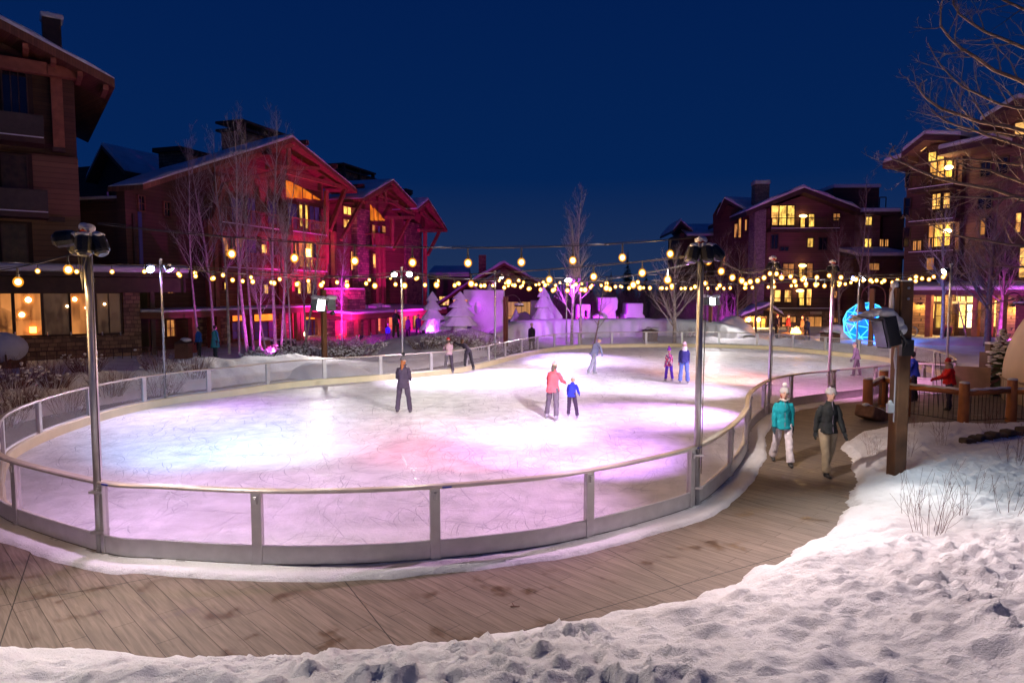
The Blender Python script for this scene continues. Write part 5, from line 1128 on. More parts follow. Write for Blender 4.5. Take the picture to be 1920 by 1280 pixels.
# ------------------------------------------------------------------ carved snow
def snow_tree(label, px, Y, ytop, hw, zb=None, rot=.35):
    x = bx(px, Y); zb = Hs(x, Y)-.1 if zb is None else zb; zt = D(px, ytop, Y).z; h = zt-zb
    t = MB(); M = Matrix.Rotation(rot, 3, 'Z'); prof = [(.42,0),(.38,.17),(1.0,.17),(.97,.20),(.50,.40),(.84,.40),(.81,.43),(.36,.61),(.66,.61),(.63,.64),(.22,.80),(.46,.80),(.42,.83),(.02,1.0)]
    half = [(r*hw, z*h) for r, z in prof]; poly = half + [(-r, z) for r, z in reversed(half)]
    vs = []; k = len(half)
    for s_ in range(4):        # four-finned tree with scalloped tiers
        pass
    t.lathe((x, Y, zb), half, 12, M @ Matrix.Scale(.62, 3, (0,1,0)))
    o = t.build('carved_snow_tree', SNOW, None, False, (x, Y, zb)); bevel(o, .02, 2); return tag(o, label, 'snow sculpture', 'carved snow trees')
snow_tree('carved snow fir tree on the mound, leftmost one nearest the lodge', 811, 44.5, 546, .95)
snow_tree('carved snow fir tree right beside the snow castle', 863, 42.6, 546, 1.15)
snow_tree('carved snow fir tree glowing violet behind the long snow wall', 1019, 49.5, 536, 1.1)
# castle tower with an archway
x0, x1, Yc = bx(872, 46.5), bx(944, 46.5), 46.5; zb = Hs(-1.8, 46)-.2; zt = D(900, 545, Yc).z
mb = MB(); cx = (x0+x1)/2
def q(px, py): v = D(px, py, Yc); return (v.x, v.y-.7, v.z)
outl = [(870,543),(946,543),(946,561),(942,562),(946,585),(943,600),(950,630),(872,632),(884,612),(880,596),(876,580),(878,560),(870,559)]
mb.prism([q(a, b) for a, b in outl], (0, 1.5, 0)); o = mb.build('snow_castle', SNOW, None, False, (cx, Yc, zb)); bevel(o, .07, 2); tag(o, 'large carved snow castle tower with broad cornice and deep oval hollow, lit purple', 'snow sculpture')
vs_ = MB(); c = D(895, 577, Yc-.7); vs_.sphere(c, (.22, .12, .42), 12, 8); bo = vs_.build('arch_cutter_tmp', SNOW, None)
bm_ = o.modifiers.new('hollow', 'BOOLEAN'); bm_.object = bo; bm_.operation = 'DIFFERENCE'; bm_.solver = 'EXACT'
bpy.context.view_layer.update(); dg = bpy.context.evaluated_depsgraph_get(); newm = bpy.data.meshes.new_from_object(o.evaluated_get(dg)); o.modifiers.clear(); o.data = newm; bpy.data.objects.remove(bo)
mb = MB(); p_ = D(918, 543, Yc+.4); mb.lathe(p_, [(.28, -.1), (.2, .1), (.02, .42)], 8); s = mb.build('finial', SNOW, o)
def carved(label, name, pts, Y, th, base_clip=True):
    mb = MB(); P_ = [D(a, b, Y) for a, b in pts]; mb.prism([(p.x, p.y-th/2, p.z) for p in P_], (0, th, 0)); c = sum(P_, Vector())/len(P_)
    o = mb.build(name, SNOW, None, False, (c.x, Y, min(p.z for p in P_))); bevel(o, .06, 2); return tag(o, label, 'snow sculpture')
carved('white glowing carved snow goblet between the two snow firs', 'snow_goblet', [(838,592),(848,590),(849,596),(842,602),(847,604),(847,618),(825,618),(825,604),(833,603),(835,600),(828,591)], 43.5, .7)
carved('dark purple snow block behind the glowing snow fir', 'snow_block', [(995,563),(1012,563),(1014,602),(994,602)], 53, 1.6)
carved('snow ramp sloping down right of the glowing snow fir', 'snow_ramp', [(1026,548),(1034,566),(1053,592),(1054,603),(1024,603)], 52, 1.8)
carved('magenta snow arch block with a small opening, left of the largest block', 'snow_arch', [(1081,570),(1105,570),(1105,600),(1100,600),(1100,582),(1096,580),(1094,583),(1094,600),(1080,600)], 54, 1.6)
carved('largest magenta snow block with chipped sides behind the wall', 'snow_block', [(1121,557),(1153,557),(1155,563),(1154,579),(1150,582),(1152,600),(1124,600),(1127,588),(1122,580)], 54, 2.2)
carved('square magenta snow block with a crenellated front wall, rightmost of the row', 'snow_block', [(1172,568),(1201,568),(1200,588),(1203,590),(1206,601),(1167,601),(1167,588),(1171,587)], 54, 2.4)
carved('low heap of magenta snow left of the largest block', 'snow_heap', [(1112,592),(1122,588),(1130,594),(1131,601),(1111,601)], 53.4, 1.5)
carved('dark blue pointed snow hut left of the snow fir behind the wall', 'snow_hut', [(962,590),(967,577),(972,588),(985,584),(994,590),(994,602),(956,602)], 53.5, 1.5)
# long snow wall
wp = [(-1.5,44.5,1.0),(0.2,46.6,1.65),(2.5,48.6,1.75),(6,50.2,1.72),(10,51.2,1.72),(13.6,51.0,1.62),(15.6,49.2,1.35),(16.6,47.6,.7)]
W_ = spline(wp, False, .12); n_ = len(W_); T_ = np.gradient(W_[:,:2], axis=0); T_ /= np.linalg.norm(T_, axis=1)[:,None]; Nn = np.stack([T_[:,1], -T_[:,0]], 1)
prof = [(.95,-.3),(.85,.15),(.80,.45),(.74,.7),(.66,.88),(.5,.97),(.2,1.0),(-.3,1.0),(-.6,.9),(-.8,.3),(-.9,-.3)]; V = []
for a_, (off, zf_) in enumerate(prof):
    xy = W_[:,:2]+Nn*off; ss_ = np.arange(n_)*.12
    ar = np.clip(1-((((ss_) % .95)-.475)/.36)**2, 0, 1)*(1.0 if 1 <= a_ <= 3 else 0)*sm(3, 5, ss_)      # scooped niches along the front
    bump = (fbm(xy[:,0], xy[:,1]+a_*.3, 2.4, 4, 7)-.5)*.22 - ar*.16*(1 if a_ != 1 else .6)
    xy = xy + Nn*bump[:,None]; V.append(np.column_stack([xy, W_[:,2]*zf_ + (fbm(xy[:,0], xy[:,1], 1.6, 4, 17)-.5)*.16*(zf_ > 0)]))
V = np.concatenate(V); k_ = len(prof); mb = MB(); mb.add(V.tolist(), [(a*n_+i, a*n_+i+1, (a+1)*n_+i+1, (a+1)*n_+i) for a in range(k_-1) for i in range(n_-1)])
o = mb.build('snow_wall', SNOW, None, True, (6, 50, 0)); tag(o, 'long curved snow wall with scooped niches behind the far side of the rink', 'snow wall')
def mound(label, x, y, rx, ry, h, seed=0):
    mb = MB(); mb.sphere((0,0,0), (rx, ry, h), 24, 16); vv = []
    for v in mb.v:
        v = Vector(v); nn = mnoise.noise(v*1.1+Vector((seed*3.1,0,0)))*.25+mnoise.noise(v*3+Vector((seed,0,0)))*.08; vv.append(v*(1+nn))
    mb.v = [tuple(v) for v in vv]; o = mb.build('snow_mound', SNOW, None, True); o.location = (x, y, Hs(x, y)-.05); return tag(o, label, 'snow mound', 'ploughed snow mounds')
mound('small ploughed snow mound left of the fire pit', 17.5, 55, 2.0, 1.2, 1.5, 1)
mound('ploughed snow mound between the fire pit and the blue dome', 25.5, 52.5, 2.2, 1.4, .95, 2)
mound('purple tinted snow mound under the trees before the corner building', 30.5, 46, 4.5, 1.6, .5, 3)
mound('snow mound behind the barrier on the left, leaning on the glass', -8.0, 29.4, 2.0, .9, .75, 4)
mound('snow pile along the barrier left of the leaning skaters', -6.0, 30.6, 1.7, .8, .6, 5)

# ------------------------------------------------------------------ bare trees
def grow(mb, p, d, L, r, depth, rr, up=.25, wob=.18, nseg=5, sides=4, kids=6, spread=40, mind=.0025):
    pts = [p.copy()]; rad = [r]; q = p.copy(); dd_ = d.normalized()
    for i in range(nseg):
        dd_ = (dd_ + Vector((rr.uniform(-1,1), rr.uniform(-1,1), rr.uniform(-.6,1)))*wob*.5 + Vector((0,0,up*.25))).normalized()
        q = q + dd_*(L/nseg); pts.append(q.copy()); rad.append(max(mind, r*(1-.85*(i+1)/nseg)))
    mb.tube(pts, rad, sides, False)
    if depth <= 0: return
    for k in range(kids):
        u = .18+.78*(k+rr.random()*.8)/kids; i = min(nseg-1, int(u*nseg)); f_ = u*nseg-i; b = pts[i].lerp(pts[i+1], f_); t = (pts[i+1]-pts[i]).normalized()
        a = t.orthogonal().normalized(); a = Matrix.Rotation(rr.uniform(0, 2*math.pi), 3, t) @ a; an = R(spread+rr.uniform(-14, 14))
        nd = t*math.cos(an)+a*math.sin(an); grow(mb, b, nd, L*(.55-.25*u)*rr.uniform(.7,1.15), max(mind, rad[i]*.55), depth-1, rr, up, wob, max(3, nseg-1), 3, max(2, kids-2), spread, mind)
def bare_tree(label, x, y, h, r, seed, m=BARK, kids=26, start=.28, blen=.26, spread=38, lean=(0,0), group='bare winter trees', depth=2, up=.35, z=None, fork=0):
    rr = random.Random(seed); z = Hs(x, y)-.05 if z is None else z; t = thing('bare_tree', label, 'tree', (x, y, z), group)
    pts = []; rad = []; n = 12; ph = rr.uniform(0, 6)
    for i in range(n+1):
        u = i/n; pts.append(Vector((x+lean[0]*u+.02*h*math.sin(u*5+ph)*u, y+lean[1]*u+.015*h*math.cos(u*4+ph)*u, z+h*u))); rad.append(max(.006, r*(1-u)**.8+.004))
    mb = MB(); mb.tube(pts, rad, 8, False); mb.build('trunk', m, t, True)
    mb = MB()
    for k in range(kids):
        u = start+(.97-start)*(k+rr.random()*.7)/kids; i = min(n-1, int(u*n)); b = pts[i].lerp(pts[i+1], u*n-i); a = rr.uniform(0, 2*math.pi)+k*2.4; an = R(spread+rr.uniform(-10, 12))
        d = Vector((math.cos(a)*math.sin(an+.15), math.sin(a)*math.sin(an+.15), math.cos(an)))
        grow(mb, b, d, h*blen*(1.15-u*.8)*rr.uniform(.7, 1.2), max(.006, rad[i]*.42), depth, rr, up, .2, 5, 4, 6 if depth > 1 else 5, 34)
    mb.build('branches', m, t); return t
aspens = [(372,38,'leftmost aspen, thin and leaning, left of the lodge balconies',9.6,.07,(-.6,0)),(402,39,'second aspen from the left before the magenta lodge',9.4,.08,(-.9,.2)),(428,38.5,'aspen with bare white trunk left of the trio',9.8,.085,(-.3,0)),(462,37.4,'tallest pale aspen, forked low, before the lodge balconies',10.6,.105,(-.7,0)),
    (474,38.3,'aspen close behind the tallest pale aspen',10.4,.08,(-.5,.2)),(515,37.9,'straight pale aspen between the two balcony stacks',10.8,.10,(.1,0)),(524,37.2,'aspen crossing behind the straight pale one, leaning right',8.2,.075,(.95,.1)),(536,38.8,'slim aspen before the timber posts of the lodge',7.6,.065,(-.2,.1)),
    (574,39.2,'slim aspen under the gable of the lodge',7.4,.06,(-.2,0)),(566,37.5,'rightmost aspen leaning right across the lit balcony windows',7.3,.075,(1.5,.1)),(497,39,'thin aspen leaning left behind the string lights',6.6,.05,(-.9,0)),(484,36.9,'low forked aspen closest to the plaza',6.2,.06,(.5,0)),(447,39.6,'aspen standing behind the bare white trunk',9.9,.07,(.3,0)),(545,38.0,'crooked slim aspen between the timber post pairs',8.4,.06,(-.5,0)),(640,43,'slim bare tree before the second gable of the lodge',6.4,.06,(.2,0))]
for i, (px, Y, lb, h, r, ln) in enumerate(aspens): bare_tree(lb, bx(px, Y), Y, h*(1.24 if h > 8 else 1.08), r, 30+i, BARK, 26, .34, .24, 30, ln, 'aspens before the lodge', 2 if i % 2 == 0 or True else 1, .5)
for i, (px, Y, lb, h, r, ln, m_, kd, st, bl, sp) in enumerate([
    (1072,44.8,'bare tree just right of the violet floodlight, pink lit trunk',8.6,.11,(.1,0),BARK,28,.25,.3,32),
    (1089,45.8,'tallest bare tree at the picture centre, very slender top',10.6,.10,(-.1,0),BARK,30,.3,.24,30),
    (1112,44.2,'small bent bare tree before the snow wall',4.4,.06,(.8,0),BARK_D,14,.3,.35,45),
    (1265,47.2,'wide spreading bare tree before the right end of the snow wall',6.4,.15,(0,0),BARK,30,.2,.52,42),
    (1345,56,'bare tree lit violet beside the tall wing',8.0,.10,(.2,0),BARK_D,24,.2,.4,40),
    (1382,57,'bare tree glowing violet at the corner of the stone buttress',7.5,.10,(.1,0),BARK_D,24,.2,.42,42),
    (1418,58,'slender violet tree before the stone chimney',9.6,.10,(-.2,0),BARK_D,22,.3,.25,34),
    (1576,56,'bare tree before the right balconies of the apartment lodge',8.8,.11,(-.6,0),BARK_D,28,.3,.34,36),
    (1606,55,'straight slender tree right of the balconies',12.4,.09,(.4,0),BARK_D,24,.35,.2,30),
    (1626,57,'thin tree before the yellow stair windows',9.6,.08,(0,0),BARK_D,18,.3,.22,32),
    (1768,46,'bare tree with blue lit trunk before the corner building shops',9.2,.12,(-.1,0),BARK,30,.35,.34,42),
    (1853,44,'forked purple lit tree before the corner building',10.2,.20,(.2,0),BARK_D,36,.22,.42,44),
    (1874,47,'dark trunked tree right behind the forked purple tree',9.0,.15,(.3,0),BARK_D,30,.3,.40,42),
    (1816,48,'thin dark tree leaning left before the bright shop door',4.6,.06,(-1.2,0),BARK_D,14,.3,.36,40)]):
    bare_tree(lb, bx(px, Y), Y, h, r, 70+i, m_, kd, st, bl, sp, ln, 'bare winter trees')
# dark spruces and wooded slope far behind
def spruce(label, x, y, h, rad, seed):
    rr = random.Random(seed); z = Hs(x, y)-.1; t = thing('spruce_tree', label, 'tree', (x, y, z), 'distant spruces'); mb = MB(); mb.tube([(x,y,z),(x,y,z+h)], [.15,.03], 6); mb.build('trunk', BARK_D, t)
    mb = MB()
    for i in range(int(h*26)):
        u = rr.random()**.8; zz = z+h*(.08+.9*u); rl = rad*(1-u)*rr.uniform(.5, 1.1)+.12; a = rr.uniform(0, 6.28)
        e_ = Vector((x+math.cos(a)*rl, y+math.sin(a)*rl, zz-rl*.35)); s_ = Vector((x, y, zz)); n2 = Vector((-math.sin(a), math.cos(a), 0))*rl*.28; mb.add([s_, s_.lerp(e_,.6)+n2, e_, s_.lerp(e_,.6)-n2], [(0,1,2,3)])
    mb.build('crown', NEEDLE, t); return t
spruce('tall dark spruce far behind the magenta snow blocks', bx(1176, 95), 95, 9.2, 2.2, 1)
for i, (px, Y, h, lb) in enumerate([(1105,110,6,'left'),(1145,100,6.5,'middle'),(1210,104,7,'right'),(1240,98,6,'rightmost')]): spruce('low dark spruce on the far slope, %s of the group behind the snow blocks' % lb, bx(px, Y), Y, h, 2.4, 10+i)
# brushy dark thicket behind the sculptures: far wood that reads as one mass
rr = random.Random(5); mb = MB()
for i in range(1500):
    x = rr.uniform(3, 20); y = rr.uniform(60, 76); z = Hs(0, 60); h = rr.uniform(2.0, 5.0); a = rr.uniform(-.25, .25); p0 = Vector((x, y, -.1)); 
    mb.tube([p0, p0+Vector((a*h*.5, rr.uniform(-.2,.2), h*.6)), p0+Vector((a*h, 0, h))], [.035,.02,.006], 3, False)
    for k in range(3): b = p0+Vector((a*h*.5, 0, h*rr.uniform(.3,.8))); mb.tube([b, b+Vector((rr.uniform(-.8,.8), rr.uniform(-.3,.3), rr.uniform(.3,1)))], [.018,.004], 3, False)
tag(mb.build('thicket', BARK_D), 'dark leafless thicket behind the snow blocks', 'thicket', None, 'stuff')

# large bare tree whose limbs reach in from the right
def limb_tree():
    x, y = 14.9, 16.2; z = Hs(x, y)-.1; t = thing('spreading_tree', 'big bare tree whose snowy branches reach in from the right edge', 'tree', (x, y, z)); rr = random.Random(12)
    mb = MB(); mb.tube([(x,y,z),(x+.05,y,3),(x-.1,y+.1,6),(x+.1,y,9),(x,y,11)], [.24,.2,.15,.09,.03], 10, False); mb.build('trunk', BARK, t, True)
    br = MB()
    ends = [((1980,420),(1760,330),(1676,272),.055),((1990,300),(1800,215),(1736,150),.06),((1980,250),(1830,110),(1768,-5),.06),((1990,160),(1850,60),(1800,-40),.05),((1990,330),(1850,255),(1745,205),.05),((1990,420),(1880,330),(1790,310),.05),((1990,480),(1850,450),(1730,410),.04),((1990,380),(1860,372),(1740,372),.04),((1990,520),(1900,500),(1800,520),.035),((1980,100),(1900,10),(1880,-60),.05),((1990,220),(1870,190),(1742,80),.045),((1985,360),(1830,300),(1700,325),.04),((1990,560),(1900,560),(1840,600),.03),((1990,280),(1870,250),(1770,240),.04)]
    for a, b, c, r in ends:
        Y0 = y; p0 = D(a[0], a[1], Y0+rr.uniform(-.2,.2)); p0.x = x; p1 = D(b[0], b[1], Y0-rr.uniform(-.6,.8)); p2 = D(c[0], c[1], Y0-rr.uniform(-1.2,1.2)); z_at = p0.z
        pts = []; n = 12
        for i in range(n+1):
            u = i/n; p = p0*(1-u)**2+(p1*2-(p0+p2)*.5)*2*u*(1-u)+p2*u*u; pts.append(p+Vector((rr.uniform(-.04,.04), rr.uniform(-.04,.04), rr.uniform(-.04,.04))*1))
        rad = [r*(1-.82*i/n) for i in range(n+1)]; br.tube(pts, rad, 6, False)
        for k in range(14):
            u = .10+.82*k/14; i = min(n-1, int(u*n)); bb = pts[i].lerp(pts[i+1], u*n-i); tt = (pts[i+1]-pts[i]).normalized(); an = R(rr.choice([-1,1])*rr.uniform(25,60)); ax = Vector((rr.uniform(-.4,.4), 1, rr.uniform(-.5,.5))).normalized()
            grow(br, bb, Matrix.Rotation(an, 3, ax) @ tt, rr.uniform(.5,1.7)*(1.1-u*.7), max(.005, rad[i]*.5), 2, rr, .15, .45, 5, 4, 4, 40, .003)
    br.build('branches', mat('warm_grey_bark', (.25,.175,.125), .8, 0, .3, 6), t)
limb_tree()

# ------------------------------------------------------------------ shrubs
def shrub(label, x, y, h, n, seed, wd=.5, m=TWIG, snow=0, group='leafless shrubs', kids=4, z=None, r0=.008):
    rr = random.Random(seed); z = Hs(x, y)-.04 if z is None else z; t = thing('leafless_shrub', label, 'shrub', (x, y, z), group); mb = MB(); sn = MB()
    for i in range(n):
        a = rr.uniform(0, 6.28); q = rr.random()**.5*wd; p = Vector((x+math.cos(a)*q*.5, y+math.sin(a)*q*.5, z)); d = Vector((math.cos(a)*q*1.1, math.sin(a)*q*1.1, 1)).normalized()
        L = h*rr.uniform(.55, 1.1)
        grow(mb, p, d, L, r0, 1, rr, .2, .22, 5, 3, kids, 32, .002)
        if snow and rr.random() < snow:
            for _ in range(3):
                c = p+d*L*rr.uniform(.35, .95)+Vector((rr.uniform(-.12,.12), rr.uniform(-.12,.12), 0)); s_ = rr.uniform(.025, .06); sn.sphere(c, (s_*1.2, s_*1.1, s_*.7), 6, 4)
    mb.build('stems', m, t)
    if sn.v: tag(sn.build('snow_on_stems', SNOW, t, True), kind='stuff')
    return t
hedge = [(-13.2,15.8),(-13.6,17.0),(-13.9,18.4),(-14.2,19.6),(-13.7,20.8),(-14.6,21.6),(-13.4,22.6),(-15.1,16.6),(-15.4,18.8),(-15.0,20.4),(-12.6,24.2),(-13.2,25.4),(-12.2,26.0),(-14.8,23.6)]
rowl = ['nearest the left edge','second from the left edge in the front row','third along the front row','fourth along the front row','fifth along the front row, by the near pole','sixth along the front row','seventh, right of the near pole','behind the nearest one at the left edge','behind the third one','behind the fifth one','left of the restaurant light pole','at the foot of the restaurant light pole','right of the restaurant light pole','behind the row near the restaurant railing']
for i, (x, y) in enumerate(hedge): shrub('dark red twiggy shrub in the bank, '+rowl[i], x, y, .95, 78, 200+i, .8, TWIG, .12, 'red twig shrubs on the left bank')
BUSH = mat('brown_twigs', (.16, .10, .06), .8, 0, .3, 5)
for i, (px, Y, h, wd, lb) in enumerate([(660,36.5,1.75,1.6,'large snow speckled round bush right of the wooden lamp post'),(640,35.6,1.3,1.2,'snow speckled bush touching the wooden lamp post'),(585,36.5,1.1,1.2,'snow speckled bush left of the wooden lamp post'),(545,36.0,1.1,1.1,'low snow speckled bush before the planters'),(505,35.6,.8,1.1,'lowest snow speckled bush at the left of the group'),(475,35.4,.6,.9,'small bush half buried in snow under the aspens')]):
    shrub(lb, bx(px, Y), Y, h, 90, 300+i, wd, BUSH, .9, 'snow speckled bushes', 5)
for i, (px, Y, h, wd, lb) in enumerate([(795,38.6,1.0,1.2,'twiggy bush at the left foot of the snow mound'),(830,38.4,1.15,1.3,'twiggy bush before the snow goblet behind the leaning skaters'),(868,38.6,1.1,1.2,'frosted bush below the second snow fir'),(900,39.0,1.1,1.2,'twiggy bush below the snow castle'),(935,39.6,.9,1.0,'frosted bush at the thin pole below the castle'),(965,41.5,.8,.8,'small bush right of the short wooden post')]):
    shrub(lb, bx(px, Y), Y, h, 80, 330+i, wd, BUSH, .45, 'bushes round the snow mound', 5)
shrub('dark shrub before the right end of the snow wall', bx(1288, 49), 49, .9, 40, 350, .8, TWIG, .1)
shrub('small snowy shrub beside the gate pole', bx(1760, 33), 33, .6, 40, 351, .7, BUSH, .6)
# thin stalks in the foreground snow
fg = [(1740,1000,.95,16,.35,'tallest bare stalks standing in the foreground snow'),(1700,850,.5,8,.25,'sparse stalks in the snow right of the wooden post'),(1640,850,.5,9,.3,'little tuft of stalks left of the wooden post'),(1720,800,.55,10,.3,'thin stalks before the log railing'),(1850,800,.6,14,.4,'reddish stalks under the log railing near the right post'),(1900,870,.75,12,.4,'stalks at the right edge of the snow'),(1830,920,.6,8,.4,'stalks leaning over the packed trail'),(1800,960,.5,7,.3,'few low stalks right of the tall ones'),(1765,830,.55,10,.3,'stalks right behind the wooden post'),(1890,960,.6,8,.4,'stalks near the right edge above the trampled snow'),(1700,960,.5,6,.3,'short twigs left of the tall stalks')]
for i, (px, py, h, n, wd, lb) in enumerate(fg):
    p = G(px, py, .45); z = Hs(p.x, p.y); p = G(px, py, z); shrub(lb, p.x, p.y, h, n, 400+i, wd, TWIG, .0, 'bare stalks in the foreground snow', 2, None, .0035)

# ------------------------------------------------------------------ wooden lamp posts with snowy floodlights
def post_light(label, px, Y, ytop, w_=.26, heads=3, z=None):
    x = bx(px, Y); z = Hs(x, Y)-.1 if z is None else z; zt = D(px, ytop, Y).z; t = thing('wooden_lamp_post', label, 'lamp post', (x, Y, z), 'wooden lamp posts')
    mb = MB(); mb.tube([(x,Y,z),(x,Y,zt)], w_*.62, 4); bevel(mb.build('post', CEDAR, t), .02, 1)
    hz_ = zt-.75
    for k, (dx, dy, rz_) in enumerate([(-.38,-.12,.5),(.0,-.34,0),(.42,-.1,-.5)][:heads]):
        c = Vector((x+dx, Y+dy, hz_+(.0 if k != 1 else -.05))); M = Matrix.Rotation(-rz_, 3, 'Z') @ Matrix.Rotation(R(-18), 3, 'X')
        mb = MB(); mb.box(c, (.42, .2, .62), M=M); h_ = mb.build('floodlight', mat('grey_housing', (.16,.18,.18), .4), t); bevel(h_, .03, 2)
        if k == 1 or heads == 1:
            mb = MB(); mb.box(c+M@Vector((0,-.115,-.02)), (.36, .03, .5), M=M); mb.build('lens', mat_emit('white_flood_lens', (.9, 1, .97), 7), h_)
            spot('flood_beam', c+M@Vector((0,-.2,0)), (x+1, Y-7, 0), (1, .92, .88), 700, 110, 1, .3, t)
        mb = MB(); snow_blob(mb, c+Vector((0,0,.36)), (.3,.2,.13), 4, k); o = mb.build('snow_cap', SNOW, h_); remesh(o, .04, 2)
    return t
LB = post_light('wooden lamp post by the snowy bushes with a bright white floodlight', 607, 34.6, 543)
post_light('wooden lamp post with white floodlight before the violet trees', 1332, 50.0, 545, .26)
wx, wy = bx(607, 34.6), 34.6
mb = MB(); M_ = Vector((0,1,.02)).to_track_quat('Z','Y').to_matrix(); mb.lathe((wx+.42, wy+.1, 2.62), [(.05,-.12),(.10,-.1),(.11,.06)], 12, M_); vh = mb.build('violet_can', BLACK, LB)
mb = MB(); mb.lathe((wx+.42, wy+.1, 2.62), [(.09,.062),(.08,.075),(.01,.08)], 12, M_); mb.build('lens', mat_emit('violet_can_lens', (.8,.1,1), 12), vh)
spot('wash_beam', (wx+.42, wy+.25, 2.62), (-10.5, 70, 3.2), (.85,.02,.9), 4200, 40, .8, .08, LB)
# shorter posts with a shaded lamp
def shade_post(label, px, Y, ytop, side=1, w_=.24):
    x = bx(px, Y); z = Hs(x, Y)-.1; zt = D(px, ytop, Y).z; t = thing('wooden_lamp_post', label, 'lamp post', (x, Y, z), 'wooden lamp posts')
    mb = MB(); mb.tube([(x,Y,z),(x,Y,zt)], w_*.62, 4); mb.build('post', CEDAR, t)
    mb = MB(); n = 10; pts = [Vector((x+side*(.42-.42*math.cos(math.pi*i/n)), Y-.05, zt-.25+.35*math.sin(math.pi*i/n))) for i in range(n+1)]; mb.tube(pts, .03, 6); mb.build_each('bracket', TIMBER_DARK, t)
    c = pts[-1]-Vector((0,0,.25)); mb = MB(); mb.lathe(c, [(.32,-.10),(.30,-.07),(.12,.05),(.09,.2),(.03,.24)], 16); sh = mb.build('lamp_shade', TIMBER_DARK, t, True)
    mb = MB(); snow_blob(mb, c+Vector((0,0,.02)), (.32,.32,.09), 6, 3); o = mb.build('snow_cap', SNOW, sh); remesh(o, .04, 2)
    return t
shade_post('wooden post with a snow covered shade lamp beside the snow castle', 948, 46.0 if False else 41.8, 556, 1)
shade_post('wooden post with snow covered shade lamp near the right edge before the shops', 1884, 40, 552, 1, .2)
# arched twin lamp
def arch_lamp():
    px, Y = 1634, 41.5; x = bx(px, Y); z = Hs(x, Y)-.1; t = thing('arched_lamp_post', 'wooden post with an iron arch before the glowing blue dome', 'lamp post', (x, Y, z))
    zt = D(px, 541, Y).z; mb = MB(); mb.tube([(x,Y,z),(x,Y,zt)], .17, 4); mb.build('post', CEDAR, t)
    za = D(px, 556, Y).z; rr_ = .72; pts = [Vector((x+rr_*math.cos(math.pi*i/14), Y-.15, za+.72*math.sin(math.pi*i/14))) for i in range(15)]; pts = [Vector((x+rr_, Y-.15, za-.5))]+pts+[Vector((x-rr_, Y-.15, za-.1))]
    mb = MB(); mb.tube(pts, .035, 6); mb.build('arch', mat('rusty_iron', (.16,.06,.04), .6, .3), t)
    for s_, dz in ((-1, -.1), (1, -.5)):
        c = Vector((x+s_*rr_, Y-.15, za+dz-.45)); mb = MB(); mb.lathe(c, [(.34,-.36),(.32,-.30),(.22,-.12),(.2,.15),(.12,.33),(.04,.38)], 16); sh = mb.build('lamp_shade', mat('bell_red_brown', (.16,.05,.045), .45, .3), t, True)
        mb = MB(); mb.sphere(c+Vector((0,0,-.36)), (.28,.28,.06), 12, 6); mb.build('diffuser', mat('dull_diffuser', (.3,.3,.32), .4), sh, True)
arch_lamp()

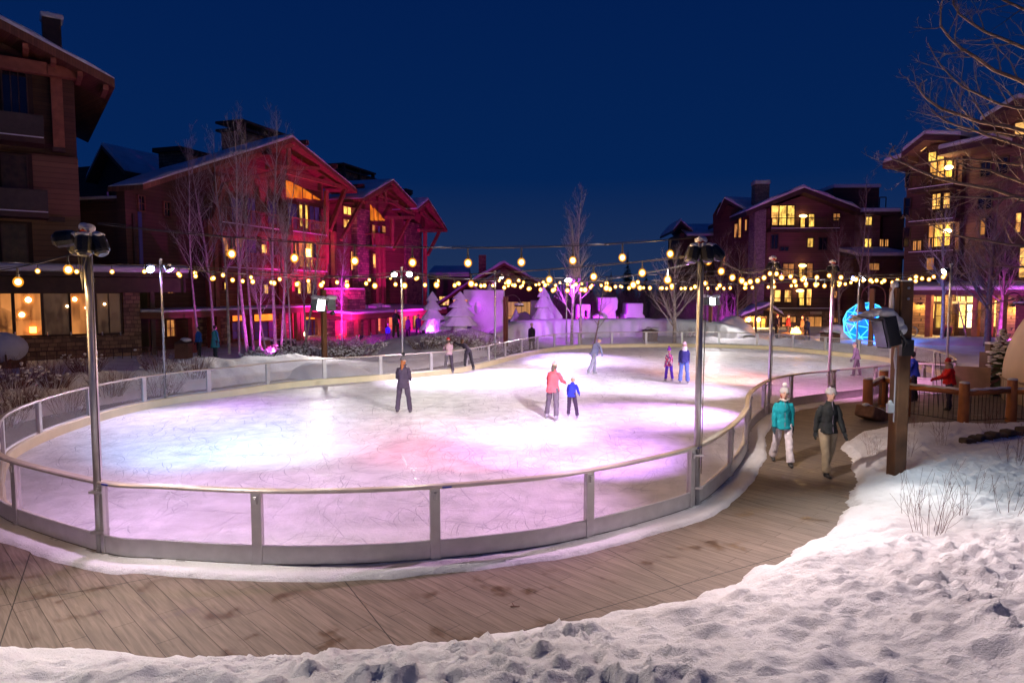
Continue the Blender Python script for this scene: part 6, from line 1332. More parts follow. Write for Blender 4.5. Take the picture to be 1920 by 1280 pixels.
# near wooden post with wash light and conduit
pz = Hs(*G(1680, 886, .45).xy[:]); pb = G(1680, 884, pz)
def near_post():
    x, y = pb.x, pb.y; t = thing('wooden_light_post', 'thick cedar post in the foreground snow carrying a snow covered black wash light', 'light post', (x, y, pz-.2)); zt = D(1690, 528, y).z
    mb = MB(); hw = .125; mb.box((x, y, (zt+pz-.3)/2), (2*hw, 2*hw, zt-pz+.3), rot=.12); bevel(mb.build('post', mat('weathered_cedar', (.10,.042,.016), .65, 0, .45, 2.2, .4, 14), t), .025, 2)
    mb = MB(); mb.box((x, y, zt+.015), (2*hw-.02, 2*hw-.02, .03), rot=.12); bevel(mb.build('post_cap_snow', SNOW, t), .012, 2)
    s2 = D(1671, 600, y); mb = MB(); mb.box((x-.18, y-.02, s2.z+.15), (.085, .2, .92), rot=.12); bevel(mb.build('side_timber', CEDAR, t), .012, 1)
    mb = MB(); snow_blob(mb, (x-.175, y-.02, s2.z+.64), (.085,.09,.10), 6, 2); snow_blob(mb, (x-.24, y-.02, s2.z+.2), (.035,.09,.40), 6, 4); o = mb.build('snow_cap', SNOW, t); remesh(o, .02, 2)
    mb = MB(); 
    for zz in (zt-.12, zt-.32): mb.lathe(Vector((x+.02, y-hw-.01, zz)), [(.025,-.012),(.025,.012)], 8, Matrix.Rotation(R(90),3,'X'))
    mb.build_each('bolt', STEEL, t)
    # wash light: tilted drum of black alloy with deep fins
    c = D(1661, 622, y-.22); M = Matrix.Rotation(R(-14), 3, 'Y') @ Matrix.Rotation(R(8), 3, 'Z')
    mb = MB(); mb.box(c+M@Vector((.05,0,0)), (.22,.32,.54), M=M)
    for k in range(8): mb.box(c+M@Vector((.15,0,-.22+k*.063)), (.05,.29,.026), M=M)
    wl_ = mb.build('wash_light', BLACK, t); bevel(wl_, .02, 2)
    mb = MB(); mb.box(c+M@Vector((-.10,0,0)), (.045,.36,.58), M=M); b_ = mb.build('bezel', mat('grey_bezel', (.07,.07,.085), .35, .2), wl_); bevel(b_, .02, 2)
    mb = MB(); mb.box(c+M@Vector((-.135,0,0)), (.02,.30,.50), M=M); mb.build('lens', DARKGLASS, wl_)
    mb = MB(); 
    for q in ((.12,0,.22),(.2,0,.1),(.24,.0,-.04),(.2,.1,.02)): mb.sphere(c+M@Vector(q)+Vector((.04,0,.03)), (.12,.15,.12), 10, 7)
    for q, s in (((-.02,0,.36),.13),((-.16,-.02,.37),.11),((-.30,0,.33),.10),((-.42,.02,.29),.08),((-.54,0,.25),.07),((-.62,0,.22),.05)): mb.sphere(c+Vector(q), (s*1.25,.16,s*.75), 10, 7)
    o = mb.build('snow_cap', SNOW, wl_); remesh(o, .022, 3)
    mb = MB(); mb.box(c+Vector((-.36,0,.245)), (.56,.3,.02), M=Matrix.Rotation(R(12),3,'Y')); mb.build('visor', mat('bare_metal_flap', (.2,.17,.17), .4, .6), wl_)
    mb = MB(); mb.tube([c+M@Vector((.1,-.24,0)), c+M@Vector((.2,-.24,-.25)), Vector((x-.02,y-hw-.04,c.z-.3))], .02, 6); mb.tube([c+M@Vector((.1,.24,0)), c+M@Vector((.2,.24,-.25)), Vector((x-.02,y-hw-.02,c.z-.3))], .02, 6); mb.box((x,y-hw-.05,c.z-.3), (.22,.1,.3)); mb.build('yoke', BLACK, t)
    mb = MB(); pts = [Vector((x+hw+.02+.09*math.sin(a*.5), y-.1, c.z+.10+.09*math.cos(a*.5)-.1)) for a in range(13)]; mb.tube(pts, .011, 6); xx = x-hw-.03; mb.tube([(xx,y-.12,c.z-.35),(xx,y-.12,1.35+pz*.0),(xx+.0,y-.12,1.25)], .014, 6); mb.tube([(xx-.01,y-.12,c.z-.3),(xx-.03,y-.12,c.z-.5),(xx,y-.12,c.z-.7)], .02, 6); mb.build('conduit', mat('grey_conduit', (.4,.4,.42), .4, .5), t)
    e = D(1669, 765, y-.12); mb = MB(); mb.box(e, (.12,.09,.17)); mb.lathe(e+Vector((.0,0,.085)), [(.05,0),(.03,.05),(.015,.07)], 10); bevel(mb.build('outlet_box', mat('grey_box', (.42,.44,.46), .4, .3), t), .008, 1)
    spot('wash_beam', c+Vector((-.25,0,-.05)), (x-2.0, y-4.0, 0.0), (.95,.92,.9), 200, 105, 1, .12, t)
    spot('spill_beam', c+Vector((0,-.35,-.35)), (x+1.2, y-1.5, .2), (.80,.92,1), 70, 120, 1, .1, t)
near_post()

# ------------------------------------------------------------------ log railing, gate, shack, dome on the right
def log_rail():
    t = thing('log_railing', 'peeled log railing with black iron balusters and snow on its rails by the gate', 'railing', (12, 20, 0))
    P_ = [(10.55,20.1,1.12),(12.0,21.9,1.16),(11.75,20.2,1.13),(12.62,18.9,1.16),(14.25,19.3,1.2),(16.4,18.2,1.25)]
    for i, (x, y, h) in enumerate(P_):
        mb = MB(); rr = random.Random(i); mb.tube([(x,y,-.05),(x+.01,y,.5),(x,y,h)], [.145,.135,.13], 14); o = mb.build('post', LOG, t, False); bevel(o, .02, 1)
        mb = MB(); mb.sphere((x,y,h+.015), (.135,.135,.04), 14, 6); mb.build('snow_cap', SNOW, o, True)
    for i in range(5):
        a, b = Vector(P_[i]), Vector(P_[i+1]); 
        if i == 1: a = Vector((12.0,21.9,1.1)); b = Vector((11.75,20.2,1.1))
        d = (b-a); d.z = 0; L = d.length; d.normalize(); a0 = Vector((a.x,a.y,.88))+d*.12; b0 = Vector((b.x,b.y,.90))-d*.12
        mb = MB(); mb.tube([a0, a0.lerp(b0,.5), b0], [.078,.082,.078], 12); rl = mb.build('log_rail', LOG, t, True)
        mb = MB(); mb.tube([a0.lerp(b0,j/10)+Vector((0,0,.085+.012*math.sin(j*2.2+i))) for j in range(11)], [(.078,.035)]*11, 8); rs = mb.build('snow_on_rail', SNOW, rl, True); 
        mb = MB(); n = max(3, int(L/.15))
        for j in range(1, n): p = a0.lerp(b0, j/n); mb.tube([(p.x,p.y,.08),(p.x,p.y,p.z-.06)], .009, 6)
        mb.tube([(a0.x,a0.y,.10),(b0.x,b0.y,.10)], .014, 6); mb.build('baluster_panel', BLACK, t)
log_rail()
def gate():
    p = G(1721, 725); q_ = G(1747, 727); t = thing('rink_gate', 'open white framed gate beside the red jacketed person', 'gate', p)
    a = Vector((14.6,24.6,0)); b = Vector((15.5,23.9,0)); WHT = mat('white_frame', (.75,.74,.76), .4)
    mb = MB(); d = (b-a).normalized()
    for u in (0,.5,1): pt_ = a.lerp(b,u); mb.box((pt_.x,pt_.y,.6), (.06,.06,1.1))
    for z in (.12,.6,1.12): mb.tube([a+Vector((0,0,z)), b+Vector((0,0,z))], .035, 4)
    mb.build('gate_frame', WHT, t)
    c = b+d*.05; e = c+Vector((.95,-.5,0)); mb = MB(); mb.prism([(c.x,c.y,.06),(e.x,e.y,.06),(e.x,e.y,1.1),(c.x,c.y,1.1)], (.02,.03,0)); mb.build('gate_panel', mat('tan_board', (.42,.28,.18), .6), t)
    mb = MB(); mb.prism([(a.x+.05,a.y-.02,.15),(b.x-.05,b.y-.02+.03,.15),(b.x-.05,b.y+.01,.55),(a.x+.05,a.y-.02,.55)], (.01,.015,0)); mb.build('infill', mat('white_frame', (.75,.74,.76), .4), t)
gate()
def dome():
    cx, cy, r = 20.6, 21.8, 3.95; t = thing('canvas_dome', 'pale canvas dome tent curving in at the right edge', 'tent', (cx, cy, 0)); mb = MB()
    prof = [(r*math.cos(a)*(1.0), .75+r*1.0*math.sin(a)) for a in [R(k*6) for k in range(15)]] + [(.05,.75+r)]
    mb.lathe((cx,cy,0), [(r,-.1),(r,.75)]+prof[1:], 48); mb.build('canvas', mat('cream_canvas', (.66,.50,.36), .7, 0, .08, 1.2), t, True)
    mb = MB()
    for k in range(0, 180, 2): a = R(k*2); mb.tube([(cx+math.cos(a)*(r+.01),cy+math.sin(a)*(r+.01),.05),(cx+math.cos(a)*(r+.02),cy+math.sin(a)*(r+.02),.75)], .006, 3)
    mb.tube([(cx+math.cos(R(a))*(r+.03),cy+math.sin(R(a))*(r+.03),.72) for a in range(0,361,6)], .03, 6); mb.build('seam_rope', mat('rope', (.35,.25,.18), .8), t)
dome()
def spruce_bough():
    t = thing('snowy_evergreen', 'snow laden evergreen boughs at the edge of the canvas dome', 'evergreen', (17.75, 24.6, 0)); rr = random.Random(9); mb = MB(); sn = MB(); tk = MB()
    x, y = 17.75, 24.6; tk.tube([(x,y,-.1),(x+.1,y,2.35)], [.09,.02], 6); tk.build('trunk', BARK_D, t)
    for i in range(260):
        z = rr.uniform(.2,2.35); a = rr.uniform(1.8,5.2); L = (2.7-z)*.36*rr.uniform(.6,1.1); e = Vector((x+math.cos(a)*L, y+math.sin(a)*L, z-L*.4)); s_ = Vector((x+.03*z,y,z)); n2 = Vector((-math.sin(a),math.cos(a),0))*.07
        mb.add([s_, s_.lerp(e,.7)+n2, e, s_.lerp(e,.7)-n2], [(0,1,2,3)])
        if rr.random() < .45: sn.sphere(s_.lerp(e,.8)+Vector((0,0,.03)), (.10,.09,.035), 7, 5)
    mb.build('needles', NEEDLE, t); tag(sn.build('snow_on_boughs', SNOW, t, True), kind='stuff')
spruce_bough()
def crate_stack():
    Y = 26.5; a = D(1861, 660, Y); b = D(1890, 700, Y); t = thing('wood_cabinet', 'dark slatted wooden cabinet with snow topped lid beside the dome', 'cabinet', (bx(1874,Y), Y, 0)); x0, x1 = bx(1860,Y), bx(1888,Y)
    zt = D(1870, 662, Y).z; DW = mat('dark_oak', (.10,.06,.035), .6, 0, .25, 4)
    mb = MB(); mb.box(((x0+x1)/2, Y+.3, zt/2), (x1-x0, .6, zt)); 
    for k in range(4): mb.box(((x0+x1)/2, Y-.012, zt*(.12+.25*k)), (x1-x0-.06, .03, zt*.19))
    mb.build('body', DW, t); zt2 = D(1870, 646, Y+.1).z
    mb = MB(); mb.box(((x0+x1)/2+.08, Y+.42, (zt+zt2)/2), (x1-x0-.2, .3, zt2-zt)); mb.build('upper_box', DW, t)
    mb = MB(); mb.box(((x0+x1)/2, Y+.12, zt+.035), (x1-x0+.04, .27, .07)); mb.box(((x0+x1)/2+.08, Y+.42, zt2+.04), (x1-x0-.15, .34, .08)); bevel(mb.build('snow_cap', SNOW, t), .03, 3)
crate_stack()
def slab():
    p = G(1628, 785); mb = MB(); rr = random.Random(2); M = Matrix.Rotation(R(35),3,'Z') @ Matrix.Rotation(R(18),3,'Y')
    t = thing('stone_slab', 'tilted brown stone slab edged with snow at the foot of the log railing', 'stone', (p.x, p.y-.2, 0)); c = Vector((p.x, p.y-.2, .18)); mb.box(c, (.95,.55,.34), M=M); o = mb.build('stone', mat('brown_rock', (.16,.08,.05), .85, 0, .4, 5, .8, 12), t); bevel(o, .05, 2)
    mb = MB(); 
    for k in range(7): mb.sphere(c+M@Vector((-.45+k*.15,.05*math.sin(k),.18)), (.13,.10,.05), 8, 6)
    o = mb.build('snow_cap', SNOW, t); remesh(o, .03, 2)
slab()
mb = MB(); pts = [G(1815,812,.55), G(1860,800,.55), G(1925,790,.6), G(2000,780,.6)]
t = thing('stone_edging', 'low dark stone edging breaking through the snow below the log railing', 'retaining wall', pts[1]); 
for i in range(14):
    u = i/13; p = pts[0].lerp(pts[3], u); mb.box((p.x, p.y, Hs(p.x,p.y)+.04+.05*math.sin(i*3)), (.26,.28,.14), rot=i*.7)
o = mb.build('stones', mat('dark_earth_stone', (.07,.05,.035), .9, 0, .4, 6, .8, 14), t); bevel(o, .04, 2)
# glowing blue dome (geodesic)
def geo():
    Y = 48.5; c = D(1624, 606, Y); r = 1.50; t = thing('geodesic_globe', 'glowing blue geodesic globe behind the far right of the rink', 'light sculpture', (c.x, c.y, 0)); bm = bmesh.new(); bmesh.ops.create_icosphere(bm, subdivisions=2, radius=r)
    rot = Matrix.Rotation(.3,4,'Z') @ Matrix.Rotation(.2,4,'X'); bmesh.ops.transform(bm, matrix=rot, verts=bm.verts)
    e = MB(); 
    for ed in bm.edges: e.tube([ed.verts[0].co*1.012+c, ed.verts[1].co*1.012+c], .03, 5)
    e.build('frame', mat_emit('frame_cyan', (.10, .70, 1), .6), t); p = MB(); p.add([tuple(v.co+c) for v in bm.verts], [tuple(v.index for v in f.verts) for f in bm.faces]); bm.free()
    p.build('panels', mat_emit('panel_blue', (.0, .15, 1), .5, .9, .9), t); mb = MB(); mb.lathe((c.x,c.y,0), [(.9,-.1),(.8,.35),(.5,max(.4,c.z-r+.15))], 20); mb.build('plinth', SNOW, t)
    point('glow', c+Vector((0,-2.2,-.2)), (.08,.25,1), 150, .5, t)
geo()
# fire pit
def fire():
    Y = 50.5; x = bx(1490, Y); z = Hs(x, Y); t = thing('fire_pit', 'burning fire pit with people standing round it', 'fire pit', (x, Y, z)); mb = MB(); mb.lathe((x,Y,z-.1), [(1.0,0),(.95,.55),(.62,.55),(.60,.45)], 20); mb.build('stone_ring', STONE, t)
    mb = MB(); rr = random.Random(4)
    for k in range(11):
        a = rr.uniform(0,6.28); q = rr.uniform(0,.4); h = rr.uniform(.25,.7)*(1-q); p = Vector((x+math.cos(a)*q, Y+math.sin(a)*q, z+.4)); mb.tube([p, p+Vector((.05,0,h*.4)), p+Vector((rr.uniform(-.1,.1),0,h))], [.10,.09,.01], 6)
    mb.build('flames', mat_emit('flame', (1,.42,.08), 5, .3, 4), t, True); point('fire_glow', (x, Y-.2, z+1.1), (1,.4,.12), 180, .25, t)
fire()
def slat_bin(label, px, Y, ytop, w_=.75):
    x = bx(px, Y); z = Hs(x, Y)-.02; h = max(.7, D(px, ytop, Y).z-z); t = thing('litter_bin', label, 'litter bin', (x, Y, z), 'wooden litter bins'); mb = MB()
    mb.box((x,Y,z+h*.4), (w_*.9,w_*.9,h*.8))
    for k in range(7): mb.box((x-w_*.45+k*w_*.15, Y-w_*.46, z+h*.4), (w_*.1,.03,h*.78))
    mb.build('body', mat('bin_wood', (.15,.07,.04), .6, 0, .2, 4), t); mb = MB()
    mb.prism([(x-w_*.6,Y-w_*.55,z+h*.82),(x+w_*.6,Y-w_*.55,z+h*.82),(x,Y-w_*.55,z+h*1.02)], (0,w_*1.1,0)); mb.build('lid', TIMBER_DARK, t); mb = MB(); snow_blob(mb, (x+w_*.15,Y,z+h), (w_*.5,w_*.5,.12), 5, 1); o = mb.build('snow_cap', SNOW, t); remesh(o, .04, 2)
slat_bin('slatted wooden litter bin with snowy lid before the snow wall', 1219, 48.2, 616, .95)
slat_bin('slatted wooden litter bin with snowy lid left of the blue globe', 1557, 44.3, 627, .95)
slat_bin('dark round topped litter bin by the restaurant corner', 343, 36.0, 637, .7)
def screen():
    Y = 56; x0, x1 = bx(1394,Y), bx(1412,Y); z0, z1 = D(1400,622,Y).z, D(1400,603,Y).z; t = thing('display_screen', 'black screen on a stand before the lit porch', 'screen', ((x0+x1)/2, Y, 0)); mb = MB(); mb.box(((x0+x1)/2,Y,(z0+z1)/2), (x1-x0,.12,z1-z0)); bevel(mb.build('panel', BLACK, t), .02, 1); mb = MB(); mb.tube([((x0+x1)/2,Y+.1,0),((x0+x1)/2,Y+.1,z0+.1)], .06, 8); mb.box(((x0+x1)/2,Y+.1,.1), (.7,.5,.12)); mb.build('stand', STEEL, t)
screen()
# planters, barrel and sandwich board near the lodges
for i, px in enumerate((510, 527, 544)):
    Y = 40.5; x = bx(px, Y); z = Hs(x, Y); t = thing('planter_box', 'dark planter crate with snow on top before the lodge, %s of three' % ('leftmost','middle','rightmost')[i], 'planter', (x,Y,z), 'planter crates'); mb = MB(); mb.box((x,Y,z+.3), (.5,.5,.64)); 
    for k in range(4): mb.box((x,Y-.26,z+.1+k*.15), (.52,.02,.10))
    mb.build('crate', BLACK, t); mb = MB(); mb.box((x,Y,z+.66), (.5,.5,.08)); bevel(mb.build('snow_cap', SNOW, t), .035, 2)
Y = 39.5; x = bx(496,Y); z = Hs(x,Y); t = thing('barrel', 'snow topped barrel standing between the aspen trunks', 'barrel', (x,Y,z)); mb = MB(); mb.lathe((x,Y,z-.05), [(.26,0),(.32,.3),(.32,.5),(.27,.8)], 14); mb.build('body', TIMBER, t, True); mb = MB(); mb.sphere((x,Y,z+.77), (.33,.33,.12), 12, 6); mb.build('snow_cap', SNOW, t, True)
Y = 50; x = bx(1778,Y); z = Hs(x,Y); t = thing('sandwich_board', 'folding chalk board standing before the lit shop door', 'sign', (x,Y,z)); mb = MB(); M = Matrix.Rotation(R(12),3,'X'); mb.box((x,Y,z+.5), (.6,.04,1.05), M=M); mb.box((x,Y+.25,z+.5), (.6,.04,1.05), M=Matrix.Rotation(R(-12),3,'X')); mb.build('frame', TIMBER, t); mb = MB(); mb.box((x,Y-.03,z+.52), (.46,.02,.8), M=M); mb.build('board', BLACK, t)
# hut with snowy roof at the left edge
Y = 31; x0 = bx(-60,Y); x1 = bx(15,Y); zt = D(0,657,Y).z; t = thing('bin_shelter', 'small shelter with thick snow on its roof at the left edge', 'shelter', (x0,Y,0)); mb = MB(); mb.box(((x0+x1)/2,Y+.5,zt/2), (x1-x0,1.0,zt)); mb.build('box', SIDING_DARK, t); mb = MB(); mb.tube([(x1-.05,Y-.2,0),(x1-.05,Y-.2,zt)], .04, 6); mb.build('post', TIMBER_DARK, t); mb = MB(); mb.sphere(((x0+x1)/2+.1,Y+.4,zt+.08), ((x1-x0)/2+.35,.9,.75), 20, 12); mb.build('snow_cap', SNOW, t, True)
# little twig on the path
p = G(965, 1138); mb = MB(); mb.tube([p+Vector((-.05,0,.012)), p+Vector((.06,.01,.012))], .006, 5); mb.tube([p+Vector((0,0,.012)), p+Vector((-.03,.07,.02))], .005, 5); tag(mb.build('twig', TWIG, None, False, p), 'small dark twig lying on the paved path', 'twig')
# ------------------------------------------------------------------ people
def skel(lean=0, legs=((8,4,4),(-6,4,6)), arms=((6,10,12),(-6,10,10)), head=(0,0), twist=0):
    J = {}; hip = Vector((0,0,0)); t = R(lean); up = Vector((0, math.sin(t), math.cos(t)))
    J['hip'] = hip; J['waist'] = hip+up*.16; J['chest'] = hip+up*.36; J['neck'] = hip+up*.54+Vector((0,.01,0)); hp = R(lean*.45+head[0]); hu = Vector((math.sin(R(head[1]))*.4, math.sin(hp), math.cos(hp))).normalized(); J['head'] = J['neck']+hu*.17; J['hu'] = hu; J['up'] = up
    def dr(p, s, side): return Vector((side*math.sin(R(s)), math.sin(R(p))*math.cos(R(s)), -math.cos(R(p))*math.cos(R(s))))
    for k, side in ((0,-1),(1,1)):
        p, s, b = legs[k]; h = hip+Vector((side*.095,0,-.03)); kn = h+dr(p,s,side)*.43; an = kn+dr(p-b,s*.8,side)*.42; J['h%d'%k] = h; J['k%d'%k] = kn; J['a%d'%k] = an; J['f%d'%k] = (p-b)
        p, s, b = arms[k]; s = s*.35 if s < 40 else s; cs = math.cos(R(twist)*side); sh = hip+up*.44+Vector((side*.172, R(twist)*side*.15, 0)); el = sh+dr(p,s,side)*.28; wr = el+dr(p+b,s*.55 if b < 60 else -8,side)*.25; J['s%d'%k] = sh; J['e%d'%k] = el; J['w%d'%k] = wr; J['hd%d'%k] = dr(p+b*1.08,s*.4,side)
    return J
def person(label, x, y, h, face, lean=0, legs=((8,4,4),(-6,4,6)), arms=((6,10,12),(-6,10,10)), head=(0,0), jacket=(.02,.02,.02), pants=(.02,.02,.02), hat=None, pom=None, hair=None, glove=(.02,.02,.02), boots=(.02,.02,.02), skates=False, z=0, coat=0, group=None, detail=1, hood=None, scarf=None, pattern=None, puffy=False, flare=0, twist=0):
    t = thing('person', label, 'person', (0,0,0), group); J = skel(lean, legs, arms, head, twist); vox = .014 if detail > 1 else .02
    mn = min(J['a0'].z, J['a1'].z)-.075-(.045 if skates else 0)
    for k in J:
        if isinstance(J[k], Vector) and k not in ('hu','up','hd0','hd1'): J[k] = J[k]-Vector((0,0,mn))
    pf_ = .012 if puffy else 0; up = J['up']; side = Vector((1,0,0)); n_ = '%d' % (abs(hash(label)) % 10**6)
    def M_(nm, c, ro=.8): return mat('%s_%.2f_%.2f_%.2f' % (nm, *c), c, ro, 0, .12, 9, .15, 60)
    # body
    b = MB(); b.sphere(J['head'], (.078,.098,.118), 16, 12); b.sphere(J['head']+Vector((0,.03,-.06)), (.055,.07,.06), 12, 8)
    fw = Vector((0, 1, 0)); b.sphere(J['head']+fw*.10+Vector((0,0,-.005)), (.014,.022,.026), 8, 6); b.sphere(J['head']+fw*.088+Vector((0,0,-.055)), (.026,.014,.010), 8, 6); b.sphere(J['head']+fw*.075+Vector((0,0,.035)), (.055,.03,.014), 8, 6)
    for s_ in (-1,1): b.sphere(J['head']+Vector((s_*.080,.0,-.005)), (.012,.025,.034), 8, 6)
    b.tube([J['neck']-up*.03, J['head']-J['hu']*.05], [.058,.052], 12)
    b.tube([J['hip']-up*.05, J['waist'], J['chest'], J['neck']-up*.06], [(.15,.10),(.135,.095),(.15,.10),(.07,.065)], 16)
    for k in (0,1):
        b.tube([J['h%d'%k]+Vector((0,0,.04)), J['k%d'%k], J['a%d'%k]], [.085,.055,.038], 12); b.tube([J['s%d'%k], J['e%d'%k], J['w%d'%k]], [.042,.038,.028], 10)
        w_ = J['w%d'%k]; d = J['hd%d'%k].normalized(); sd = Vector(((-1,1)[k],0,0)); ac = d.cross(Vector((0,1,0))); ac = ac.normalized() if ac.length > .2 else side; fwd = ac.cross(d).normalized()
        b.tube([w_, w_+d*.04, w_+d*.085], [(.026,.018),(.022,.040),(.018,.038)], 10)
        for q in range(4): o_ = fwd*(-.030+.020*q); L = (.058,.072,.068,.055)[q]; b.tube([w_+d*.075+o_, w_+d*(.08+L*.55)+o_, w_+d*(.08+L)+o_+ac*(-.012)], [.0095,.009,.007], 7)
        b.tube([w_+d*.02+fwd*.03, w_+d*.05+fwd*.055, w_+d*.08+fwd*.06], [.011,.0105,.008], 7)
    o = b.build('body', SKIN, t); remesh(o, .0115 if detail > 1 else .016, 2)
    if detail > 1:
        ey = MB(); 
        for s_ in (-1,1): ey.sphere(J['head']+Vector((s_*.030,.090,.012)), (.013,.010,.009), 8, 6)
        lp = MB(); lp.sphere(J['head']+Vector((0,.099,-.053)), (.024,.009,.007), 8, 5); lp.build('mouth', mat('lips', (.35,.10,.09), .5), t, True)
        zp = MB(); z0_ = J['hip']+Vector((0,.182+coat*.06,-.04)); zp.tube([z0_, J['waist']+Vector((0,.14+pf_,0)), J['chest']+Vector((0,.148+pf_,0)), J['neck']+Vector((0,.085,-.02)), J['neck']+Vector((0,.082,.035))], .008, 5); zp.build('zipper', mat('zipper_light', tuple(min(.8, q_*2+.12) for q_ in jacket), .4), t)
        ey.build('eyes', mat('eye_dark', (.03,.02,.02), .2), t, True)
    # trousers
    p = MB(); p.tube([J['hip']-up*.06, J['hip']+up*.02, J['waist']], [(.165,.12),(.168,.122),(.155,.115)], 16)
    for k in (0,1):
        hk, kk, ak = J['h%d'%k], J['k%d'%k], J['a%d'%k]; p.tube([hk+Vector((0,0,.03)), hk.lerp(kk,.5), kk, kk.lerp(ak,.5), ak.lerp(kk,.04)], [.098,.092,.080,.076+flare,.078+flare*1.6], 14)
    o = p.build('trousers', M_('trousers', pants), t); remesh(o, vox, 2, .036, .10)
    # jacket
    j = MB(); pf = .012 if puffy else 0; bot = J['hip']-Vector((0,0,.06+coat)); j.tube([bot, J['hip']+up*.02, J['waist'], J['chest'], J['chest']+up*.11, J['neck']-up*.02, J['neck']+up*.035], [(.215+coat*.12,.185+coat*.08),(.198+pf,.158+pf),(.170+pf,.13+pf),(.185+pf,.135+pf),(.15,.105),(.082,.08),(.074,.074)], 18)
    for k in (0,1): j.tube([J['s%d'%k]-Vector(((-.09,.09)[k],0,0))+up*.005, J['s%d'%k]-Vector(((-.02,.02)[k],0,0))+up*.0, J['s%d'%k].lerp(J['e%d'%k],.4), J['e%d'%k], J['w%d'%k].lerp(J['e%d'%k],.04)], [.050,.062+pf,.066+pf,.058+pf,.048], 12)
    jm = M_('jacket', jacket) if not pattern else pattern; o = j.build('jacket', jm, t); remesh(o, vox, 2, .034 if puffy else .034, .06 if puffy else .09)
    for k in (0,1):
        g_ = MB(); w_ = J['w%d'%k]; d = J['hd%d'%k].normalized(); ac = d.cross(Vector((0,1,0))); ac = ac.normalized() if ac.length > .2 else side; fwd = ac.cross(d).normalized()
        if glove is not None:
            g_.tube([w_-d*.03, w_+d*.03, w_+d*.09], [(.036,.036),(.028,.046),(.024,.044)], 10)
            for q in range(4): o_ = fwd*(-.033+.022*q); L = (.062,.078,.072,.058)[q]; g_.tube([w_+d*.08+o_, w_+d*(.08+L*.6)+o_, w_+d*(.08+L)+o_-ac*.015], [.0125,.012,.0095], 7)
            g_.tube([w_+d*.02+fwd*.035, w_+d*.055+fwd*.062, w_+d*.09+fwd*.066], [.014,.0135,.010], 7); o = g_.build('glove', M_('glove', glove), t); remesh(o, .0085 if detail > 1 else .014, 1)
        f_ = MB(); a = J['a%d'%k]; pt = R(J['f%d'%k])*.6; fd = Vector((0, math.cos(pt), math.sin(pt)-0)); fd = Vector((0,1,0)) if abs(pt) < .3 else Vector((0, math.cos(pt), math.sin(pt)))
        f_.tube([a+Vector((0,0,.09)), a+Vector((0,0,.0)), a-Vector((0,.02,.045))], [.058,.056,.052], 12); f_.tube([a-fd*.05-Vector((0,0,.04)), a+fd*.06-Vector((0,0,.038)), a+fd*.15-Vector((0,0,.045))], [(.042,.035),(.046,.034),(.038,.024)], 12)
        o = f_.build('boot', M_('boot', boots, .5), t); remesh(o, .014, 2)
        if skates: s2 = MB(); s2.box(a+fd*.04-Vector((0,0,.10)), (.006,.27,.035)); s2.box(a+fd*.04-Vector((0,0,.078)), (.03,.2,.012)); s2.build('skate_blade', STEEL, o)
    hd = J['head']; hu = J['hu']
    if hat is not None:
        q = MB(); q.tube([hd+hu*.015-Vector((0,.008,0)), hd+hu*.06-Vector((0,.008,0)), hd+hu*.12-Vector((0,.01,0)), hd+hu*.155-Vector((0,.01,0))], [(.094,.112),(.092,.108),(.068,.08),(.02,.022)], 16); q.tube([hd+hu*.012-Vector((0,.008,0)), hd+hu*.05-Vector((0,.008,0))], [(.098,.116),(.098,.115)], 16)
        o = q.build('hat', M_('hat', hat, .9), t); remesh(o, .012, 2)
        if pom is not None: q = MB(); q.sphere(hd+hu*.20, (.055,.055,.052), 10, 8); q.build('pompom', M_('pom', pom, .95), o, True)
    if hair is not None:
        q = MB(); q.sphere(hd-Vector((0,.018,-.012)), (.092,.102,.118), 14, 10) if hat is None else q.sphere(hd-Vector((0,.035,.055)), (.088,.085,.075), 14, 10)
        if hair[0] != 's': pass
        q.tube([hd-Vector((0,.05,.0)), hd-Vector((0,.085,.10)), J['neck']-Vector((0,.10,.06))-up*.06], [(.08,.05),(.085,.045),(.06,.03)], 10) if len(hair) > 3 else None
        o = q.build('hair', M_('hair', hair[:3], .7), t); remesh(o, .014, 2)
    if hood is not None:
        q = MB(); q.tube([J['neck']-up*.10-Vector((0,.03,0)), J['neck']+Vector((0,-.02,.0)), hd-Vector((0,.03,.06))], [(.13,.11),(.125,.11),(.10,.09)], 14); o = q.build('hood', M_('hood', hood, .95), t); remesh(o, .018, 2, .03, .05)
    if scarf is not None:
        q = MB(); n = J['neck']+up*.02; q.tube([n+Vector((.085*math.cos(a), .085*math.sin(a), .01*math.sin(3*a))) for a in [i*math.pi/6 for i in range(13)]], .03, 8); o = q.build('scarf', M_('scarf', scarf, .9), t); remesh(o, .014, 2)
    s_ = h/1.78; t.location = (x, y, z); t.scale = (s_, s_, s_); t.rotation_euler = (0, 0, R(face)); return t
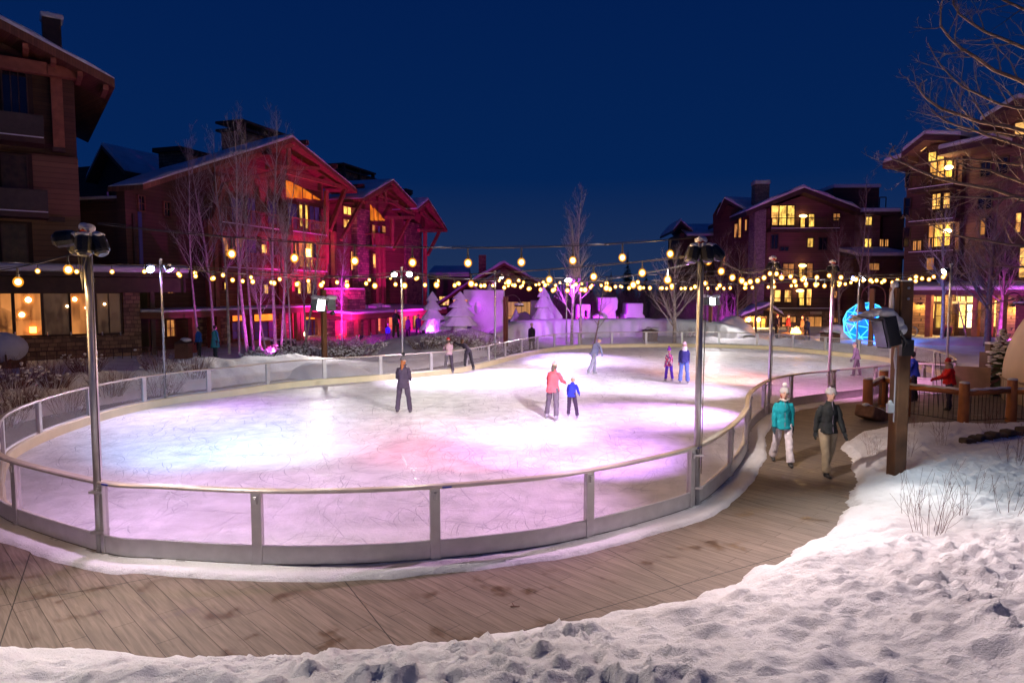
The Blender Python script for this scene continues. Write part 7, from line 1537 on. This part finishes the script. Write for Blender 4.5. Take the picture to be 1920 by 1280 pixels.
# facing: 0 = away from the camera (+Y), 180 = towards it
def at_px(px, py, z=0.0): v = G(px, py, z); return v.x, v.y
def hgt(py_top, py_foot, z=0): d = F*(CH-z)/(py_foot-547); return d
LT = ((4,7,0),(-3,7,0))
x, y = at_px(757, 775); person('person in plum jacket and grey hat with black pompom standing on the ice', x, y, 1.70, -4, 0, ((2,9,0),(-2,9,0)), ((8,20,62),(4,18,66)), (6,0), (.055,.035,.07), (.06,.04,.075), (.14,.12,.14), (.015,.015,.02), (.30,.085,.02,1), (.05,.04,.06), (.05,.04,.06), False, .04, .10, 'people on the ice', 2, scarf=(.07,.05,.08))
x, y = at_px(1046, 788); person('skater in coral pink jacket leaning towards the blue jacketed child', x-.15, y, 1.66, -25, 12, ((16,12,14),(-14,8,4)), ((10,18,14),(38,16,30)), (14,-10), (.78,.10,.14), (.12,.09,.13), (.55,.40,.45), None, (.10,.06,.05,1), (.5,.4,.42), (.35,.32,.38), True, .04, .06, 'people on the ice', 2)
x, y = at_px(1072, 787); person('child skater in bright blue jacket and purple helmet bent forward at the rink centre', x, y, 1.22, -12, 26, ((22,6,18),(6,10,8)), ((24,22,16),(28,30,22)), (30,0), (.02,.03,.62), (.045,.02,.06), (.55,.58,.62), None, None, (.05,.04,.3), (.3,.28,.34), True, .04, 0, 'people on the ice', 2)
x, y = at_px(1113, 704); person('skater in pale blue grey clothes gliding with arms spread at the far side', x, y, 1.68, -70, 22, ((18,4,22),(-22,4,4)), ((20,58,8),(-10,62,6)), (16,0), (.22,.24,.42), (.30,.30,.42), (.16,.15,.25), None, None, (.2,.2,.35), (.3,.3,.36), True, .04, 0, 'people on the ice', 1)
pm, t_, p_ = newmat('patterned_fabric'); g_ = node(t_, 'ShaderNodeTexCoord'); v_ = node(t_, 'ShaderNodeTexVoronoi'); v_.inputs['Scale'].default_value = 14; t_.links.new(g_.outputs['Object'], v_.inputs['Vector']); c_ = node(t_, 'ShaderNodeValToRGB'); c_.color_ramp.interpolation = 'CONSTANT'; c_.color_ramp.elements[0].color = (.62,.08,.22,1); c_.color_ramp.elements[1].position = .45; c_.color_ramp.elements[1].color = (.75,.65,.75,1); e_ = c_.color_ramp.elements.new(.7); e_.color = (.12,.05,.3,1); s_ = node(t_, 'ShaderNodeSeparateColor'); t_.links.new(v_.outputs['Color'], s_.inputs[0]); t_.links.new(s_.outputs[0], c_.inputs[0]); t_.links.new(c_.outputs[0], p_.inputs['Base Color']); p_.inputs['Roughness'].default_value = .8
x, y = at_px(1254, 716); person('child in patterned pink jacket, purple trousers and hat at the far side', x, y, 1.32, 20, 0, ((6,6,4),(-4,6,4)), ((4,14,8),(6,16,10)), (4,0), (.5,.1,.3), (.12,.03,.62), (.20,.02,.48), (.22,.02,.5), None, (.6,.1,.3), (.4,.38,.44), True, .04, .08, 'people on the ice', 1, pattern=pm)
x, y = at_px(1282, 721); person('girl in navy jacket with white hood and light blue trousers beside the patterned child', x, y, 1.62, -10, 0, ((4,5,2),(-4,5,2)), ((6,14,12),(10,12,14)), (6,0), (.03,.03,.20), (.16,.24,.75), (.70,.55,.62), None, (.5,.3,.3), (.7,.2,.25), (.3,.28,.34), True, .04, 0, 'people on the ice', 1, hood=(.75,.75,.85), flare=.012)
x, y = at_px(842, 702); person('skater in pale pink jacket and red hat holding on to the barrier', x, y, 1.62, 12, 24, ((22,6,24),(0,6,14)), ((50,16,16),(42,18,20)), (18,0), (.62,.42,.50), (.045,.03,.05), (.62,.035,.03), None, (.1,.05,.04,1), (.05,.04,.06), (.2,.18,.2), True, .04, 0, 'people on the ice', 1)
x, y = at_px(878, 697); person('skater in dark clothes and brown hair bending far over towards the barrier', x, y, 1.66, 38, 52, ((10,5,8),(-14,5,4)), ((98,10,8),(92,12,10)), (18,0), (.035,.025,.05), (.02,.015,.025), None, None, (.10,.045,.025), (.03,.02,.03), (.1,.1,.12), True, .04, 0, 'people on the ice', 1)
x, y = at_px(1640, 716); person('small skater in muted purple passing behind the cedar post', x, y+1.5, 1.45, 60, 10, ((14,6,10),(-10,6,4)), ((10,14,14),(12,14,12)), (6,0), (.20,.12,.22), (.15,.1,.16), (.2,.12,.2), None, None, (.1,.08,.1), (.1,.1,.1), True, .04, 0, 'people on the ice', 1)
# walking couple on the path
x, y = at_px(1466, 870); person('woman in teal jacket, white trousers and pompom hat walking on the path', x, y, 1.68, 172, 2, ((16,3,6),(-14,3,18)), ((-18,20,14),(12,24,12)), (6,0), (.0,.30,.36), (.72,.66,.70), (.42,.40,.40), (.75,.74,.72), (.32,.06,.04,1), (.02,.05,.07), (.06,.06,.06), False, .0, .03, 'couple walking on the path', 2, scarf=(.5,.45,.42), flare=.008)
x, y = at_px(1550, 889); person('man in black jacket, khaki trousers and grey hat walking beside the woman in teal', x, y, 1.80, 186, 2, ((-12,3,16),(18,3,6)), ((16,15,14),(-16,17,12)), (10,0), (.014,.018,.02), (.33,.27,.18), (.40,.39,.40), (.12,.08,.09), None, (.02,.025,.03), (.02,.02,.02), False, .0, 0, 'couple walking on the path', 2)
# onlookers
def stand(label, px, py, h, face, Y=None, **k):
    if Y is None: x, y = at_px(px, py)
    else: x, y = bx(px, Y), Y
    z = Hs(x, y) if sdist(np.array([x]), np.array([y]), PO[::8])[0] > 0 else 0
    return person(label, x, y, h, face, k.pop('lean', 0), k.pop('legs', ((4,4,2),(-4,4,4))), k.pop('arms', ((6,10,14),(4,10,12))), k.pop('head', (4,0)), z=z, **k)
stand('person in long black coat and cream hat watching from outside the far barrier', 997, 655, 1.68, 170, jacket=(.012,.01,.014), pants=(.10,.09,.10), hat=(.55,.48,.30), coat=.32, group='onlookers', glove=(.05,.04,.05))
stand('person in red puffy jacket and red hat with ski poles by the gate', 1778, 768, 1.62, 75, lean=5, arms=((34,12,40),(26,14,38)), jacket=(.72,.012,.015), pants=(.04,.03,.06), hat=(.55,.04,.05), pom=None, hood=(.35,.25,.2), puffy=True, group='onlookers', detail=2, glove=(.5,.02,.02))
stand('person in royal blue jacket half hidden behind the cedar post', 1712, 752, 1.70, 60, jacket=(.01,.05,.42), pants=(.015,.015,.02), hair=(.05,.03,.03), group='onlookers', lean=6, arms=((20,8,20),(26,10,20)))
for a in (dict(label='child in blue jacket and pink hat on the violet lit plaza', px=727, Y=46.5, h=1.32, face=180, jacket=(.02,.05,.5), pants=(.05,.02,.1), hat=(.4,.2,.55)),
    dict(label='adult in black carrying a pale bundled child before the arcade', px=742, Y=42.0, h=1.78, face=200, jacket=(.015,.012,.012), pants=(.03,.02,.02), hair=(.03,.02,.02), arms=((40,10,70),(20,10,20))),
    dict(label='person in purple coat walking under the arcade canopy', px=765, Y=52, h=1.68, face=160, jacket=(.16,.04,.25), pants=(.05,.02,.08), hair=(.05,.02,.02), coat=.2),
    dict(label='person in dark violet coat right of the purple coated one', px=784, Y=54, h=1.7, face=190, jacket=(.07,.02,.16), pants=(.04,.02,.08), hair=(.04,.02,.02), coat=.2),
    dict(label='person in dark jacket in the lit doorway of the arcade', px=682, Y=58, h=1.7, face=180, jacket=(.02,.015,.02), pants=(.02,.015,.02), hair=(.04,.02,.02)),
    dict(label='person in bright blue jacket near the restaurant corner', px=371, Y=36.8, h=1.62, face=150, jacket=(.01,.10,.42), pants=(.02,.02,.03), hair=(.03,.02,.02)),
    dict(label='person in teal coat walking towards the lodge, right of the blue jacket', px=402, Y=36.5, h=1.72, face=-30, jacket=(.02,.22,.24), pants=(.02,.03,.05), hair=(.04,.02,.02), coat=.35),
    dict(label='person in dark clothes left of the fire pit', px=1457, Y=51.5, h=1.80, face=-80, jacket=(.03,.015,.03), pants=(.02,.015,.02), hat=(.45,.1,.12)),
    dict(label='person in red jacket standing by the fire', px=1478, Y=51.8, h=1.78, face=-100, jacket=(.30,.02,.03), pants=(.04,.02,.03), hat=(.05,.05,.12)),
    dict(label='person in brown jacket right of the fire', px=1506, Y=51.0, h=1.75, face=90, jacket=(.10,.05,.03), pants=(.04,.02,.02), hair=(.12,.06,.04)),
    dict(label='person in dark brown coat with back to the camera right of the fire', px=1514, Y=49.4, h=1.66, face=10, jacket=(.06,.035,.03), pants=(.04,.02,.02), hair=(.06,.04,.03)),
    dict(label='person in a hot pink jacket beside the snow castle', px=944, Y=48.6, h=1.45, face=180, jacket=(.8,.01,.16), pants=(.05,.02,.1), hat=(.5,.05,.2)),
    dict(label='person in a red jacket behind the snow wall near the arch block', px=1083, Y=52.6, h=1.55, face=170, jacket=(.75,.02,.02), pants=(.05,.02,.1), hat=(.5,.05,.1)),
    dict(label='person in black before the snow arch block', px=1099, Y=52.8, h=1.6, face=150, jacket=(.02,.01,.03), pants=(.02,.02,.02), hat=(.4,.1,.2)),
    dict(label='person in lilac jacket taking a picture beside the largest snow block', px=1158, Y=52.8, h=1.6, face=-60, jacket=(.25,.2,.6), pants=(.05,.02,.1), hat=(.5,.2,.5), arms=((80,10,20),(84,10,20)))):
    stand(a.pop('label'), a.pop('px'), 0, a.pop('h'), a.pop('face'), a.pop('Y'), group='people on the plaza', **a)
# ski poles held by the red jacket
x, y = at_px(1752, 765); t = thing('ski_poles', 'pair of black ski poles held by the person in red', 'ski poles', (x, y, 0))
for dx in (0, .16):
    mb = MB(); mb.tube([(x+dx+.12,y,.05),(x+dx-.02,y+.05,1.62)], .011, 6); mb.tube([(x+dx-.02,y+.05,1.62),(x+dx-.035,y+.05,1.76)], .018, 6); mb.build('pole', BLACK, t)
for m_ in bpy.data.materials:
    if m_.name.startswith('bulb_glow'): m_.cycles.emission_sampling = 'NONE'
    elif any(n in m_.name for n in ('lit_room','restaurant','attic','transom','glow','lens','interior','panel_blue','frame_cyan','flame','soffit','amber_window','bright_shop','lamp_')) : m_.cycles.emission_sampling = 'NONE' if any(k in m_.name for k in ('lens','curtained','dim_lit','panel_blue','frame_cyan','flame')) else 'AUTO'
